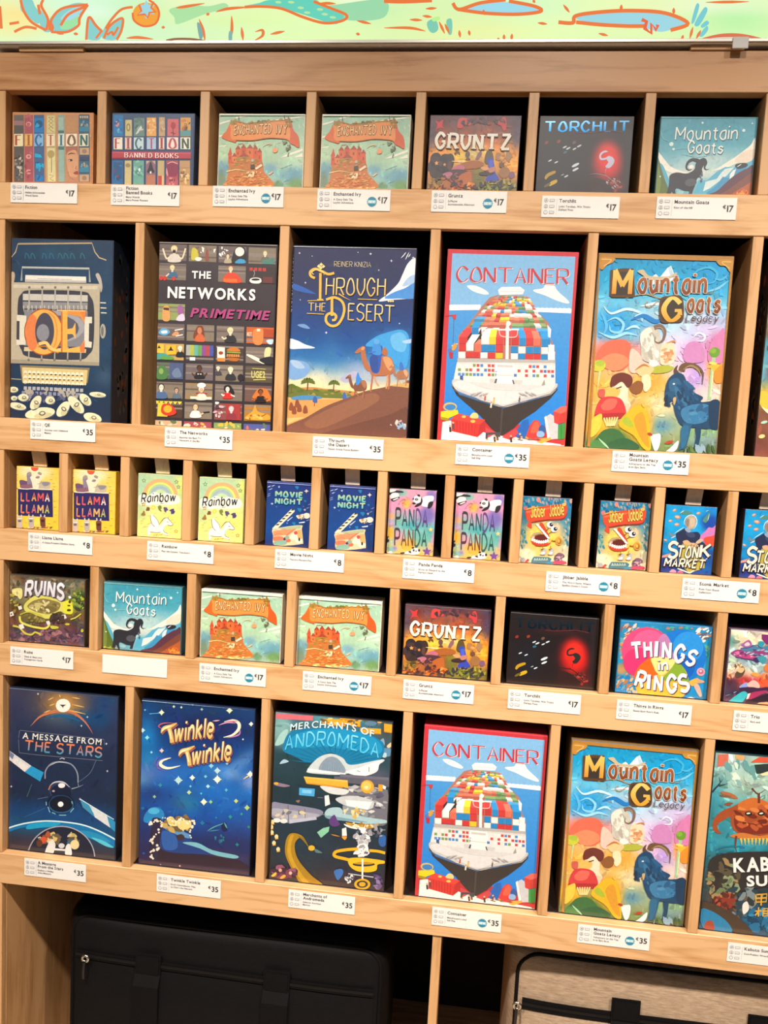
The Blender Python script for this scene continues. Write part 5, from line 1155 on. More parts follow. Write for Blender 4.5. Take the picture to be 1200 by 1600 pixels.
def art_desert():
    A = Art((430, 360, 4.324), -.2075, .193, ROW[2], BIG_H)
    A.field([(0, '282c54'), (.2, '26305c'), (.35, '1c3c7c'), (.5, '145098'), (.6, '2c74b4'), (.68, '8cb4c8'), (.74, 'f0dca8'), (.78, 'f4cc88'), (.84, 'd89c58'), (1, 'a87048')],
            [(300, 1000, 200, 60, 'f8e8b8', .7), (800, 820, 150, 140, '2c90d8', .9, 2), (560, 930, 110, 60, '98a8c8', .7), (700, 980, 150, 50, 'c0b4c8', .6), (160, 930, 80, 60, '6898cc', .8, 2), (380, 860, 60, 160, '3878b0', .4), (850, 1050, 120, 60, 'd8bc90', .4)], .03, 70, 3, brush=120, bs=.03, amp=.05)
    A.b('e8eef4', '955 200 900 220 860 300 830 360 760 430 700 480 800 470 940 460 955 440'); A.b('4890dc', '955 350 880 390 800 420 740 460 830 462 950 455'); A.b('a8c8ec', '955 300 900 320 860 380 950 350'); A.b('2c5cb0', '115 360 180 380 260 420 270 432 190 420 115 395')
    A.b('dce8f0', '95 735 150 745 200 770 270 795 180 800 95 798'); A.b('6c98d0', '150 640 200 635 235 665 190 660'); A.b('78a4d8', '95 890 150 880 220 900 230 950 180 1000 95 1000'); A.b('a4c0e0', '100 880 160 885 200 930 140 930'); A.b('3c9ce0', '610 780 680 720 760 690 850 672 900 710 905 820 880 930 800 900 700 800'); A.b('64b4e8', '780 720 850 690 890 740 870 820 800 800'); A.b('a8c8ec', '860 750 925 735 925 760 880 765'); A.b('b0b0d0', '440 1000 520 955 560 960 540 1000 480 1030')
    for x, y, r in ((165, 155, 5), (645, 160, 6), (785, 207, 6), (205, 355, 5), (345, 692, 6), (250, 175, 3), (560, 150, 3), (330, 300, 3), (840, 630, 4), (170, 470, 3), (700, 270, 4)):
        A.star('e0e4f0', x, y, r * 1.6, 4, .4)
    for k in range(22):
        A.e('c8ccdc', 122 - k * .6, 170 + k * 18 + (k % 3) * 4, 2.5 + (k % 3))
    A.b('c88850', '85 1075 250 1060 330 1070 500 1085 560 1100 520 1130 300 1120 90 1120'); A.b('687430', '80 1060 140 1050 200 1075 280 1080 400 1090 500 1105 500 1135 300 1130 80 1125'); A.daubs(20, 300, 1100, 220, 20, ['78802c', '5c682c', 'a09040'], 7, 16, 2, 0, 2.4); A.b('4c8cc0', '110 1130 180 1115 270 1118 320 1132 240 1145 130 1145'); A.b('4c90c4', '460 1125 510 1122 530 1135 470 1140')
    for x, y, s in ((222, 1050, 1.0), (398, 1055, .8), (112, 1075, .7)):
        A.st('6c5030', 9 * s, [(x, y - 30 * s), (x - 4, y + 35 * s)], 0, 0)
        for a in (-160, -130, -100, -70, -40, -15, 170, 10):
            A.st('5c6c28', 12 * s, [(x, y - 25 * s), (x + 30 * s * math.cos(math.radians(a)), y - 25 * s + 26 * s * math.sin(math.radians(a))), (x + 50 * s * math.cos(math.radians(a)), y - 15 * s + 22 * s * math.sin(math.radians(a)))], 2)
    A.p('dc9c58', '80 1150 500 1140 540 1130 340 1230 200 1270 76 1320'); A.p('f0bc78', '80 1270 200 1262 80 1310')
    for x, y in ((110, 1190), (150, 1170), (165, 1200), (205, 1210), (130, 1215)):
        A.b('8c4c34', [(x - 16, y + 25), (x - 12, y - 15), (x, y - 28), (x + 12, y - 10), (x + 14, y + 25)])
    A.b('3c60a8', '255 1160 262 1125 280 1130 285 1165'); A.b('3c68b8', '460 1150 458 1105 472 1095 482 1130 478 1152'); A.st('6c4030', 5, '265 1190 268 1160', 0, 0)
    A.b('7c5040', '74 1330 200 1270 340 1190 480 1135 600 1090 740 1060 860 1035 912 1040 900 1395 500 1395 76 1395'); A.b('d8a860', '780 1050 860 1035 912 1036 912 1065 850 1058'); A.b('906048', '200 1300 400 1190 640 1100 700 1150 500 1260 300 1340'); A.b('6c4438', '300 1395 500 1320 760 1250 900 1200 895 1395')
    A.daubs(12, 830, 1310, 60, 40, ['b8a8b0', 'dcc8c0', '8cb0d0'], 4, 14, 3)

    def camel(x, y, s, c, c2, fl=1):
        T = lambda L: [(x + a * s * fl, y + b * s) for a, b in L]
        A.st(c, 11 * s, T([(-62, 70), (-66, 120), (-75, 190)]), 0); A.st(c2, 10 * s, T([(-55, 70), (-40, 120), (-20, 150)]), 0); A.st(c, 12 * s, T([(50, 60), (52, 120), (45, 175)]), 0); A.st(c2, 10 * s, T([(40, 60), (38, 110), (30, 170)]), 0)
        A.b(c, T([(-80, 20), (-60, -20), (-20, -40), (20, -50), (60, -40), (80, 0), (75, 60), (40, 80), (-20, 85), (-70, 80)])); A.b(c2, T([(10, -40), (50, -40), (74, 0), (60, 50), (30, 20)]))
        A.st(c, 34 * s, T([(-70, 40), (-98, 25), (-118, -30), (-128, -85)]), 0); A.b(c, T([(-112, -110), (-135, -115), (-178, -80), (-172, -66), (-140, -76), (-118, -80)])); A.b(c2, T([(-115, -108), (-130, -112), (-140, -95), (-125, -90)]))
    camel(720, 900, 1.0, 'b06c48', 'd89868'); camel(860, 965, .5, 'a87050', 'd0a078'); camel(575, 1040, .55, '80503c', 'a87050')
    A.b('2c58b0', '650 860 660 790 720 780 720 850 700 960 650 950'); A.b('3c8cd8', '655 830 670 760 690 740 710 770 715 840'); A.b('2c4c98', '640 860 690 850 690 960 650 940'); A.e('58a4e0', 686, 752, 20, 18); A.b('b06840', '720 830 740 790 760 820 750 850'); A.st('3c70c0', 10, '630 830 680 820', 0, 0)
    A.b('3c70c8', '845 940 840 905 850 890 862 905 870 945'); A.b('3c88d8', '545 1040 550 985 560 960 572 990 585 1010 560 1045')
    g = 'e8b84c'; gt = 'f8e09c'
    A.t('REINER KNIZIA', 'd8c898', '398 245 648 250', 34, (.11, .6, .4)); S_ = (.115, .6, 0, .07)
    A.t('HROUGH', g, '340 436 745 442', 112, S_, top=gt, skew=.04, sh='1c2448', shd=(4, 4)); A.t('ESERT', g, '490 604 805 620', 108, S_, top=gt, skew=.04, sh='1c2448', shd=(4, 4)); A.t('THE', g, '222 545 342 548', 54, (.13, .6, 0, .08), top=gt)
    T = 'title_lettering'
    A.st(g, 17, '305 470 307 290', 0, 0, T); A.st(g, 17, '270 325 242 310 240 280 275 262 320 280 360 298 400 290', 0, 1, T); A.st(gt, 5, '262 300 250 285 280 268 330 285', 0, 1, T); A.st(g, 10, '285 470 325 470', 0, 0, T)
    for x, y in ((312, 232), (296, 244), (327, 246), (310, 256)):
        A.star(gt, x, y, 13, 4, .6, T)
    A.st(g, 17, '385 455 384 580', 0, 0, T); A.st(g, 17, '345 470 400 455 450 480 468 530 455 590 420 640 375 645 345 615 350 575 385 560 412 580 405 605 385 608', 0, 1, T); A.st(g, 10, '430 430 470 455 510 475', 1, 1, T)
    A.st(g, 5, '220 478 330 474', 0, 0, T); A.st(g, 5, '560 466 690 470', 0, 0, T); A.st(g, 5, '215 562 330 568', 0, 0, T)
    for x in (768, 782, 796):
        A.star(gt, x, 480, 9, 4, .6, T)
    for q in ('850 190 880 160', '900 185 915 160', '925 190 938 182', '865 175 885 150', '880 200 905 150'):
        A.st('d8e0ec', 7, q, 2)  # glints of the shrink film, painted into the upper corner
    A.p('c8ccd8', '118 108 955 124 955 128 118 113')  # pale painted line for the light on the top edge
    KINDS['desert'] = (A, '1c1c30')


def art_cont():
    A = Art((670, 370, 4.2115), .033, .195, ROW[2], BIG_H)
    A.field([(0, 'c83440'), (1, 'c03038')], [], .02, 20, 2)
    A.p('80b8e6', '155 110 965 132 938 510 135 490')
    n = 16
    for k in range(n):
        t0, t1 = k / n, (k + 1) / n
        c = [int(a + (b - a) * t0) for a, b in zip((72, 152, 220), (30, 128, 220))]
        A.p('%02x%02x%02x' % tuple(c), [(135 - 40 * t0, 480 + 720 * t0), (938 - 46 * t0, 495 + 760 * t0), (938 - 46 * t1, 495 + 760 * t1), (135 - 40 * t1, 480 + 720 * t1)], step=(k == 0))
    A.p('f4f4f4', '135 450 340 455 340 482 135 485'); A.p('f4f4f4', '640 472 940 478 936 505 640 492')
    for k in range(10):
        A.e('f4f4f4', 150 + k * 20, 455, 13, 8, step=False); A.e('f4f4f4', 660 + k * 29, 475 + k * .5, 18, 9, step=False)
    A.b('f8f6f0', '252 325 300 322 360 345 395 375 360 380 290 358'); A.b('f8f6f0', '690 350 750 340 770 315 820 318 850 360 920 425 910 440 840 420 760 385 700 365')
    # stacked containers, row by row in their perspective
    pal = ['c04844', '3c88c4', 'f0ece4', 'd07860', '7c9c68', 'e8c444', 'c86c58', '4c98cc', 'f0ece4', 'd08068', '6c9060', 'e8e4dc']
    A.p('b07868', '450 385 625 390 700 480 790 570 800 660 835 760 830 810 190 800 195 650 260 580 340 470 400 400')
    rn = random.Random(12)
    rows = [(388, 462, 650, 16), (402, 448, 665, 16), (418, 425, 672, 16), (436, 405, 682, 15), (456, 380, 695, 15), (478, 360, 705, 15), (502, 345, 720, 14), (530, 322, 742, 14), (562, 298, 760, 13), (598, 270, 780, 13), (640, 225, 800, 12)]
    for i in range(len(rows) - 1):
        y0, l0, r0, nn = rows[i]
        y1, l1, r1, _ = rows[i + 1]
        A.z += A.STEP
        run, c = 0, 'c83c38'
        for k in range(nn):
            if run <= 0:
                c, run = rn.choice(pal), rn.choice([1, 1, 2])
            run -= 1
            a, b = k / nn, (k + 1) / nn
            ju = rn.uniform(-6, 4)
            top = [(l0 + (r0 - l0) * a, y0 + 8 * a + ju), (l0 + (r0 - l0) * b, y0 + 8 * b + ju), (l1 + (r1 - l1) * b, y1 - (y1 - y0) * .45 + 8 * b + ju), (l1 + (r1 - l1) * a, y1 - (y1 - y0) * .45 + 8 * a + ju)]
            fr = [top[3], top[2], (top[2][0], top[2][1] + (y1 - y0) * .6), (top[3][0], top[3][1] + (y1 - y0) * .6)]
            lc = rgb(c)
            A.p('%02x%02x%02x' % tuple(int(min(255, v * 1.1 + 8)) for v in lc), top, step=False); A.p('%02x%02x%02x' % tuple(int(v * .88) for v in lc), fr, step=False)

    def crate(x, y, w, h, c, d=0.0, dx=18):
        lc = rgb(c)
        if d:
            A.p('%02x%02x%02x' % tuple(int(min(255, v * 1.12 + 10)) for v in lc), [(x, y), (x + w, y), (x + w + dx, y - d), (x + dx, y - d)])
        A.p(c, [(x, y), (x + w, y), (x + w - 1, y + h), (x, y + h)]); A.p('%02x%02x%02x' % tuple(int(v * .8) for v in lc), [(x, y + h - 4), (x + w, y + h - 4), (x + w, y + h), (x, y + h)])
    A.p('38302c', '285 720 345 600 350 700 300 760'); A.p('38302c', '230 650 290 610 280 650 250 700'); A.p('302c28', '690 660 735 690 735 720 700 700')
    cols = [(198, ['2:d04440:60', 'r:d04440', 'w']), ]
    for x, y, w, h, c, d, dx in ((200, 660, 55, 46, 'c83838', 60, 50), (200, 706, 48, 48, 'c83838', 0, 0), (282, 600, 46, 44, '2484c4', 40, 20), (246, 704, 50, 48, 'f0ece6', 60, 40), (300, 706, 50, 56, 'd86c54', 30, 30),
                                 (345, 660, 52, 50, 'f0ece6', 50, 25), (397, 660, 45, 50, 'f0c838', 50, 12), (442, 664, 48, 48, 'd04040', 50, 8), (494, 664, 46, 50, 'c83838', 50, 0), (545, 664, 48, 50, 'c03838', 46, -6), (597, 668, 42, 50, '2888c8', 50, -8), (640, 668, 48, 50, 'c83c3c', 50, -12), (690, 672, 44, 50, 'd8705c', 52, -16), (742, 675, 58, 52, '2484c4', 54, -10),
                                 (345, 712, 48, 48, '2484c4', 0, 0), (393, 712, 46, 48, '2484c4', 0, 0), (442, 712, 48, 50, 'c83c3c', 0, 0), (540, 722, 46, 46, '2484c4', 0, 0), (590, 724, 46, 46, 'f0ece6', 0, 0), (640, 726, 46, 46, '2484c4', 0, 0), (688, 726, 46, 46, '2484c4', 0, 0), (740, 728, 44, 46, 'f0ece6', 0, 0), (786, 720, 40, 50, 'f0ece6', 8, 0),
                                 (195, 758, 46, 44, 'f0ece6', 0, 0), (242, 758, 48, 40, 'c83838', 0, 0), (290, 758, 46, 40, 'c83838', 0, 0), (340, 762, 46, 40, 'f0ece6', 0, 0), (388, 764, 50, 40, 'c83838', 0, 0), (438, 766, 48, 38, 'f0c030', 0, 0), (540, 768, 46, 40, 'f0ece6', 0, 0), (587, 770, 46, 40, '2484c4', 0, 0), (634, 772, 54, 40, 'c83838', 0, 0), (690, 773, 44, 40, 'c83838', 0, 0), (738, 774, 44, 40, '2484c4', 0, 0), (784, 765, 46, 50, 'f4f2ee', 6, 0)):
        crate(x, y, w, h, c, d, dx)
    A.p('f4f2ee', '780 580 805 610 800 665 785 660'); A.p('f4f2ee', '800 700 832 765 800 765')
    # bridge far off, masts
    A.p('f4f4f2', '455 352 480 332 600 330 630 352 618 380 465 385'); A.p('d8dcdc', '470 356 615 358 612 366 470 364'); A.st('b0b0b4', 4, '545 330 548 315', 0, 0)
    A.p('f0f0ec', '508 570 528 570 524 830 504 830'); A.p('f4f4f0', '455 608 595 606 592 616 455 618'); A.e('f4f4f0', 524, 572, 15, 17); A.st('d8d4cc', 5, '462 620 480 655 570 660 585 616'); A.p('fbf8f0', '505 600 530 600 540 620 500 620')
    A.p('b4b0ac', '188 800 832 812 832 832 188 826')
    A.p('e0dedc', '185 826 832 832 832 990 160 955'); A.p('d4d2d0', '185 826 832 832 832 846 185 838')
    for r in range(3):
        A.z += A.STEP
        for k in range(26):
            x, y = 192 + k * 24.5, 836 + r * 30 + k * .5
            if 440 < x < 580 and r < 2:
                continue
            c = rn.choice(['c84848', '4878c0', 'c84848', 'e0dcd4', '7c9850', '5088c8', 'ece8e4'])
            A.p(c, [(x, y), (x + 19, y), (x + 19, y + 19), (x, y + 19)], step=False)
    A.p('f0eeec', '440 830 560 835 570 890 430 885'); A.p('c8c4c0', '450 842 550 846 552 862 448 858'); A.p('ccCaC8', '400 935 615 945 620 1020 395 1010'); A.p('ecebe8', '450 880 560 885 558 990 430 985'); A.p('4c4c54', '425 980 440 935 450 935 440 985'); A.p('4c4c54', '555 940 568 980 560 985 548 945'); A.st('c0bcb8', 4, '440 910 555 915', 0, 0)
    A.p('2c5c98', '205 915 226 913 226 962 205 965'); A.p('9c9894', '738 985 760 940 768 985')
    A.p('d4d2d2', '160 950 832 985 840 1000 640 1085 490 1120 340 1075 158 985')
    A.b('c8c6c6', '155 975 185 935 400 1000 640 1010 830 965 838 1000 800 1040 640 1080 490 1122 340 1070 200 1020')
    A.b('dcdada', '160 965 230 950 400 1005 640 1012 820 960 790 1020 620 1060 490 1105 340 1050 210 1005')
    A.p('38302e', '150 970 155 1000 200 1040 340 1085 490 1128 650 1085 800 1042 845 1000 840 975 848 1005 800 1065 700 1150 610 1210 560 1260 470 1318 400 1250 340 1180 260 1110 180 1040')
    A.p('4a423e', '478 1128 490 1128 474 1310 466 1310'); A.st('6c6864', 5, '152 968 158 1000 205 1035 340 1078 488 1120 650 1078 798 1036 842 995', 0, 0)
    for x in (330, 650):
        for k in range(5):
            A.e('b8b4b4', x - 40 + k * 20, 1030 + (k % 2) * 8 + abs(k - 2) * 4, 24, 8, -20 if x < 500 else 25)
            A.e('8c8888', x - 40 + k * 20, 1034 + (k % 2) * 8 + abs(k - 2) * 4, 18, 4, -20 if x < 500 else 25)
    for x, y, c in ((372, 1065, 'c04838'), (430, 1085, 'd8b848'), (412, 1112, 'e8dcc8'), (598, 1075, '5c5c64')):
        A.st(c, 11, [(x, y - 16), (x - 4, y + 14)], 0, 0); A.e('c89878', x, y - 22, 6)
    # crane
    A.st('c02c34', 6, '105 524 180 515', 0, 0); A.p('c83c3c', '150 514 182 512 178 545 160 540'); A.st('4c6c98', 3, '165 545 160 700', 0, 0); A.st('d8c8b0', 8, '150 720 190 705'); A.b('d89838', '150 740 170 700 185 720 165 750'); A.b('5c70b0', '128 740 150 735 150 760 132 760'); A.st('c03848', 10, '145 760 148 800', 0, 0); A.p('b82c3c', '132 760 160 760 158 800 138 800')
    # quay
    A.p('f8f2ea', '90 1220 140 1210 400 1300 900 1370 890 1390 80 1350'); A.p('2464b8', '560 1300 620 1210 655 1200 665 1280 640 1330 580 1320'); A.p('c84448', '480 1320 570 1260 590 1290 540 1340'); A.p('c84850', '370 1255 450 1290 380 1330'); A.b('e03c38', '640 1330 680 1220 720 1212 735 1250 720 1330'); A.b('e86048', '670 1290 690 1225 720 1220 725 1280'); A.e('2c5ca0', 745, 1270, 24, 30); A.e('8cb4e0', 735, 1300, 26, 22)
    A.p('e04438', '148 1200 185 1160 370 1205 335 1235'); A.p('d03430', '148 1200 335 1235 320 1320 150 1280'); A.p('b82c2c', '335 1235 370 1205 365 1280 320 1320')
    for k in range(8):
        A.st('a82828', 4, [(165 + k * 20, 1208 + k * 4), (167 + k * 19, 1280 + k * 5)], 0, 0)
    A.p('f0d020', '80 1150 190 1140 195 1165 130 1195 78 1185'); A.p('a88c1c', '78 1185 130 1195 130 1215 80 1205'); A.e('c8b070', 140, 1120, 46, 30); A.e('3c80c0', 142, 1122, 36, 20); A.b('f0cc80', '270 1190 290 1160 320 1165 322 1195'); A.e('e8c058', 230, 1185, 14, 8); A.e('e8c058', 290, 1215, 16, 10)
    A.p('c8c8cc', '770 1185 800 1165 850 1200 850 1330 800 1335'); A.p('ececec', '760 1190 772 1178 800 1335 780 1330'); A.p('e06858', '820 1150 870 1118 912 1115 905 1150 868 1165'); A.p('d04038', '820 1150 868 1165 850 1235 825 1225'); A.p('c83c34', '868 1165 908 1148 900 1220 850 1235'); A.p('3c9440', '850 1240 900 1222 895 1330 848 1335'); A.st('2c7430', 4, '872 1235 870 1330', 0, 0); A.p('c83830', '868 1342 892 1340 888 1375 868 1372'); A.p('e8a848', '705 1350 800 1318 805 1335 740 1362'); A.p('e8a848', '720 1330 780 1322 760 1345')
    for x, y in ((380, 1322), (432, 1335), (450, 1325), (540, 1338), (600, 1325), (610, 1345), (160, 1250), (140, 1270)):
        A.st(rn.choice(['3c3438', 'f0e8e0', '5c4c48', 'c89048']), 14, [(x, y - 18), (x + 3, y + 16)], 0, 0); A.e('d8a888', x, y - 26, 7)
    A.p('4a4650', '375 1290 470 1286 470 1320 440 1315 435 1300 390 1305 385 1330 372 1330'); A.daubs(10, 600, 1330, 200, 14, ['d89838', 'e8e0d8', '7c6c60'], 5, 11, 3, 0, 2)
    dx = 'c83440'
    A.t('CONTAINER', dx, '180 296 910 312', 96, (.14, .2, .42, 0), sh='f4f4f4', shd=(3, 4), track=-.1, skew=.03, slant=0)
    KINDS['cont'] = (A, 'd03c44')


def art_mgl():
    A = Art((860, 1130, 4.444), .2705, .194, ROW[5], BIG_H)
    A.field([(0, '0c94cc'), (.12, '18a4d8'), (.25, '6cc4e8'), (.36, 'a0d4f0'), (.45, 'dcd4f0'), (.55, 'f0dce8'), (.68, 'f4dca8'), (.8, 'b8b488'), (1, '6c8c58')],
            [(860, 280, 130, 100, '0898d8', .9), (250, 560, 160, 110, '1c94d8', .9, 2), (460, 560, 120, 50, '2c90d0', .8), (620, 520, 200, 70, 'c8e4f4', .8), (880, 640, 160, 110, 'd8c4ec', .9), (350, 660, 110, 40, '60bce8', .8), (250, 740, 180, 90, 'e86c58', .95, 2), (330, 840, 170, 70, 'f4a878', .9), (150, 950, 120, 150, 'f8b048', .95), (480, 950, 160, 90, 'f0a83c', .95, 2), (800, 780, 120, 90, 'd490c8', .95, 2), (930, 740, 80, 90, 'd880b8', .95, 2), (780, 930, 110, 110, 'b898e0', .9), (910, 880, 60, 100, 'f4943c', .9, 2), (880, 1040, 90, 50, 'f0d0d8', .9), (550, 1100, 130, 90, 'f0d49c', .9), (560, 1200, 180, 70, '8cac98', .9), (560, 1220, 70, 40, '4c90b8', .8), (420, 1160, 90, 120, 'f0a428', .95, 2), (350, 1260, 150, 90, 'e8a828', .95, 2), (230, 1290, 140, 90, '386c3c', .95, 2), (130, 1180, 90, 90, 'f4b028', .95, 2), (830, 1260, 130, 60, '8cb488', .9), (850, 1340, 130, 50, '789cb0', .8), (780, 1385, 180, 40, '4c5c30', .9), (380, 1345, 160, 40, '4c7c3c', .9), (130, 1320, 40, 60, '4c8c50', .8)], .05, 95, 3, 9, 8, brush=600, bs=.026, amp=.12)
    for q, c, w in (('750 300 800 260 870 250 920 290 900 340 850 350', '3cb4e4', 16), ('180 440 230 490 330 470 420 500 380 520', 'c8ecf8', 18), ('200 540 260 520 310 560 290 610 230 600 220 560', '8cd4f4', 18), ('360 540 440 520 520 560 580 540', '1c7cc8', 30), ('150 600 240 640 330 620 400 640', '9cdcf8', 20), ('420 460 520 450 600 470', 'f0f8fc', 16), ('760 680 800 650 840 670 830 700 790 700', 'f4ecfc', 14), ('160 470 200 560 180 620', '58b8ec', 20), ('850 400 930 380 990 340', '78cCf0', 16), ('900 320 950 330 990 300', '4cb8e8', 14), ('320 600 380 580 420 600', 'b8e8fc', 16)):
        A.st(c, w, q, 2)
    # far peaks, cliffs
    A.b('e06c54', '130 760 180 680 250 655 330 665 365 720 360 800 290 850 180 820'); A.b('ec8c64', '150 790 230 740 320 760 340 810 250 850'); A.b('cc88c0', '700 790 720 720 770 700 820 720 840 780 830 830 730 830'); A.b('d480b4', '860 800 880 720 930 660 970 640 965 830 880 840'); A.b('f4c8b8', '360 720 420 760 440 830 400 870 350 850')
    A.p('f4f8fc', '470 300 520 265 545 290 600 230 620 222 650 300 600 330 500 330'); A.p('c0d8ec', '600 230 618 225 645 300 615 290')
    # trees
    A.st('b8d49c', 16, '160 840 150 900 140 980', 1); A.e('c8c840', 150, 810, 46, 36); A.e('a8bc40', 160, 795, 30, 20); A.st('a8cc9c', 22, '905 780 890 900 872 1070', 0); A.st('d8e8b8', 8, '900 860 880 1050', 0); A.e('6c9c34', 905, 778, 36, 32); A.e('88b03c', 895, 768, 20, 16); A.b('e8b83c', '860 870 900 850 950 870 940 960 910 940 890 880'); A.b('f09030', '900 900 960 860 955 960 910 965'); A.st('f4d868', 14, '870 840 920 850')
    # ram in white, kid
    A.b('c8c4b8', '420 640 450 600 500 590 540 620 560 700 565 760 540 810 480 812 430 780 425 700'); A.b('e8e4d8', '420 640 450 605 490 600 500 660 470 740 430 720'); A.daubs(34, 490, 720, 55, 80, ['dcd8cc', 'b0aca0', 'f0ece0', 'c4beb0'], 8, 20, 4, 70, 2); A.st('7c6458', 30, '510 600 550 590 580 625 570 675 540 695 515 680 520 655', 1); A.st('a88c78', 8, '520 598 560 605 572 640', 2)
    A.b('f0d8b8', '550 790 560 710 600 690 640 710 650 770 630 830 560 830'); A.daubs(18, 600, 770, 40, 50, ['f8e8d0', 'e0a878', 'd08c60'], 7, 16, 5); A.st('c88c58', 12, '590 700 640 690 650 705', 2); A.b('f8f0e8', '480 810 520 800 540 830 490 840')
    A.b('b0b440', '480 850 560 835 640 850 600 880 500 880'); A.b('e8c890', '390 850 450 820 510 850 470 900 420 890'); A.st('b87840', 14, '385 855 440 825 480 840', 2); A.b('f4e0b8', '430 900 480 890 490 960 450 990'); A.b('8c5830', '350 960 400 920 440 940 430 990 380 1000')
    # bird rider on red mushroom
    A.b('f4dcc0', '240 940 300 915 340 950 340 1030 360 1070 320 1110 280 1060 260 1000'); A.b('6c3028', '225 935 240 880 300 862 360 885 370 930 340 960 300 920 250 945'); A.b('f4b860', '180 980 240 950 290 965 270 1010 200 1010'); A.b('c85c50', '150 960 190 960 185 1010 150 1000'); A.st('5c3028', 8, '265 960 300 950', 0, 0); A.b('f0c8a8', '280 1060 350 1060 340 1110 300 1115')
    A.b('d03c40', '125 1110 160 1020 230 1005 300 1030 330 1110 300 1130 180 1130'); A.b('e86858', '165 1060 210 1020 270 1030 250 1080 190 1090'); A.b('b02c30', '130 1110 330 1115 300 1145 170 1140')
    for k in range(6):
        A.st('f8d890', 10, [(185 + k * 18, 1135), (205 + k * 9, 1190)], 0, 0)
    A.b('3c6c3c', '130 1290 170 1220 240 1205 300 1235 330 1300 240 1330'); A.b('4c8448', '90 1320 130 1270 180 1290 230 1340 90 1345'); A.b('30603c', '200 1300 320 1270 420 1330 330 1350 220 1340'); A.st('a8d8b0', 12, '150 1260 190 1300 220 1330', 2); A.b('f4b424', '280 1180 380 1080 440 1090 480 1180 490 1350 440 1340 380 1260'); A.b('d8982c', '380 1160 440 1120 470 1260 480 1340 430 1290'); A.b('a8b834', '300 1160 340 1140 380 1200 340 1200'); A.b('f8c848', '100 1150 170 1110 160 1200 100 1250')
    A.b('f4f4f0', '490 1270 520 1260 555 1265 545 1340 520 1365 500 1320'); A.b('f4f4f4', '580 1380 620 1350 670 1310 660 1360 620 1385'); A.e('a84030', 485, 1258, 18, 10, 20); A.e('b8402c', 612, 1316, 26, 10, -10)
    # blue goat
    bl = '1c4468'
    A.st('6c5038', 46, '690 880 700 850 740 845 790 858 828 900 825 970', 1); A.st('a08458', 14, '700 870 750 850 800 880 815 920', 2); A.st('5c4430', 40, '665 905 650 870 665 840', 1)
    A.b(bl, '600 930 650 890 700 900 730 960 760 1010 830 1050 820 1080 940 1090 940 1240 880 1250 800 1240 700 1220 660 1170 640 1100 640 1060 590 1080 580 1010'); A.b('2c6088', '610 940 660 920 690 960 680 1020 620 1010'); A.b('245478', '580 1010 640 1000 640 1030 600 1060'); A.daubs(50, 720, 1060, 70, 110, ['1c4c78', '285c88', '183c5c', '34709c'], 9, 24, 6, 60, 2.2); A.b('3c7ca8', '700 1110 800 1090 870 1110 850 1200 740 1210 690 1160'); A.daubs(20, 800, 1150, 80, 50, ['3478a8', '4c8cb8', '285c88'], 10, 28, 7); A.b('183858', '870 1090 940 1085 940 1240 880 1240')
    A.p('24587c', '700 1200 760 1210 740 1290 720 1360 670 1370 690 1290'); A.p('1c4464', '780 1240 820 1240 812 1310 800 1360 770 1365 785 1300'); A.b('2c6890', '690 1230 740 1230 720 1330 690 1350'); A.b('c8a870', '635 1045 655 1040 650 1075 640 1085'); A.e('e0e8f0', 640, 955, 8, 5); A.daubs(12, 600, 1060, 26, 26, ['14304c', '1c4468'], 7, 16, 8, 80)
    A.daubs(20, 800, 1375, 140, 16, ['3c5c34', '587840', '8cacC0'], 8, 20, 9, 80, 3)
    # gilt frame
    fr = 'b07c34'
    for q in ('120 90 1050 180 1030 224 135 138', '135 118 160 122 95 1310 75 1305', '1010 205 1035 208 945 1415 920 1410'):
        A.p(fr, q)
    A.b('c08838', '155 140 250 148 240 175 200 190 175 215 152 200'); A.b('c08c3c', '1020 215 920 208 935 240 975 250 1000 285 1018 270'); A.st('e0b868', 6, '165 150 230 160 180 195', 0); A.st('e0b868', 6, '1010 225 950 222 1000 265', 0)
    T = 'title_lettering'
    A.b('c8b898', '400 240 440 235 480 275 600 285 650 265 655 280 590 300 480 295 430 265', T); A.st('b09470', 6, '540 430 480 470 450 450 470 430', 0, 1, T); A.st('b09470', 7, '330 400 450 385 560 420 660 400', 0, 1, T); A.st('a07848', 7, '850 405 890 410 910 365', 1, 1, T)
    A.p('5c3c24', '225 222 300 216 375 222 385 390 372 402 235 392 218 380', T); A.p('38302c', '238 236 370 240 374 385 236 378', T)
    A.t('M', 'd8902c', '232 370 365 380', 148, (.24, .6, 0, .12), top='f4c868')
    A.b('5c3c24', '548 430 600 408 690 420 700 560 640 575 550 560', T); A.b('3c342c', '560 440 610 420 685 432 690 550 630 562 560 550', T)
    A.t('G', 'e8a030', '555 552 690 562', 130, (.23, .6, 0, .12), top='f8cc70')
    A.t('ountain', '7c4024', '398 370 850 406', 116, (.25, .7, 0, .16), ol='e8d8c8', olw=4, top='a86838'); A.t('oats', '7c4024', '718 510 940 532', 102, (.27, .7, 0, .16), ol='e8d8c8', olw=4, top='a86838'); A.t('Legacy', '5c4030', '712 572 925 590', 44, (.14, .7, .3), slant=.15)
    KINDS['mgl'] = (A, '7c5c34')


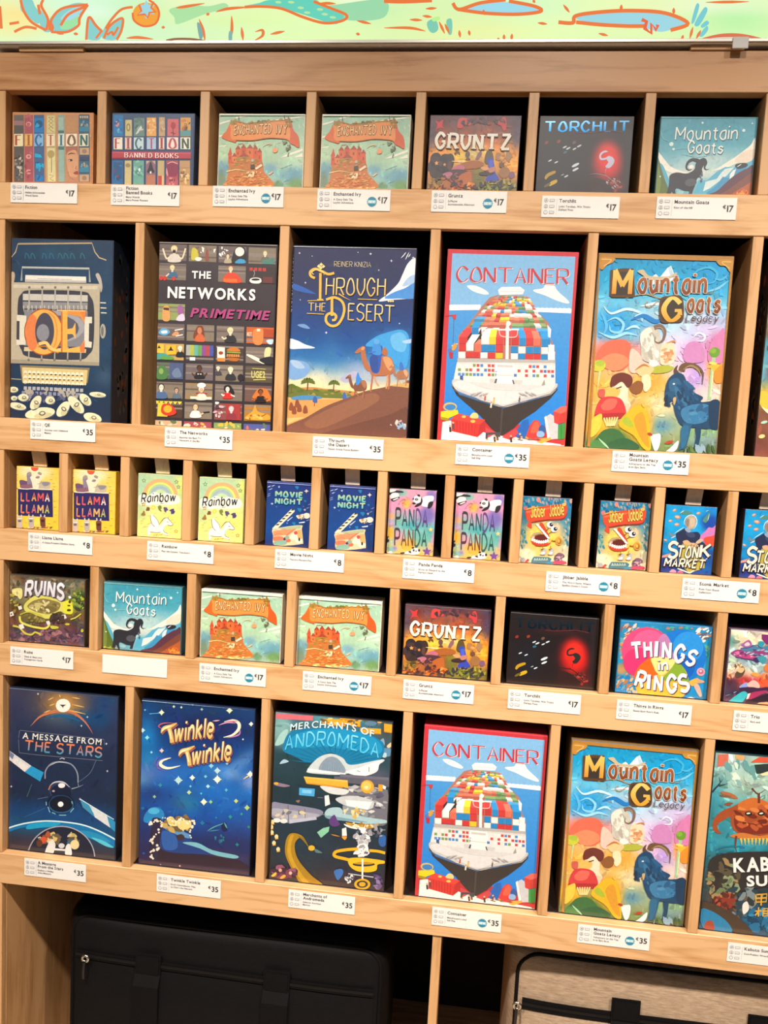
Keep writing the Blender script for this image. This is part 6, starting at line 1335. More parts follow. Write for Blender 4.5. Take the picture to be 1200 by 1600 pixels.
def art_sun():
    # the cut-off box at the right end of the second row
    A = Art((1080, 360, 4), XC_SUN, .195, ROW[2], BIG_H)
    A.field([(0, 'a8a070'), (.25, '8c8458'), (.38, '6c5c40'), (.42, '50a8c8'), (.6, '5cb8d0'), (.68, 'e8b83c'), (.76, '805038'), (1, '7c4438')], [(500, 880, 40, 60, '6c4450', .9), (700, 500, 200, 120, 'b8a868', .7), (520, 1040, 90, 60, 'f0c848', .8), (800, 1200, 240, 120, '884c38', .8)], .12, 50, 3, 9, 10, brush=300, bs=.035, amp=.25)
    A.b('fbf0c0', '430 1080 460 1050 500 1100 560 1180 520 1170 460 1130'); A.e('b0d8c0', 455, 1200, 22, 9, -15); A.e('f0d890', 440, 1288, 20, 12, -10); A.b('e8c040', '420 1020 470 1010 520 1080 480 1120 420 1080')
    A.daubs(40, 700, 800, 250, 500, ['c8b868', '4c90a8', '9c5c40', 'e8c858', '6c4c3c'], 10, 34, 4)
    KINDS['sun'] = (A, '241a18')


def art_mos():
    A = Art((0, 1050, 4.571), -.6725, .195, ROW[5], BIG_H)
    A.field([(0, '3c3c58'), (.1, '2c3458'), (.4, '1c2c4c'), (.65, '162848'), (.75, '0c3c70'), (.85, '10507c'), (.93, '283448'), (1, '302c3c')],
            [(440, 235, 120, 90, 'e8a848', .95), (440, 225, 200, 120, 'a87c48', .5), (740, 200, 110, 80, '143c70', .8), (560, 330, 200, 50, '104a80', .8), (700, 330, 70, 90, '0c4478', .7), (430, 1000, 260, 60, '0c4c88', .7), (200, 1240, 160, 70, '3c3040', .8)], .05, 70, 3, brush=120, bs=.03, amp=.12)
    A.st('e88848', 20, '215 375 270 320 340 290 430 275 520 295 590 350 640 420', 2); A.st('c07058', 12, '205 385 280 312 360 285 430 278 530 300 600 360 650 440', 2); A.st('1c5c90', 22, '300 335 400 310 480 320 560 350', 2)
    for q in ('330 200 370 180', '340 240 380 225', '500 180 560 190', '500 230 590 250', '480 270 600 300', '350 270 300 290', '420 180 410 160'):
        A.st('f0c068', 7, q, 2)
    A.e('fbf4e8', 438, 238, 52, 48); A.p('302c3c', '412 232 462 232 440 245 438 258 430 245')
    A.st('6c7080', 4, '130 415 730 480 735 520', 0, 0); A.st('6c7080', 4, '120 480 125 575 250 590 720 632', 0, 0); A.st('6c7080', 4, '128 418 120 470', 0, 0)
    A.t('A MESSAGE FROM', 'e0e0dc', '145 472 718 520', 42, '1', track=.12); A.t('THE STARS', '3c98b8', '158 555 716 608', 68, (.17,), top='f08048', track=.02)
    A.st('8c94a8', 9, '310 760 315 700 360 650 430 640 500 660 540 720 545 790', 0); A.st('d0d4dc', 5, '340 670 400 642 480 650', 2); A.st('58708c', 4, '555 780 630 720 665 650 675 625', 0); A.st('98a4b4', 7, '500 832 550 818 585 802', 1); A.st('8090a0', 5, '545 795 550 820', 0, 0); A.st('506880', 4, '215 800 180 890'); A.st('506880', 5, '255 905 330 890'); A.st('3c6890', 4, '160 1035 310 970'); A.st('c0c8d0', 6, '415 620 430 612 450 620', 0, 0)
    A.e('2c3c60', 420, 845, 84, 66, 8); A.e('101c38', 425, 855, 74, 56, 8); A.st('d8d8e0', 9, '345 810 380 785 440 785 485 820', 2); A.st('c07848', 9, '335 840 350 805', 0); A.e('f0ecf0', 428, 808, 25, 18); A.e('b89cb8', 370, 848, 10, 7); A.e('0c1830', 420, 940, 100, 74); A.e('143c68', 420, 900, 66, 24); A.e('f0f4f4', 420, 942, 20, 19); A.e('1c5c90', 425, 945, 90, 64, 0); A.e('0a1428', 425, 940, 84, 58); A.e('f4f8f8', 421, 942, 20, 19)
    for q in ('330 960 345 1000', '360 1000 385 1012', '410 1020 460 1020', '490 1000 515 970', '318 925 320 950', '505 940 500 920'):
        A.st('88c0d8', 6, q, 0, 0)
    A.p('d8d8dc', '48 560 215 670 165 712 50 625'); A.p('e8e4e0', '100 612 190 672 165 705 78 645'); A.p('6c7ca0', '48 562 90 590 78 622 50 600'); A.p('2498d0', '212 668 300 715 275 780 165 712'); A.st('a8d8ec', 5, '135 620 110 660', 0, 0)
    A.p('3c90b8', '555 895 640 955 665 1035 580 965'); A.p('d8dce0', '640 955 750 1020 775 1110 665 1035'); A.p('2c90c0', '750 1020 820 1070 815 1140 775 1110'); A.st('c8ecf4', 6, '630 950 655 1000', 0, 0); A.st('dcf0f4', 5, '560 905 800 1050', 0, 0)
    A.b('0c74b0', '45 1115 200 1075 380 1060 560 1085 700 1130 815 1190 815 1250 640 1190 480 1120 300 1100 150 1110 45 1140'); A.b('18a0d0', '200 1085 330 1070 420 1075 380 1100 280 1110 180 1120'); A.b('1c90c0', '560 1130 680 1150 780 1210 700 1210 600 1170'); A.b('58c8e0', '640 1180 720 1200 800 1250 740 1240'); A.st('d8f4f8', 10, '45 1112 160 1080 300 1062 440 1068 580 1090 700 1135 815 1195', 0)
    A.e('0c0c1c', 425, 1330, 240, 230, n=44); A.e('182038', 425, 1330, 232, 222, n=44)
    t = np.linspace(math.pi * 1.02, math.pi * 1.98, 30); A.st('a8a8b8', 8, np.stack([425 + 240 * np.cos(t), 1330 + 230 * np.sin(t)], 1), 0, 0)
    A.daubs(26, 340, 1180, 80, 50, ['e0c070', '8c4c38', '4c7c78', 'b05838', '6c5c48', 'd8d0b0'], 10, 24, 3); A.daubs(14, 500, 1190, 60, 40, ['c8b060', '3c6878', '5c5048', 'd0c8a0'], 8, 20, 4); A.e('d85838', 300, 1195, 24, 22); A.e('f0d8a0', 522, 1230, 32, 34); A.b('ece8e4', '310 1300 330 1230 360 1195 385 1230 370 1290 360 1305'); A.b('f0ecec', '455 1300 460 1240 485 1225 500 1270 498 1305'); A.e('d8d8dc', 428, 1238, 22, 18); A.p('ececf0', '370 1255 455 1262 452 1275 372 1270'); A.e('5c3828', 270, 1220, 22, 26)
    for x, y in ((105, 640), (755, 705), (612, 320), (570, 382), (260, 155), (748, 510), (70, 815), (560, 905)):
        A.star('d0d8e4', x, y, 9, 4, .4)
    A.p('6c7c98', '55 105 833 165 833 178 55 116')  # edge highlight at the top, put into the cover colour
    KINDS['mos'] = (A, '1c2438')


def art_tt():
    A = Art((200, 1060, 4.444), -.4335, .195, ROW[5], BIG_H)
    A.field([(0, '0c3c70'), (.15, '0c3470'), (.35, '1050a0'), (.5, '1464b8'), (.65, '1050a4'), (.8, '182c68'), (1, '241c48')],
            [(130, 400, 90, 130, '1c8cd0', .8), (150, 650, 160, 80, '4868b8', .8), (100, 700, 70, 60, '60a0d8', .7), (760, 600, 170, 50, '5c90d0', .9, 1, -35), (680, 650, 110, 40, '98a8d8', .8, 1, 20), (850, 720, 60, 60, '90a0d8', .8), (540, 640, 200, 90, '1c78d0', .8), (380, 850, 70, 60, '2c8ca8', .5), (430, 880, 60, 60, '1c7898', .5), (140, 560, 80, 60, '2c9cd8', .6), (680, 880, 60, 50, '1c68c0', .7), (540, 350, 280, 100, '101c58', .7), (560, 540, 200, 50, '101c5c', .6), (180, 800, 160, 70, '1c2c68', .6), (600, 1260, 300, 50, '3c2c48', .9, 2)], .07, 70, 3, 7, 8, brush=220, bs=.03, amp=.12)
    A.b('2c1c30', '170 1010 240 1000 260 1080 230 1180 300 1200 700 1250 800 1280 820 1340 200 1290 150 1270'); A.b('1c3c80', '235 1040 330 1035 430 1080 450 1130 560 1190 740 1230 500 1220 240 1190'); A.b('5c94c4', '240 1030 330 1040 400 1070 440 1090 420 1110 330 1080'); A.b('78b8c8', '380 1140 480 1140 560 1180 620 1200 760 1230 740 1250 600 1225 500 1180'); A.b('2c5ca8', '240 1060 330 1090 340 1180 250 1180'); A.b('3c2c34', '335 1095 375 1080 395 1110 360 1125'); A.p('302440', '110 1260 850 1330 845 1365 70 1280')
    A.b('2484c4', '112 960 150 905 200 892 245 920 250 970 210 1000 120 1000'); A.e('4cb0e0', 180, 920, 40, 22); A.b('2c2440', '165 985 200 965 240 990 230 1080 200 1260 160 1260 170 1100')
    A.daubs(44, 345, 1010, 100, 48, ['e8d080', 'c8a860', '8c7040', 'f4e0a0', '6c5840'], 10, 26, 3); A.b('e0c878', '270 970 310 960 330 1000 290 1010'); A.b('e8d488', '340 1000 420 985 440 1030 370 1050')
    rn = random.Random(5)
    P = spline(nums('150 1010 200 985 230 1010 190 1100 160 1130 215 1180 165 1200 170 1250'), False, 5)
    for x, y in P:
        A.e('f4e8d8', x + rn.uniform(-8, 8), y + rn.uniform(-5, 5), rn.uniform(5, 10))
    for x, y in spline(nums('250 960 300 975 340 1000 370 970 420 1000 450 985 455 1020 430 1060 440 1110'), False, 4):
        A.e('fbf0d8', x + rn.uniform(-8, 8), y + rn.uniform(-8, 8), rn.uniform(4, 8))
    A.st('5ca0b0', 8, '550 1060 600 1030 680 1000', 2); A.b('102048', '650 1020 680 1000 690 1050 660 1060'); A.st('3c88a0', 8, '560 1060 640 1050', 2); A.st('58a8b0', 10, '670 1000 690 1040', 2); A.daubs(8, 640, 1110, 40, 20, ['1c6088', '2c7890'], 6, 12, 6, 80)
    for x, y, r, c in ((235, 236, 22, 'e0ecc8'), (706, 222, 24, 'e8f0c8'), (320, 195, 11, 'd0e0c0'), (372, 200, 10, 'd0e0c0'), (514, 214, 12, '98b4b8'), (452, 178, 10, 'e0e8d8'), (856, 316, 18, 'e8f0d8'), (104, 360, 20, 'b8e4f4'), (135, 410, 18, '8ce0f4'), (165, 512, 10, 'a0e4f8'), (120, 218, 8, '8cc8e8'), (622, 640, 26, 'b8dcec'), (622, 700, 32, 'f0f4e0'), (448, 688, 22, 'e8f4e8'), (352, 706, 32, 'b8e0e0'), (540, 680, 14, '78c8e8'), (557, 748, 16, 'b0e4f0'), (436, 748, 10, '88d0ec'), (426, 790, 18, 'c0dca0'), (510, 798, 10, '48c8e8'), (186, 820, 14, '98c4a0'), (226, 740, 18, '2c8ca8'), (528, 856, 26, 'f4f4d0'), (576, 856, 16, '90c898'), (752, 850, 18, 'c8d880'), (828, 896, 22, 'b0d080'), (684, 774, 14, '58b8dc'), (712, 960, 18, '2c8c98'), (518, 1002, 20, '1c74a8'), (614, 966, 10, '2c84a0'), (790, 940, 12, '3c9898'), (760, 1152, 16, '1c8088'), (840, 1030, 14, '2c8c60'), (850, 664, 26, 'f4f4e8'), (800, 422, 8, 'c8e8e8'), (236, 500, 18, 'e8c8c8'), (580, 606, 20, '88d0f0'), (105, 900, 16, '1c6ca0'), (228, 1290, 7, '9c8090'), (362, 1300, 9, 'd0a8a0'), (112, 1212, 14, '1c4c98'), (860, 310, 8, 'f8f8e8'), (690, 590, 12, '98c8ec'), (160, 245, 6, '78b8e8')):
        A.e(c, x, y, r * .62); A.star(c, x, y, r * 1.0, 4, .45)
    A.st('58b0e4', 5, '150 245 225 240', 0, 0); A.st('e8d8a0', 9, '800 700 860 660', 2)
    T = 'title_lettering'
    gl = 'e0b868'; gt = 'fbf4c0'
    for q, c, w in (('670 300 730 290 770 310 770 350 730 390 665 408', 'fbf0d0', 22), ('630 325 690 305 750 310', 'c898c0', 10), ('680 298 770 295', 'd87898', 10), ('780 350 770 390 690 412', 'b07cb8', 12), ('300 550 240 570 230 600 280 622 365 605', 'fbf4d8', 22), ('290 545 220 570 210 620 260 640', '7c68b8', 9), ('220 540 190 590 240 635', '6c58a8', 8), ('240 350 215 330 250 310 330 310', 'c05c78', 9), ('590 295 640 290', 'e0a8b0', 9)):
        A.st(c, w, q, 2, 1, T)
    for bx, by in ((0, 0), (123, 158)):
        for dx, dy, c in ((9, 12, 'a05060'), (5, 7, '8c6048'), (0, 0, None)):
            cc = c or gl
            A.st(cc, 26, [(232 + bx + dx, 378 + by + dy), (250 + bx + dx, 345 + by + dy), (300 + bx + dx, 330 + by + dy), (342 + bx + dx, 308 + by + dy)], 2, 1, T)
            A.st(cc, 27, [(285 + bx + dx, 340 + by + dy), (300 + bx + dx, 390 + by + dy), (308 + bx + dx, 445 + by + dy)], 0, 1, T)
        A.st(gt, 13, [(238 + bx, 366 + by), (258 + bx, 344 + by), (310 + bx, 326 + by)], 2, 1, T); A.st(gt, 8, [(288 + bx, 350 + by), (303 + bx, 420 + by)], 0, 1, T)
        A.t('winkle', gl, [(318 + bx, 440 + by), (592 + bx, 400 + by)], 132, (.19,), top=gt, sh='a05060', shd=(7, 10), skew=.08, ol='6c4838', olw=4)
    A.p('b8d4ec', '100 140 890 208 890 220 100 152')  # light along the top edge, painted onto the cover
    KINDS['tt'] = (A, '142040')


def art_mer():
    A = Art((400, 1090, 4.571), -.206, .195, ROW[5], BIG_H)
    A.field([(0, '3c7c8c'), (.1, '3c5c6c'), (.25, '20404c'), (.5, '1c3440'), (.8, '1c2c3c'), (1, '2c2630')], [(180, 230, 90, 120, '88b8b8', .9, 2), (220, 110, 120, 30, '8c98a8', .8), (480, 150, 90, 40, '60a0a8', .7), (930, 220, 50, 80, '3c3834', .9), (870, 560, 110, 60, '5c5c70', .8), (600, 1280, 240, 40, '3c2c34', .8), (300, 1000, 200, 200, '1c3848', .6)], .05, 60, 3, brush=120, bs=.025, amp=.15)
    A.p('d86c78', '142 115 410 130 405 165 142 150'); A.p('98a0b0', '145 92 300 100 290 115 143 110'); A.st('80b4b8', 14, '145 330 200 310 260 240', 2); A.st('88b8bc', 12, '170 180 230 190 260 230', 2); A.b('a0ccc8', '135 340 180 250 230 230 200 320')
    for x, y, w, h in ((475, 150, 220, 38), (705, 165, 40, 40), (745, 215, 148, 40), (915, 185, 62, 62), (600, 140, 110, 20), (520, 185, 120, 14)):
        A.p('e8a428', [(x, y), (x + w, y + 8), (x + w, y + h + 8), (x, y + h)]); A.p('c07c1c', [(x, y + h - 6), (x + w, y + h + 2), (x + w, y + h + 8), (x, y + h)])
    A.daubs(20, 700, 170, 240, 30, ['e8b048', 'b8802c', 'f0c868', '6c5438'], 6, 18, 3, 0, 2); A.daubs(14, 830, 180, 60, 25, ['3c4c58', '5c6c78'], 7, 18, 4); A.e('58809c', 820, 185, 44, 18); A.b('5c8cb0', '900 370 960 360 965 410 920 420'); A.b('f0c8a0', '935 345 965 320 965 350 945 358'); A.b('b8d0dc', '900 400 930 395 930 425 905 425'); A.b('88a0b8', '880 320 910 290 918 340'); A.e('e0e8ec', 830, 330, 18, 9, -20)
    A.b('0c7cac', '195 340 240 250 380 215 560 210 760 245 880 300 915 340 895 430 760 480 640 520 560 400 480 410 380 465 280 420 200 385'); A.b('1494c8', '220 330 320 250 560 220 780 260 890 330 880 400 700 380 500 350 330 360')
    for k in range(16):
        a = math.radians(-172 + k * 10.5)
        A.st('0a6890', 7, [(560 + 120 * math.cos(a), 480 + 70 * math.sin(a)), (560 + 330 * math.cos(a), 470 + 170 * math.sin(a))], 2)
    A.b('c8d4d8', '365 520 400 470 460 420 540 400 620 430 680 480 900 440 890 470 740 520 600 550 450 545 370 535'); A.b('8c98a8', '450 520 480 450 540 420 600 450 640 530 540 545')
    for k in range(9):
        A.st('5c98b4', 6, [(470 + k * 19, 520), (505 + k * 9, 425)], 1)
    A.b('f4f4f4', '640 530 740 500 820 470 905 445 880 480 860 530 760 560'); A.e('f4f4f0', 808, 510, 48, 34); A.st('5c5c64', 5, '808 495 808 530', 0, 0); A.st('5c5c64', 4, '720 520 745 530', 0, 0); A.p('f4f4f4', '370 505 640 540 640 552 365 528')
    A.p('5c5c6c', '560 560 960 590 955 640 560 600'); A.p('6c6c7c', '600 545 950 570 950 590 600 565'); A.b('70707c', '640 640 940 660 945 900 700 880 620 760'); A.daubs(60, 780, 730, 150, 130, ['8c8c94', 'b8b8bc', '58586c', 'a0a0a4', '484858', 'd8d8d8'], 8, 26, 5, 0, 2.2)
    A.p('f0b03c', '342 562 655 590 660 645 620 640 360 610'); A.p('d89428', '360 605 620 634 620 645 362 615'); A.p('f4c058', '342 562 655 590 655 602 345 574'); A.e('e8a430', 795, 635, 48, 48); A.e('f4c464', 790, 630, 34, 34); A.e('f8e0a0', 788, 640, 14, 12); A.p('e89c2c', '875 618 905 620 905 668 872 665'); A.p('f4f0ec', '905 622 930 635 925 655 908 650')
    A.p('48a8e0', '310 642 422 650 418 705 308 695'); A.p('80c8f0', '330 655 400 660 398 685 330 680')
    A.b('d8dcdc', '460 630 560 640 660 660 640 690 560 690 500 670'); A.p('e8e8e8', '490 700 520 695 530 760 495 775'); A.p('1c2430', '525 695 570 690 580 735 530 740'); A.b('c8ccd0', '570 720 700 700 840 740 800 800 640 770'); A.p('f0f0f0', '640 730 830 745 800 800 650 770')
    A.b('a8c8d0', '490 830 520 790 600 785 640 830 720 840 840 860 930 875 925 895 780 900 640 880 520 860'); A.b('78a0b0', '500 840 640 860 800 890 640 880 520 865'); A.p('8c98a0', '620 770 800 800 800 850 620 830'); A.daubs(16, 700, 815, 80, 30, ['d8b050', 'c8ccd0', '6c6c74', 'e8d8a0'], 7, 18, 6); A.b('c89838', '640 890 720 900 840 905 880 895 840 930 700 930'); A.daubs(14, 740, 910, 90, 16, ['e8d8a8', 'f4ecd8', 'a8782c'], 6, 14, 7); A.b('f0f0ec', '630 900 720 930 800 935 760 945 660 925')
    A.b('8888a0', '115 750 200 755 460 800 450 850 300 880 230 895 110 850'); A.b('a8a8b8', '120 790 300 810 440 830 430 850 240 870 120 840'); A.p('b8bcd0', '235 870 430 850 435 870 240 898'); A.st('5c5c70', 5, '230 765 235 890', 0, 0); A.st('5c5c70', 4, '350 790 352 860', 0, 0); A.daubs(12, 250, 830, 120, 26, ['c8c0b0', '70707c', 'd8c8a0'], 7, 18, 8); A.st('8c94a0', 4, '440 830 500 835', 0, 0); A.e('e8e4e0', 150, 875, 28, 16); A.e('e8e4e0', 200, 880, 26, 16); A.b('a8c8dc', '170 470 200 440 235 455 200 468'); A.b('8c7890', '130 605 180 610 245 628 200 638 140 625'); A.e('e8a838', 145, 612, 16, 10); A.b('8c6c60', '285 735 315 730 305 750'); A.st('7c7088', 5, '440 712 480 714', 0, 0)
    A.p('88c8a8', '437 960 480 930 525 920 520 955 465 1000'); A.b('5c3c7c', '525 870 560 835 580 870 600 905 560 920 530 905'); A.p('e8e8e8', '615 935 645 925 650 985 615 985'); A.b('e89838', '612 990 650 990 635 1015'); A.st('c88c38', 8, '535 975 600 990', 2)
    A.daubs(30, 760, 990, 60, 60, ['f4f4f4', '6c6c78', 'c8c8cc', '484858', 'a8a8b0'], 9, 24, 9); A.b('f4f4f4', '730 1050 770 1040 800 1060 800 1120 750 1110 720 1080'); A.daubs(12, 760, 1100, 40, 40, ['5c5c68', 'e8e8e8', '9898a0'], 8, 20, 10); A.e('2c60a8', 905, 1020, 30, 44); A.daubs(14, 860, 960, 60, 40, ['6c6c78', 'a0a0a8', '3c4458'], 8, 20, 11)
    A.st('e8b020', 22, '730 1078 640 1085 570 1100 565 1130 640 1150 700 1165', 0); A.st('e8b020', 20, '810 1090 870 1095 925 1108', 0); A.b('f0bc24', '660 1150 720 1140 800 1145 925 1165 920 1182 870 1190 860 1230 800 1245 720 1235 670 1200'); A.e('1c2c38', 770, 1188, 80, 16); A.e('c89018', 770, 1182, 70, 8); A.st('f0f0f0', 12, '762 1150 760 1360', 0, 0); A.e('d8a820', 760, 1330, 58, 40); A.e('2c3038', 760, 1330, 40, 26); A.e('d8a820', 760, 1330, 24, 16); A.st('c8c8d0', 7, '660 1255 840 1280', 0, 0); A.daubs(16, 670, 1290, 30, 30, ['e8e8e8', '5c5c6c', 'a8a8b0'], 6, 16, 12); A.daubs(16, 870, 1310, 34, 50, ['6c5488', '8c78a8', '4c3c68'], 7, 18, 13); A.b('3c70b8', '560 1235 610 1220 625 1250 590 1300 570 1280')
    A.b('a8801c', '475 1335 400 1270 320 1180 285 1110 280 1040 310 1000 340 1010 370 1060 345 1000 300 970 245 970 215 1020 210 1110 240 1190 280 1260 330 1330'); A.b('c89c28', '240 1000 270 980 250 1060 265 1150 330 1260 380 1320 330 1310 260 1200 225 1100'); A.st('8c7020', 16, '300 985 340 1010 375 1060', 2); A.e('d8b030', 398, 1072, 24, 20); A.b('58787c', '420 1075 475 1105 430 1105')
    A.daubs(26, 195, 1240, 80, 36, ['5c2c44', '7c3c54', '3c2438', '94546c'], 10, 28, 14); A.b('f0c048', '110 1270 140 1245 148 1255 130 1275'); A.b('f0b040', '172 1285 200 1262 215 1272 190 1290'); A.e('d8a890', 175, 1230, 12); A.e('e0b8a8', 248, 1250, 12)
    for x, y in ((115, 960), (148, 990), (130, 1035), (160, 1080), (112, 920), (120, 885)):
        A.e('f0d8a0', x, y, 13, 16); A.st('d89838', 7, [(x - 10, y + 18), (x + 14, y + 14)], 0, 0)
    A.t('MERCHANTS OF', 'd0e8f0', '242 236 850 285', 48, '1', arc=44, track=.1); A.t('ANDROMEDA', '48c4ec', '205 372 880 430', 96, (.13,), arc=58, track=.03, top='80dcf4')
    KINDS['mer'] = (A, '1c1a22')


def art_kab():
    A = Art((1050, 1130, 4.1), XC_KAB, .195, ROW[5], BIG_H)
    A.field([(0, 'a8c8b8'), (.15, 'b0d0c0'), (.3, '58a0a4'), (.5, '2c94ac'), (.62, '1c7890'), (.8, '2c4048'), (1, '1c5c80')], [(420, 250, 120, 130, 'c8dcd0', .9), (280, 480, 60, 200, '2c88a0', .8), (700, 300, 300, 200, '98c0b8', .7), (330, 1000, 130, 160, '504c40', .9, 2), (560, 1000, 200, 150, '2c2c2c', .9, 2), (480, 1240, 120, 90, '1c5880', .9), (330, 1170, 160, 70, '4c3430', .9, 2)], .1, 60, 3, 8, 8, brush=420, bs=.035, amp=.25)
    A.p('d06c58', '295 200 360 185 358 265 290 280'); A.p('d8a868', '405 195 465 190 462 230 410 245'); A.daubs(24, 430, 330, 120, 70, ['d8ecdc', '88b4b0', 'b0d0c4', '68a0a0'], 10, 28, 2, 70, 2)
    A.p('d8583c', '500 250 560 205 900 210 900 260 620 250'); A.p('2c3838', '525 265 620 258 800 270 700 320 540 322'); A.p('f0e0b0', '560 325 680 285 700 330 580 335'); A.st('28383c', 14, '255 440 300 390 325 355', 1); A.st('28484c', 12, '300 400 360 385', 1); A.st('28484c', 9, '310 380 300 340', 1)
    A.b('a04c28', '260 640 275 600 320 560 380 535 460 500 540 490 620 520 680 600 680 680 620 720 520 712 420 700 380 660 370 600 330 620 290 650 300 690 320 700 290 705 262 680'); A.b('c86c30', '420 520 500 478 580 490 640 530 560 540 460 560'); A.b('7c2c20', '400 600 500 640 640 640 660 690 540 710 420 690'); A.daubs(34, 530, 600, 120, 80, ['b85830', '8c3820', 'd88040', '702818'], 9, 26, 3, 20, 2); A.st('6c3424', 16, '555 510 555 450', 0, 0); A.st('6c3424', 12, '510 415 550 450 600 420', 1); A.st('b06840', 30, '310 440 370 460 420 480', 2); A.st('8c4c34', 20, '330 520 390 510', 2); A.st('7c5c48', 18, '300 460 380 470', 2)
    for x in (488, 570):
        A.e('28201c', x, 578, 24, 14); A.e('f4f0e0', x, 576, 13, 5, -8)
    A.b('c87838', '370 720 450 700 560 720 680 700 680 730 540 740 420 735')
    for k in range(10):
        A.st('e8c048', 16, [(440 + k * 24, 735), (446 + k * 22, 780)], 1)
    A.st('7c3420', 16, '410 720 405 780 415 840', 1); A.st('1c7088', 8, '280 810 340 790 420 790', 0); A.st('1c7088', 7, '290 830 400 815', 0)
    A.b('302c2c', '240 880 300 840 400 825 600 820 900 820 900 1080 600 1050 400 1080 260 1060 230 980'); A.daubs(50, 330, 1000, 100, 120, ['6c7c58', '38302c', '58503c', '8c9c78', '2c2824', 'a08458'], 10, 28, 4); A.daubs(40, 460, 1130, 120, 110, ['4c5c60', '2c3434', '7c8c90', '28404c', '68503c'], 10, 28, 5); A.daubs(24, 330, 1130, 70, 40, ['8c3428', 'b04c34', '5c2820'], 10, 24, 6); A.b('e8e4dc', '450 1160 480 1140 490 1190 455 1220'); A.b('48382c', '190 1140 280 1160 380 1210 480 1290 520 1350 420 1350 330 1280 240 1210 190 1180')
    A.b('2480b0', '185 1190 250 1200 330 1250 380 1310 360 1340 200 1310'); A.b('a04838', '205 1310 215 1270 250 1260 268 1290 262 1325'); A.daubs(20, 560, 1260, 100, 80, ['1c6c98', '143c5c', '2c88b0'], 12, 32, 7)
    A.t('KABUTO', 'f4f0ec', '388 950 880 930', 88, '2', sh='1c1a1a', shd=(4, 6)); A.t('SUMO', 'f4f0ec', '472 1040 800 1030', 66, '2', sh='1c1a1a', shd=(4, 6))
    g = 'e0a838'
    T = 'title_lettering'
    for q in ('535 1095 605 1090 600 1140 535 1142 535 1095', '570 1092 568 1165', '535 1118 602 1115', '530 1200 572 1198', '552 1175 550 1235', '552 1200 530 1228', '580 1185 612 1183 610 1230 580 1232 580 1185', '580 1200 610 1199', '580 1215 610 1214'):
        A.st(g, 9, q, 0, 0, T)
    KINDS['kab'] = (A, '203840')


# ------------------------------------------------------------------ the setting
fl = link('floor', box_mesh('floor', -3.0, 3.0, -5.0, 0.9, -0.05, 0.0), plain('shop_floor', 'c4b49e', 0.5, noise=.08, nscale=30))
fl['kind'] = 'structure'
wl = link('wall_back', box_mesh('wall_back', -3.0, 3.0, 0.62, 0.7, 0.0, 3.0), plain('wall_paint', 'b09880', 0.8, noise=.03, nscale=40))
wl['kind'] = 'structure'

# ------------------------------------------------------------------ the oak display shelf
DEPTH = 0.48
XL, XR = -0.7840, 0.6170                                     # outer faces of the end panels
shelf = empty('display_shelf', (0, 0, 0))
tag(shelf, 'light oak wall shelf of open pigeonholes holding rows of game boxes', 'shelf')


def wpart(name, x0, x1, y0, y1, z0, z1, mat, bev=.0008):
    return link(name, box_mesh(name, x0, x1, y0, y1, z0, z1, bev, 1), mat, shelf)


FB = {0: (CZ + .5601, CZ + .5039), 1: (CZ + .3645, CZ + .3078), 2: (CZ - .0055, CZ - .0581), 3: (CZ - .1880, CZ - .2402), 4: (CZ - .3810, CZ - .4361), 5: (CZ - .7500, CZ - .8042)}
wpart('top_rail', XL, XR, 0, .02, FB[0][1], FB[0][0], WOOD_R)
wpart('top_board', XL + .0152, XR - .0152, .0205, DEPTH, FB[0][1] + .004, FB[0][1] + .022, WOOD_D)
for r in range(1, 6):
    wpart('fascia_board', XL, XR, 0, .015, FB[r][1], FB[r][0], WOOD_H)
    wpart('shelf_board', XL + .0152, XR - .0152, .0153, DEPTH, ROW[r] - .018, ROW[r], WOOD_D)
for x in (XL, XR - .015):
    wpart('side_panel', x, x + .015, .0155, DEPTH, .09, FB[0][0], WOOD_V)
    for a, b in ((0, 1), (1, 2), (2, 3), (3, 4), (4, 5)):    # front edges of the end panels between the boards
        wpart('panel_edging', x, x + .015, .001, .0153, FB[b][0] + .0002, FB[a][1] - .0002, WOOD_V)
    wpart('panel_edging', x, x + .015, .001, .0153, .09, FB[5][1] - .0002, WOOD_V)
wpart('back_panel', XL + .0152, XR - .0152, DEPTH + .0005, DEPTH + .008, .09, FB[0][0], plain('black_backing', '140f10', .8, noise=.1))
XD = {1: [-.6105 + .1649 * k for k in range(7)] + [.5439], 2: [-.545 + .231 * k for k in range(5)], 3: [-.6662 + .1044 * k for k in range(11)] + [.4880, .5925],
      4: [-.6105 + .1649 * k for k in range(7)] + [.5439], 5: [-.5462 + .231 * k for k in range(5)]}
for r in range(1, 6):
    for x in XD[r]:
        wpart('divider', x - .0075, x + .0075, .0012, DEPTH - .001, ROW[r] + .0003 if r > 1 else FB[1][0] + .0003, FB[r - 1][1] - .0003, WOOD_V)
wpart('divider', -.0171 - .0072, -.0171 + .0072, .004, DEPTH - .001, .1203, FB[5][1] - .0003, WOOD_V)
wpart('bottom_board', XL + .0152, XR - .0152, .004, DEPTH, .102, .12, WOOD_H)
wpart('plinth_board', XL, XR, .03, .045, .0, .09, WOOD_H)
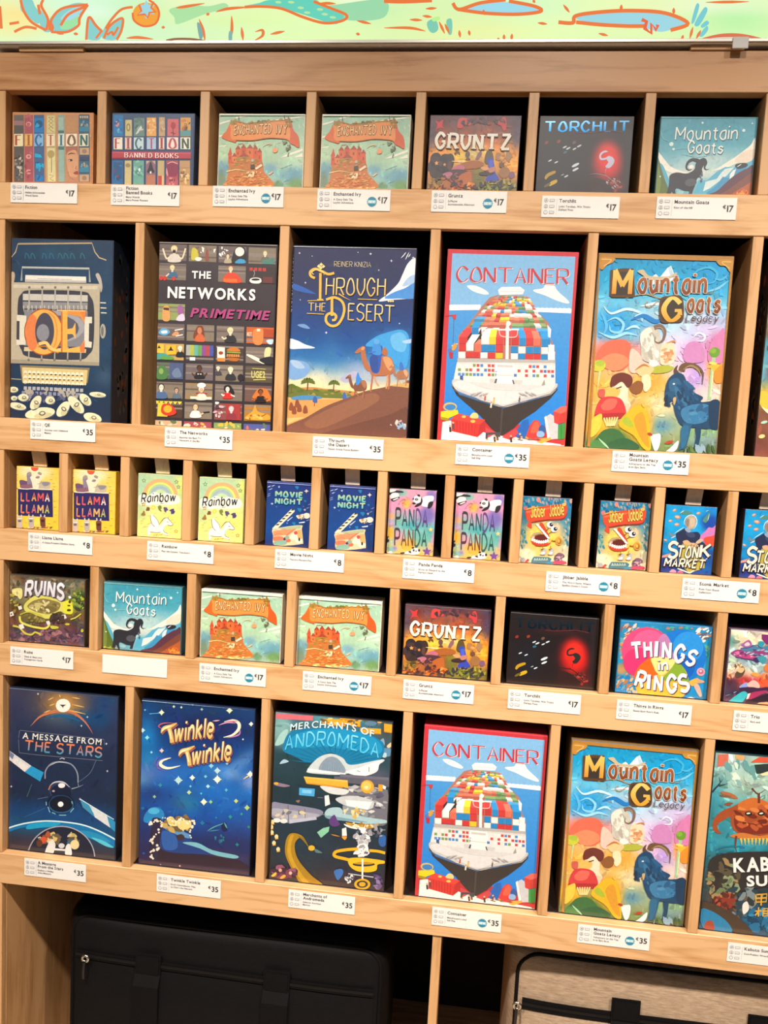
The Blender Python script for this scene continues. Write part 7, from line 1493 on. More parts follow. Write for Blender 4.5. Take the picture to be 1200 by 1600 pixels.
# pale wooden strips that hang, tilted back, from the board above the third row
x3 = [XL + .0075] + XD[3]
SM = wood('strip_wood', 'Z', 'f0d8c4', 'd8b8a0', .4)
for k in range(len(x3) - 1):
    c = (x3[k] + x3[k + 1]) / 2
    z1, y1 = FB[2][1] - .001, .017
    bm = bmesh.new()
    w, L, th, an = .0115, .0255, .003, math.radians(72)
    d, n = Vector((0, math.cos(an), -math.sin(an))), Vector((0, math.sin(an), math.cos(an)))
    o0 = Vector((c + .002, y1, z1))
    vs_ = [bm.verts.new(o0 + Vector((sx * w, 0, 0)) + d * L * q + n * th * h) for q in (0, 1) for h in (0, 1) for sx in (-1, 1)]
    for f in ((0, 1, 3, 2), (4, 6, 7, 5), (0, 4, 5, 1), (2, 3, 7, 6), (0, 2, 6, 4), (1, 5, 7, 3)):
        bm.faces.new([vs_[i] for i in f])
    me = bpy.data.meshes.new('hanging_strip')
    bm.to_mesh(me)
    bm.free()
    link('hanging_strip', me, SM, shelf)

# ------------------------------------------------------------------ backlit sign above
SB = CZ + .5672
sign = empty('lightbox_sign', (0, 0, 0))
tag(sign, 'backlit fabric lightbox with painted ponds and plants, standing above the shelf', 'sign')
ALU = plain('brushed_aluminium', 'c4c0ba', .38, .8)
SY = -.010
link('sign_body', box_mesh('sign_body', -.95, .75, SY + .003, .075, SB, SB + .56, .001, 1), plain('sign_case', 'f6f2ec', .5), sign)
link('frame_rail', box_mesh('frame_rail', -.95, .75, SY - .001, SY + .0028, SB, SB + .0045, .0006, 1), ALU, sign)
link('frame_rail', box_mesh('frame_rail', -.95, .75, SY - .001, SY + .0028, SB + .5555, SB + .56, .0006, 1), ALU, sign)
for x in (-.95, .7455):
    link('frame_rail', box_mesh('frame_rail', x, x + .0045, SY - .001, SY + .0028, SB + .0047, SB + .5553, .0006, 1), ALU, sign)


def art_sign():
    A = Art((0, 0, 4), -.1, 1.69, SB + .0047, .55, SY + .0026, .0002)
    A.field([(0, 'dcf4b8'), (.6, 'e0f8b8'), (.86, 'dcf8b8'), (1, 'dcf6b0')], [(300, 60, 420, 300, 'd4f8dc', .9), (900, 160, 500, 200, 'cCf4cC', .7), (100, 160, 260, 70, 'fbe488', .8), (2700, 100, 400, 160, 'd8f4b0', .6), (3000, 200, 400, 90, 'f0f4a0', .7), (3900, 60, 500, 120, 'ecf4b0', .7), (4500, 30, 300, 60, 'fbf8e0', .8), (4600, 130, 260, 90, 'a8f0a0', .7), (3300, 30, 300, 90, 'c8f4c8', .6), (100, 70, 180, 60, 'fbe088', .9), (20, 0, 60, 40, 'f8f0a0', .7), (700, 30, 260, 60, 'c4f4cc', .8), (1000, 80, 260, 60, 'd4f4a8', .8), (1150, 30, 120, 80, 'f0f4c0', .8), (1500, 110, 300, 40, 'dcf4a0', .9), (1900, 60, 260, 50, 'e4f4ac', .8), (2300, 60, 160, 60, 'b8f0b0', .8), (2200, 20, 120, 40, 'fbf8e0', .8), (600, 60, 140, 50, 'e4fbe4', .8), (1400, 30, 120, 40, 'f4f4c8', .7)], .015, 120, 3)
    o = 'e87430'
    tl, tg, bl = '80ccc8', '8cd8a8', '98d8e8'
    A.b('a8e0a0', '1060 60 1180 30 1300 40 1400 20 1420 50 1280 90 1150 140 1100 150 1090 110'); A.b('98d8a8', '1880 60 2100 30 2400 0 2400 110 2200 130 2040 90')
    for q in ('140 0 130 60 180 110 240 150 260 100 220 40 200 0', '250 60 300 130 330 190 280 200 250 150', '300 190 310 120 380 60 470 20 550 30 530 70 480 110 470 170 400 210'):
        A.b(tl, q)
    A.b('98e0a0', '400 130 480 90 490 140 440 180 380 180'); A.b('a0d8e0', '380 120 440 60 530 40 460 120')
    for q in ('130 0 150 70 200 140 290 190', '290 190 300 120 260 40 270 0', '310 190 330 110 400 50 550 30', '550 30 500 110 490 160 420 200 320 200', '380 160 430 90 540 40', '310 130 330 170 320 200', '90 200 160 170 230 180', '60 150 120 140', '0 40 10 180', '240 30 250 90'):
        A.st(o, 17, q)
    A.b(tl, '540 240 545 170 560 105 620 170 640 190 620 250'); A.b(tl, '640 240 650 180 700 150 765 120 750 200 720 250'); A.st(o, 16, '540 250 555 110 600 160 640 200'); A.st(o, 16, '650 240 690 160 765 115 760 190 730 250'); A.st(o, 16, '660 180 700 120 760 60 830 45'); A.st(o, 14, '670 220 700 200 710 220 740 170'); A.st(o, 14, '600 240 640 190')
    A.e('f0a028', 912, 90, 82, 74); A.st('e86c28', 13, '830 80 840 130 900 165 970 150 995 95 980 40 930 0', 0); A.star('98d4e0', 915, 60, 60, 6, .55); A.st('e87430', 14, '870 30 885 70 860 95 905 90 925 110 935 80 975 75 945 50 960 10', 0, 0)
    for q in ('1100 50 1160 42 1280 22', '1350 75 1430 55 1560 45', '1290 95 1310 85', '1245 120 1270 190 1282 255', '1448 100 1450 180 1440 255', '1510 170 1520 255', '790 240 860 235 960 246', '1595 200 1640 190 1640 225 1590 255', '1690 215 1780 196', '2230 130 2320 150', '2225 210 2250 218', '1010 172 1032 172', '2000 20 2100 24', '340 200 400 215', '460 210 490 215'):
        A.st(o, 19, q, 2)
    A.b('78a8a0', '1232 150 1250 150 1270 220 1250 250'); A.b('78b0a8', '1432 200 1450 200 1450 255 1430 250')
    A.b('60d0b8', '1530 40 1620 20 1700 0 1960 0 2000 20 2100 70 2150 100 2110 150 2040 140 1920 100 1780 60 1640 45'); A.st(o, 18, '1530 45 1640 42 1760 55 1900 110 2030 145 2140 130 2165 95 2060 50 1960 10', 0)
    for x, y in ((1740, 15), (1820, 15), (1880, 50), (2030, 90), (2080, 110), (1920, 80), (2000, 60)):
        A.e('b8e4a0', x, y, 20, 8, 5)
    A.st('8c5838', 14, '1040 255 1100 245 1200 246 1280 258', 0)
    A.crop = (0, 0, 2)
    R = lambda s: [(1200 + a, b) for a, b in nums(s) * np.array([1, 1])]
    A2 = lambda s: [(1200 * 1 + a + 0, b) for a, b in nums(s)]
    def sr(c, w, s, tp=2, sm=1):
        A.st(c, w * 1.0, A2(s), tp, sm)
    A.b(bl, A2('240 30 330 5 480 20 485 35 420 45 300 40')); sr(o, 11, '215 10 235 30 300 10 380 0', 0); sr(o, 11, '230 30 320 42 420 45 490 36 470 20 390 4', 0); sr(o, 8, '310 30 315 48')
    A.b('98d4e0', A2('600 60 660 40 760 36 880 45 945 72 900 92 860 100 800 85 700 78')); sr(o, 12, '545 70 590 72 600 50 680 38 780 34 880 42 950 74 895 95', 0); sr(o, 12, '600 70 680 78 760 82 820 82', 0); sr(o, 10, '740 35 742 15'); sr(o, 10, '905 45 905 25'); sr('e86030', 12, '805 62 820 68 815 90 835 105 835 75 850 95 855 78', 0, 0)
    for s in ('560 15 580 40', '480 72 510 76', '670 105 700 112', '0 88 80 88 130 98', '80 62 120 64', '130 28 165 26', '120 50 150 54', '235 95 238 118', '265 95 268 112', '1005 8 1140 6', '930 125 935 110', '375 108 375 126', '400 106 398 126', '355 124 360 120'):
        sr(o, 9, s)
    A.b('78c8b0', A2('135 70 160 60 170 90 155 104 140 95')); A.b('78c8b0', A2('195 65 212 62 212 105 200 105')); sr(o, 9, '172 68 190 106'); sr(o, 9, '190 75 205 106'); A.b('b8f08c', A2('150 58 170 52 175 62 155 68'))
    for s in ('960 70 975 15 985 20 970 68', '970 75 1000 25 1010 35 985 80', '990 80 1008 65 1015 75 995 88', '985 110 1008 82 1012 95 995 115'):
        A.b('70c8d0', A2(s))
    sr(o, 9, '955 122 965 85'); sr(o, 9, '975 122 990 95'); A.b('d8d8c8', A2('990 124 1050 112 1120 114 1190 125')); sr('d86840', 12, '985 124 1050 112 1120 112 1190 124', 2)
    sr(o, 12, '0 4 60 6 150 2', 0); sr(o, 9, '465 0 472 10')
    # the painting goes on above the view
    A.crop = (0, 0, 4)
    rn = random.Random(8)
    for k in range(90):
        x, y = rn.uniform(-700, 5400), rn.uniform(-1900, -40)
        if k % 4 == 0:
            A.e(rn.choice([tl, bl, tg]), x, y, rn.uniform(60, 150), rn.uniform(20, 50), rn.uniform(-10, 10)); A.st(o, 11, [(x - 120, y + 20), (x, y + 42), (x + 120, y + 18)], 2)
        else:
            A.st(o, 11, [(x, y), (x + rn.uniform(20, 60), y + rn.uniform(-16, 16)), (x + rn.uniform(70, 130), y + rn.uniform(-20, 20))], 2)
    me = A.build('sign')['cover_art']
    p = link('printed_fabric', me, SIGN, sign)
    p.location = (A.xc, SY + .0026, A.z0)


art_sign()
link('seam_clip', box_mesh('seam_clip', .3155, .3370, SY - .0032, SY - .0012, SB - .0100, SB + .0055, .0008, 1), plain('white_plastic', 'e8e6e2', .5), sign)
BLK = []
for x0, x1, lab in ((-.745, -.640, 'flat wooden block wedged between shelf top and lightbox, beside the black gap at the orange plant'),
                    (.262, .335, 'flat wooden block wedged between shelf top and lightbox, next to the white clip')):
    o = link('wooden_block', box_mesh('wooden_block', x0, x1, -.003, .07, FB[0][0] + .0002, SB - .0002, .0006, 1), WOOD_H)
    BLK.append(tag(o, lab, 'block', 'spacer blocks under the lightbox'))
BLK[0]['label'] = 'flat wooden spacer block on the shelf top, below the orange plant painting'
BLK[1]['label'] = 'flat wooden spacer block on the shelf top, behind the white clip'

# ------------------------------------------------------------------ game boxes
YB = 0.016
xz = lambda u, v: float(at(u, v, YB)[0])
XC_CITY = xz(1141, 983) + .068
XC_KAB = xz(1117, 1174) + .0975
XC_SUN = xz(1194, 535) + .0975
XC_LL1, XC_ST2 = max(xz(26, 727), -.7685) + .0375, max(xz(1164, 794), .3868) + .0380
for fn in (art_fiction, art_banned, art_ivy, art_gruntz, art_torch, art_mg, art_ruins, art_things, art_city, art_llama, art_rainbow, art_movie, art_panda, art_jibber, art_stonk,
           art_qe, art_net, art_desert, art_cont, art_mgl, art_sun, art_mos, art_tt, art_mer, art_kab):
    fn()
DEP = {'big': .062, 'small': .042, 'tiny': .023}
PROTO = {}


def make_game(kind, size):
    A, side = KINDS[kind]
    root = empty('game_box')
    d = DEP[size]
    body = link('box_body', box_mesh('box_body_' + kind, -A.w / 2, A.w / 2, 0, d, 0, A.h, .0010 if size != 'tiny' else .0006, 2), plain('board_' + kind, side, .4, noise=.12, nscale=90, coat=.6), root)
    ms = A.build(kind)
    art = link('cover_art', ms['cover_art'], PRINT, root)
    for k, me in ms.items():
        if k != 'cover_art':
            link(k, me, FOIL if k.startswith('foil') else PRINT, art)
    if size == 'big' and kind in ('qe', 'sun', 'mer'):       # darker printed spine seen at the side
        rn = random.Random(len(kind))
        V, Fc, C = [], [], []
        sx = -1 if kind == 'sun' else 1
        for k in range(46):
            y, z, s = rn.uniform(.008, d - .008), rn.uniform(.02, A.h - .02), rn.uniform(.002, .006)
            n0 = len(V)
            V += [(sx * (A.w / 2 + .0002), y + s * math.cos(q * 1.047), z + s * 1.6 * math.sin(q * 1.047)) for q in range(6)]
            Fc.append(tuple(range(n0, n0 + 6)))
            C += [lin(rn.choice(['5c3428', '3c4c50', '4c4440', '702c20', '2c3438']))] * 6
        link('spine_print', np_mesh('spine_' + kind, V, Fc, np.array(C)), PRINT, root)
    return root


def place(kind, size, x, row, label, group=None, y=YB, rz=0.0):
    if kind not in PROTO:
        r = PROTO[kind] = make_game(kind, size)
    else:
        src = PROTO[kind]
        r = src.copy()
        COL.objects.link(r)
        for ch in src.children:
            c = ch.copy()
            COL.objects.link(c)
            c.parent = r
            for g in ch.children:
                h = g.copy()
                COL.objects.link(h)
                h.parent = c
    r.location = (x, y, ROW[row] + .0002)
    r.rotation_euler = (0, 0, rz)
    tag(r, label, 'game box', group)
    return r


G = {1: 'small game boxes in the top row', 2: 'tall game boxes in the second row', 3: 'card game boxes in the middle row', 4: 'small game boxes in the fourth row', 5: 'tall game boxes in the bottom row'}
LIST = [
    ('fiction', 'small', -.699, 1, 'tan game box with seven illustrated book spines, in the top corner cell'),
    ('banned', 'small', -.5342, 1, 'dark blue game box with book spines crossed by a red ribbon'),
    ('ivy', 'small', -.360, 1, 'pale green castle game box in the top row, beside the blue book-spine box'),
    ('ivy', 'small', -.1985, 1, 'pale green castle game box in the top row, beside the orange battle box'),
    ('gruntz', 'small', -.0345, 1, 'orange battle scene game box with cream lettering in the top row'),
    ('torch', 'small', .1275, 1, 'black game box with a shining foil bird on red, in the top row'),
    ('mg', 'small', .300, 1, 'blue game box with a ram silhouette in the top row'),
    ('qe', 'big', -.681, 2, 'tall navy game box with a typewriter and big golden letters'),
    ('net', 'big', -.4235, 2, 'tall dark grey game box covered in a grid of small cartoon tiles'),
    ('desert', 'big', -.2075, 2, 'tall night-blue game box with camels on a dune and golden lettering'),
    ('cont', 'big', .033, 2, 'tall red-bordered cargo ship game box in the second row, beside the camel box'),
    ('mgl', 'big', .2555, 2, 'tall colourful blue goat game box in the second row'),
    ('sun', 'big', XC_SUN, 2, 'cut-off tall game box at the right end of the second row'),
    ('llama', 'tiny', XC_LL1, 3, 'yellow card game box with animals, in the end cell against the side panel'),
    ('llama', 'tiny', -.6208, 3, 'yellow card game box with animals, next to the rainbow boxes'),
    ('rainbow', 'tiny', -.508, 3, 'pastel green unicorn card game box next to the yellow animal boxes'),
    ('rainbow', 'tiny', -.405, 3, 'pastel green unicorn card game box next to the clapperboard boxes'),
    ('movie', 'tiny', -.294, 3, 'dark blue clapperboard card game box next to the unicorn boxes'),
    ('movie', 'tiny', -.1925, 3, 'dark blue clapperboard card game box next to the panda boxes'),
    ('panda', 'tiny', -.097, 3, 'pastel panda card game box next to the clapperboard boxes'),
    ('panda', 'tiny', .0075, 3, 'pastel panda card game box next to the chattering teeth boxes'),
    ('jibber', 'tiny', .110, 3, 'chattering teeth card game box next to the panda boxes'),
    ('jibber', 'tiny', .227, 3, 'chattering teeth card game box next to the bright blue suited man boxes'),
    ('stonk', 'tiny', .3235, 3, 'bright blue card game box with a suited man, next to the chattering teeth boxes'),
    ('stonk', 'tiny', XC_ST2, 3, 'bright blue card game box with a suited man, cut by the picture edge'),
    ('ruins', 'small', -.7000, 4, 'mossy brown game box with stone lettering in the fourth row'),
    ('mg', 'small', -.5335, 4, 'blue game box with a ram silhouette above the blank white tag'),
    ('ivy', 'small', -.366, 4, 'green castle game box in the fourth row, beside the ram box'),
    ('ivy', 'small', -.204, 4, 'green castle game box in the fourth row, beside the orange battle box'),
    ('gruntz', 'small', -.0315, 4, 'orange battle scene game box with cream lettering in the fourth row'),
    ('torch', 'small', .134, 4, 'black game box with a dark bird on a red glow, in the fourth row'),
    ('things', 'small', .302, 4, 'game box with overlapping pink, blue and yellow circles and white lettering'),
    ('city', 'small', XC_CITY, 4, 'neon city game box cut by the picture edge in the fourth row'),
    ('mos', 'big', -.6690, 5, 'tall dark space game box with a satellite and glowing sun'),
    ('tt', 'big', -.4335, 5, 'tall deep blue game box with golden script lettering and stars'),
    ('mer', 'big', -.206, 5, 'tall dark teal game box with a space station and yellow rings'),
    ('cont', 'big', .0395, 5, 'tall red-bordered cargo ship game box in the bottom row, beside the space station box'),
    ('mgl', 'big', .2705, 5, 'tall colourful blue goat game box in the bottom row'),
    ('kab', 'big', XC_KAB, 5, 'tall teal game box with a brown beetle wrestler, cut by the picture edge'),
]
for kd, size, x, row, lab in LIST:
    place(kd, size, x, row, lab, G[row])

# ------------------------------------------------------------------ price tags
TW, TH, TY = .1110, .0305, -.0014


def sleeve_mat():
    mt = bpy.data.materials.new('clear_sleeve')
    mt.use_nodes = True
    t = mt.node_tree
    for n in list(t.nodes):
        if n.type != 'OUTPUT_MATERIAL':
            t.nodes.remove(n)
    tr = t.nodes.new('ShaderNodeBsdfTransparent')
    tr.inputs[0].default_value = (1, 1, 1, 1)
    gl = t.nodes.new('ShaderNodeBsdfGlossy')
    gl.inputs['Roughness'].default_value = .15
    mx = t.nodes.new('ShaderNodeMixShader')
    mx.inputs[0].default_value = .025
    t.links.new(tr.outputs[0], mx.inputs[1])
    t.links.new(gl.outputs[0], mx.inputs[2])
    t.links.new(mx.outputs[0], t.nodes['Material Output'].inputs[0])
    return mt


SLEEVE = sleeve_mat()
CARD = plain('white_card', 'f2efea', .55)


class Flat:
    """Print on a tag, drawn directly in millimetres from the tag's top left corner."""

    def __init__(s):
        s.V, s.F, s.C, s.z = [], [], [], .00022

    def poly(s, P, col):
        n0 = len(s.V)
        s.z += 6e-6
        s.V += [(x / 1000, -s.z, -y / 1000) for x, y in P]
        s.F.append(tuple(range(n0, n0 + len(P))))
        s.C += [lin(col)] * len(P)

    def circ(s, x, y, r, col, n=16):
        s.poly([(x + r * math.cos(k * 6.2832 / n), y + r * math.sin(k * 6.2832 / n)) for k in range(n)], col)

    def text(s, t, x, y, h, col, font='1', maxw=None):
        L, W = layout(t, font)
        k = h if maxw is None else min(h, maxw / W)
        s.z += 6e-6
        for v, f, i in L:
            n0 = len(s.V)
            s.V += [((x + a * k) / 1000, -s.z, -(y - b * h) / 1000) for a, b in v[:, :2]]
            s.F += [tuple(int(q) + n0 for q in ff) for ff in f]
            s.C += [lin(col)] * len(v)
        return W * k

    def obj(s, name, parent):
        return link(name, np_mesh(name, s.V, s.F, np.array(s.C)), PAPER, parent)


ICONS = None


def price_tag(u, v, title, sub, price, new, label):
    global ICONS
    x, z = at(u, v, TY)
    r = empty('price_tag', (float(x), TY, float(z)))
    tag(r, label, 'price tag', 'white price tags on the shelf edges')
    link('card', box_mesh('card', 0, TW, .0002, .0010, -TH, 0), CARD, r)
    link('clear_sleeve', box_mesh('clear_sleeve', -.0015, TW + .005, -.0005, -.0004, -TH - .0012, .0006), SLEEVE, r)
    if not title:
        return r
    if ICONS is None:
        f = Flat()
        g = '9a98a0'
        for k, y in enumerate((6.5, 15, 23.5)):
            f.circ(6, y, 2.9, g); f.circ(6, y, 2.2, 'f2efea')
            f.poly([(11, y - 2.0), (18, y - 2.0), (18.6, y), (18, y + 2.0), (11, y + 2.0)], 'b4b2b8'); f.poly([(11.7, y - 1.2), (17.5, y - 1.2), (17.5, y + 1.2), (11.7, y + 1.2)], 'e4e2e2')
        f.poly([(4.8, 5.3), (7.2, 5.3), (7.2, 7.6), (4.8, 7.6)], g); f.poly([(4.6, 13.6), (7, 13.2), (7.4, 16.6), (5.2, 16.8)], 'b0aeb4'); f.poly([(5.9, 21.8), (6.4, 21.8), (6.4, 23.8), (5.9, 23.8)], g); f.poly([(21.3, 4), (21.7, 4), (21.7, 27), (21.3, 27)], 'c8c6c8')
        ICONS = f.obj('icon_print', r)
    else:
        c = ICONS.copy()
        COL.objects.link(c)
        c.parent = r
    f = Flat()
    n = len(title)
    y = 9.2 if n == 1 else 7.2
    mw = 58 if not new else 47
    for ln in title:
        f.text(ln, 24.5, y, 4.8, '48464c', '1', mw)
        y += 6.4
    y = y + .6 if n == 1 else y - .6
    for ln in sub:
        f.text(ln, 24.5, y, 2.7, '6c6a72', '1', mw)
        y += 4.6
    f.obj('title_print', r)
    p = Flat()
    w = layout(price, '1')[1] * 8.8
    p.text(price, TW * 1000 - 3.5 - w, 19.4, 8.8, '2c2a30', '1')
    p.text('\u20ac', TW * 1000 - 4.6 - w - 4.6, 15.2, 4.8, '48464c', '1')
    p.obj('price_print', r)
    if new:
        b = Flat()
        cx = TW * 1000 - w - 17.6
        cy = 17.5
        b.poly([(cx + (7.2 + .55 * math.cos(k * math.pi)) * math.cos(k * 6.2832 / 32), cy + (7.2 + .55 * math.cos(k * math.pi)) * math.sin(k * 6.2832 / 32)) for k in range(32)], '1c88a8')
        b.poly([(cx - 6.2, cy - 2.4), (cx + 6.2, cy - 2.4), (cx + 6.2, cy + 2.4), (cx - 6.2, cy + 2.4)], '9cd0dc')
        b.text('NEW', cx - 5.2, cy + 1.8, 3.6, 'f4fbfc', '2', 10.4)
        b.obj('new_badge', r)
    return r


TAGS = [
    (16.5, 285, ['Fiction'], ['Hidden Information', 'Word Game'], '17', 0, 'tan book-spine box in the top row'),
    (173.5, 288.5, ['Fiction', 'Banned Books'], ['More Words', 'More Power Powers'], '17', 0, 'blue box with the red ribbon'),
    (333, 290, ['Enchanted Ivy'], ['A Cozy Solo Tile', 'Laying Adventure'], '17', 1, 'castle box beside the blue book-spine box, top row'),
    (496.5, 295, ['Enchanted Ivy'], ['A Cozy Solo Tile', 'Laying Adventure'], '17', 1, 'castle box beside the battle box, top row'),
    (675, 297.5, ['Gruntz'], ['2-Player', 'Augmentable Abstract'], '17', 1, 'orange battle box in the top row'),
    (847.5, 305.5, ['Torchlit'], ['Light Torches, Win Tricks', 'Defeat Foes'], '17', 0, 'black foil bird box in the top row'),
    (1027, 307, ['Mountain Goats'], ['King of the Hill'], '17', 0, 'blue ram box in the top row'),
    (47.3, 656, ['QE'], ['Auction with Unlimited', 'Money'], '35', 0, 'navy typewriter box'),
    (257.6, 667.3, ['The Networks'], ['Become the Best TV', 'Network in the Biz'], '35', 0, 'grey cartoon tile box'),
    (489, 681.5, ['Through', 'the Desert'], ['Classic Knizia Route Building'], '35', 0, 'camel box'),
    (712.8, 693.8, ['Container'], ['Manufacture Load', 'Sell Ship'], '35', 1, 'cargo ship box in the second row'),
    (957.5, 704, ['Mountain', 'Goats Legacy'], ['Adventure to the Top', 'in an Epic Saga'], '35', 1, 'blue goat box in the second row'),
    (44, 831.7, ['Llama Llama'], ['A Llama-Pressing Climbing Game'], '8', 0, 'two yellow animal card boxes'),
    (230, 845, ['Rainbow'], ['Play the Cutest, You Score'], '8', 0, 'two unicorn card boxes'),
    (430, 857.6, ['Movie Night'], ['Feature Pattern Fun'], '8', 0, 'two clapperboard card boxes'),
    (630, 873, ['Panda Panda'], ['Draw or Discard to the', 'Perfect Hand'], '8', 0, 'two panda card boxes'),
    (854, 892.7, ['Jibber Jabble'], ['The Word Game Where', 'Spelling Doesn\'t Count'], '8', 1, 'two chattering teeth card boxes'),
    (1067, 903, ['Stonk Market'], ['Push-Your-Stock', 'Collection'], '8', 1, 'suited man card boxes'),
    (16, 1010, ['Ruins'], ['Climb & Shed with', 'Transparent Cards'], '17', 0, 'mossy brown stone box'),
    (160, 1022.3, None, None, '', 0, ''),
    (311.7, 1036, ['Enchanted Ivy'], ['A Cozy Solo Tile', 'Laying Adventure'], '17', 1, 'castle box beside the ram box, fourth row'),
    (473.3, 1048.5, ['Enchanted Ivy'], ['A Cozy Solo Tile', 'Laying Adventure'], '17', 1, 'castle box beside the battle box, fourth row'),
    (630.7, 1061.7, ['Gruntz'], ['2-Player', 'Augmentable Abstract'], '17', 1, 'orange battle box in the fourth row'),
    (794.7, 1077, ['Torchlit'], ['Light Torches, Win Tricks', 'Defeat Foes'], '17', 0, 'black bird box in the fourth row'),
    (964.5, 1093, ['Things in Rings'], ['Guess Each Ring\'s Rule'], '17', 0, 'overlapping circles box'),
    (1147, 1110, ['Trio'], ['Sets and'], '17', 0, 'neon city box, cut by the picture edge'),
    (38, 1341, ['A Message', 'From the Stars'], ['Deduce a Hidden', 'Alien Message'], '35', 0, 'dark satellite box'),
    (245, 1365.6, ['Twinkle Twinkle'], ['Draft Constellation Tiles', 'to Chart the Heavens'], '35', 0, 'starry blue box with golden script'),
    (451, 1390, ['Merchants of', 'Andromeda'], ['Galactic Auctions', 'Market'], '35', 0, 'space station box'),
    (675.7, 1417, ['Container'], ['Manufacture Load', 'Sell Ship'], '35', 1, 'cargo ship box in the bottom row'),
    (903.4, 1444, ['Mountain', 'Goats Legacy'], ['Adventure to the Top', 'in an Epic Saga'], '35', 1, 'blue goat box in the bottom row'),
    (1138, 1472.7, ['Kabuto Sumo'], ['Coin-Pushing Wrestling'], '35', 0, 'beetle box, cut by the picture edge'),
]
for u, v, t1, t2, pr, nw, what in TAGS:
    price_tag(u, v, t1, t2, pr, nw, 'white price tag under the ' + what if t1 else 'blank white tag without print under the ram box')


# ------------------------------------------------------------------ bags in the bottom compartments
def soft_box(name, w, d, h, r=.03, bulge=.012, seed=1):
    bm = bmesh.new()
    bmesh.ops.create_cube(bm, size=1.0)
    for v in bm.verts:
        v.co = Vector((v.co.x * w, v.co.y * d, (v.co.z + .5) * h))
    bmesh.ops.bevel(bm, geom=bm.edges[:], offset=r, segments=5, profile=.5, affect='EDGES')
    bmesh.ops.subdivide_edges(bm, edges=[e for e in bm.edges if e.calc_length() > .06], cuts=10, use_grid_fill=True)
    rs = random.Random(seed)
    ph = [rs.uniform(0, 6) for _ in range(6)]
    for v in bm.verts:
        x, y, z = v.co
        k = max(0, 1 - (2 * x / w) ** 4) * max(0, 1 - (2 * z / h - 1) ** 4)
        if abs(y) > d * .3:
            v.co.y += math.copysign(bulge * k, y) + .003 * math.sin(9 * x + ph[0]) * math.sin(11 * z + ph[1]) * k
        if z > h * .6:
            v.co.z += -.006 * max(0, 1 - (2 * x / w) ** 2) + .0025 * math.sin(14 * x + ph[2])
    for f in bm.faces:
        f.smooth = True
    me = bpy.data.meshes.new(name)
    bm.to_mesh(me)
    bm.free()
    return me


def tube_mesh(name, pts, r, n=8, closed=False):
    P = [Vector(p) for p in pts]
    V, Fc = [], []
    k = len(P)
    for i, p in enumerate(P):
        a, b = P[(i - 1) % k if closed else max(i - 1, 0)], P[(i + 1) % k if closed else min(i + 1, k - 1)]
        t = (b - a).normalized()
        u = t.cross(Vector((0, 1, 0)))
        if u.length < .1:
            u = t.cross(Vector((1, 0, 0)))
        u.normalize()
        w = t.cross(u)
        V += [tuple(p + (u * math.cos(q * 6.2832 / n) + w * math.sin(q * 6.2832 / n)) * r) for q in range(n)]
    for i in range(k if closed else k - 1):
        for q in range(n):
            j = (i + 1) % k
            Fc.append((i * n + q, i * n + (q + 1) % n, j * n + (q + 1) % n, j * n + q))
    me = np_mesh(name, V, Fc)
    me.shade_smooth()
    return me


def slab_mesh(name, pts, w, t, axis='x'):
    """Flat webbing of width w and thickness t along pts, lying in the front of a bag."""
    V, Fc = [], []
    for (x, y, z), (tx, tz) in pts:
        nx, nz = -tz, tx
        V += [(x + nx * w / 2, y, z + nz * w / 2), (x - nx * w / 2, y, z - nz * w / 2), (x - nx * w / 2, y - t, z - nz * w / 2), (x + nx * w / 2, y - t, z + nz * w / 2)]
    for i in range(len(pts) - 1):
        a, b = i * 4, i * 4 + 4
        for q in range(4):
            Fc.append((a + q, a + (q + 1) % 4, b + (q + 1) % 4, b + q))
    Fc += [(3, 2, 1, 0), tuple(len(V) - 4 + q for q in range(4))]
    return np_mesh(name, V, Fc)


def fabric(name, c1, c2, scale, rough=.85):
    mt, t, b = nt(name)
    tc = t.nodes.new('ShaderNodeTexCoord')
    mp = t.nodes.new('ShaderNodeMapping')
    mp.inputs['Scale'].default_value = (1, 1, 7)
    n = t.nodes.new('ShaderNodeTexNoise')
    n.inputs['Scale'].default_value = scale
    n.inputs['Detail'].default_value = 6
    n.inputs['Roughness'].default_value = .75
    r = t.nodes.new('ShaderNodeValToRGB')
    r.color_ramp.elements[0].position, r.color_ramp.elements[1].position = .32, .68
    r.color_ramp.elements[0].color = (*lin(c1), 1)
    r.color_ramp.elements[1].color = (*lin(c2), 1)
    t.links.new(tc.outputs['Object'], mp.inputs[0])
    t.links.new(mp.outputs[0], n.inputs['Vector'])
    t.links.new(n.outputs['Fac'], r.inputs[0])
    t.links.new(r.outputs[0], b.inputs['Base Color'])
    b.inputs['Roughness'].default_value = rough
    b.inputs['Sheen Weight'].default_value = 0
    b.inputs['Specular IOR Level'].default_value = .14
    w = t.nodes.new('ShaderNodeTexNoise')
    w.inputs['Scale'].default_value = 900
    t.links.new(tc.outputs['Object'], w.inputs['Vector'])
    bp = t.nodes.new('ShaderNodeBump')
    bp.inputs['Strength'].default_value = .35
    bp.inputs['Distance'].default_value = .0006
    t.links.new(w.outputs['Fac'], bp.inputs['Height'])
    t.links.new(bp.outputs[0], b.inputs['Normal'])
    return mt


BLACKF = fabric('black_nylon', '0b0a0b', '121012', 60, .6)
GREYF = fabric('heather_canvas', '8c7460', 'bca48a', 55)
WEB = plain('black_webbing', '0e0c0d', .7, noise=.2, nscale=400, bump=.4, spec=.12)
STEEL = plain('zip_metal', 'd8d0c4', .25, 1.0)


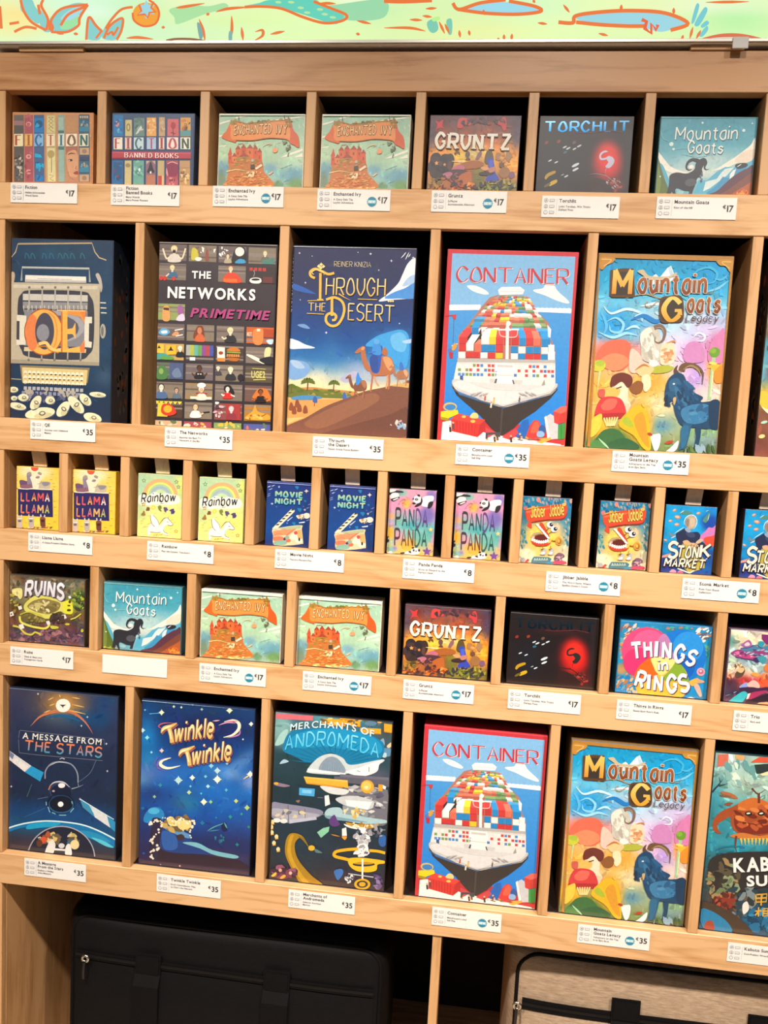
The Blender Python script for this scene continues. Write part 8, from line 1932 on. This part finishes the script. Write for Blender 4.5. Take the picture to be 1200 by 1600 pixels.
def bag(label, x0, x1, ztop, y0, d, shell, seed, zy, strap_x, pull_x):
    w, h = x1 - x0, ztop - .1205
    xc = (x0 + x1) / 2
    yc = y0 + d / 2
    r = empty('carry_bag', (xc, yc, .1205))
    tag(r, label, 'bag', 'bags in the bottom compartments')
    link('bag_body', soft_box('bag_body', w, d, h, .028, .010, seed), shell, r)
    fr = lambda x, z: -d / 2 - .010 * max(0, 1 - (2 * x / w) ** 4) * max(0, 1 - (2 * z / h - 1) ** 4)
    # piping round the front panel
    pts = []
    m_, rr = .012, .035
    cs = [(w / 2 - m_ - rr, h - m_ - rr, 0), (-w / 2 + m_ + rr, h - m_ - rr, 90), (-w / 2 + m_ + rr, m_ + rr, 180), (w / 2 - m_ - rr, m_ + rr, 270)]
    for i, (cx, cz, a0) in enumerate(cs):
        for k in range(7):
            a = math.radians(a0 + 15 * k)
            pts.append((cx + rr * math.cos(a), cz + rr * math.sin(a)))
        nx = cs[(i + 1) % 4]
        a = math.radians(nx[2])
        q = (nx[0] + rr * math.cos(a), nx[1] + rr * math.sin(a))
        for k in range(1, 14):
            pts.append((pts[7 * (i + 1) + 13 * i - 1][0] * (1 - k / 14) + q[0] * k / 14, pts[7 * (i + 1) + 13 * i - 1][1] * (1 - k / 14) + q[1] * k / 14))
    edge = lambda x, z: fr(x, z) + .002 + .006 * max(0, (abs(x) - (w / 2 - .03)) / .03) ** 2 + .006 * max(0, (z - (h - .03)) / .03) ** 2
    link('piping', tube_mesh('piping', [(x, edge(x, z), z) for x, z in pts], .0032, 8, True), WEB, r)
    # front pocket and its zip band
    zz = zy - .1205
    px = w / 2 - .022
    zt = lambda x: zz + .006 * math.sin(3.2 * x + seed)
    V, Fc = [], []
    nx_, nz_ = 24, 10
    for j in range(nz_ + 1):
        for i in range(nx_ + 1):
            x = -px + 2 * px * i / nx_
            zb = .02
            z = zb + (zt(x) - .010 - zb) * j / nz_
            k = (1 - (x / px) ** 6) * (1 - (2 * j / nz_ - 1) ** 6)
            V.append((x, fr(x, z) - .001 - .010 * max(k, 0), z))
    for j in range(nz_):
        for i in range(nx_):
            a = j * (nx_ + 1) + i
            Fc.append((a, a + 1, a + nx_ + 2, a + nx_ + 1))
    me = np_mesh('front_pocket', V, Fc)
    me.shade_smooth()
    link('front_pocket', me, shell, r)
    band = [((x, fr(x, zt(x)) - .0015, zt(x)), (1, 0)) for x in np.linspace(-px, px, 25)]
    zipb = link('zip_band', slab_mesh('zip_band', band, .020 if shell is GREYF else .014, .0016), WEB, r)
    link('zip_teeth', slab_mesh('zip_teeth', [((x, y - .0017, z), t) for (x, y, z), t in band], .005, .0012), plain('zip_teeth', '121011', .5, 0, spec=.2), zipb)
    # zip pull: eye and tongue
    lx = pull_x - xc
    py = fr(lx, zt(lx)) - .012
    pl = link('zip_pull', tube_mesh('zip_pull', [(lx + .0055 * math.cos(a), py, zt(lx) + .0055 * math.sin(a)) for a in np.linspace(0, 6.2832, 14, endpoint=False)], .0024, 8, True), STEEL, r)
    link('pull_tongue', tube_mesh('pull_tongue', [(lx - .001, py - .002, zt(lx) - .005), (lx - .0015, py - .003, zt(lx) - .020), (lx - .002, py - .002, zt(lx) - .036)], .0028, 8), plain('gunmetal', '3c383c', .3, .8), zipb)
    # webbing straps running down the front, doubled and stitched at the top
    for sx in strap_x:
        x = sx - xc
        zs = h - .062
        st_ = [((x, fr(x, z) - (.004 if z > zt(x) - .02 else .0135), z), (0, 1)) for z in np.linspace(.01, zs, 20)]
        s_ = link('webbing_strap', slab_mesh('webbing_strap', st_, .046, .0022), WEB, r)
        link('stitched_patch', slab_mesh('stitched_patch', [((x, fr(x, z) - .0065, z), (0, 1)) for z in np.linspace(zs - .035, zs - .004, 4)], .040, .0012), WEB, s_)
    # carrying handle lying back on top
    hp = [(-.09, .0, h - .012), (-.088, -.01, h + .004), (-.06, -.02, h + .010), (0, -.022, h + .008), (.06, -.02, h + .010), (.088, -.01, h + .004), (.09, .0, h - .012)]
    link('top_handle', tube_mesh('top_handle', [tuple(p) for p in spline(np.array(hp), False, 4)], .0055, 8), WEB, r)
    return r


bx = lambda u, v, Y: tuple(float(q) for q in at(u, v, Y))
Y1 = .045
xl, zt_ = bx(98, 1440, Y1)
xr, _ = bx(606, 1500, Y1)
bag('black nylon carry bag in the bottom compartment, with small silver zip pull', xl, xr, bx(300, 1447, Y1)[1], Y1 + .012, .20, BLACKF, 2, bx(150, 1502, Y1)[1], [bx(232, 1500, Y1)[0], bx(433, 1520, Y1)[0]], bx(135, 1512, Y1)[0])
xl2, _ = bx(800, 1500, Y1)
bag('beige heather canvas bag with black straps in the bottom compartment', xl2, min(xl2 + .525, XR - .03), bx(1000, 1508, Y1)[1], Y1 + .012, .20, GREYF, 5, bx(890, 1576, Y1)[1], [bx(978, 1570, Y1)[0], bx(1193, 1590, Y1)[0]], bx(808, 1568, Y1)[0])
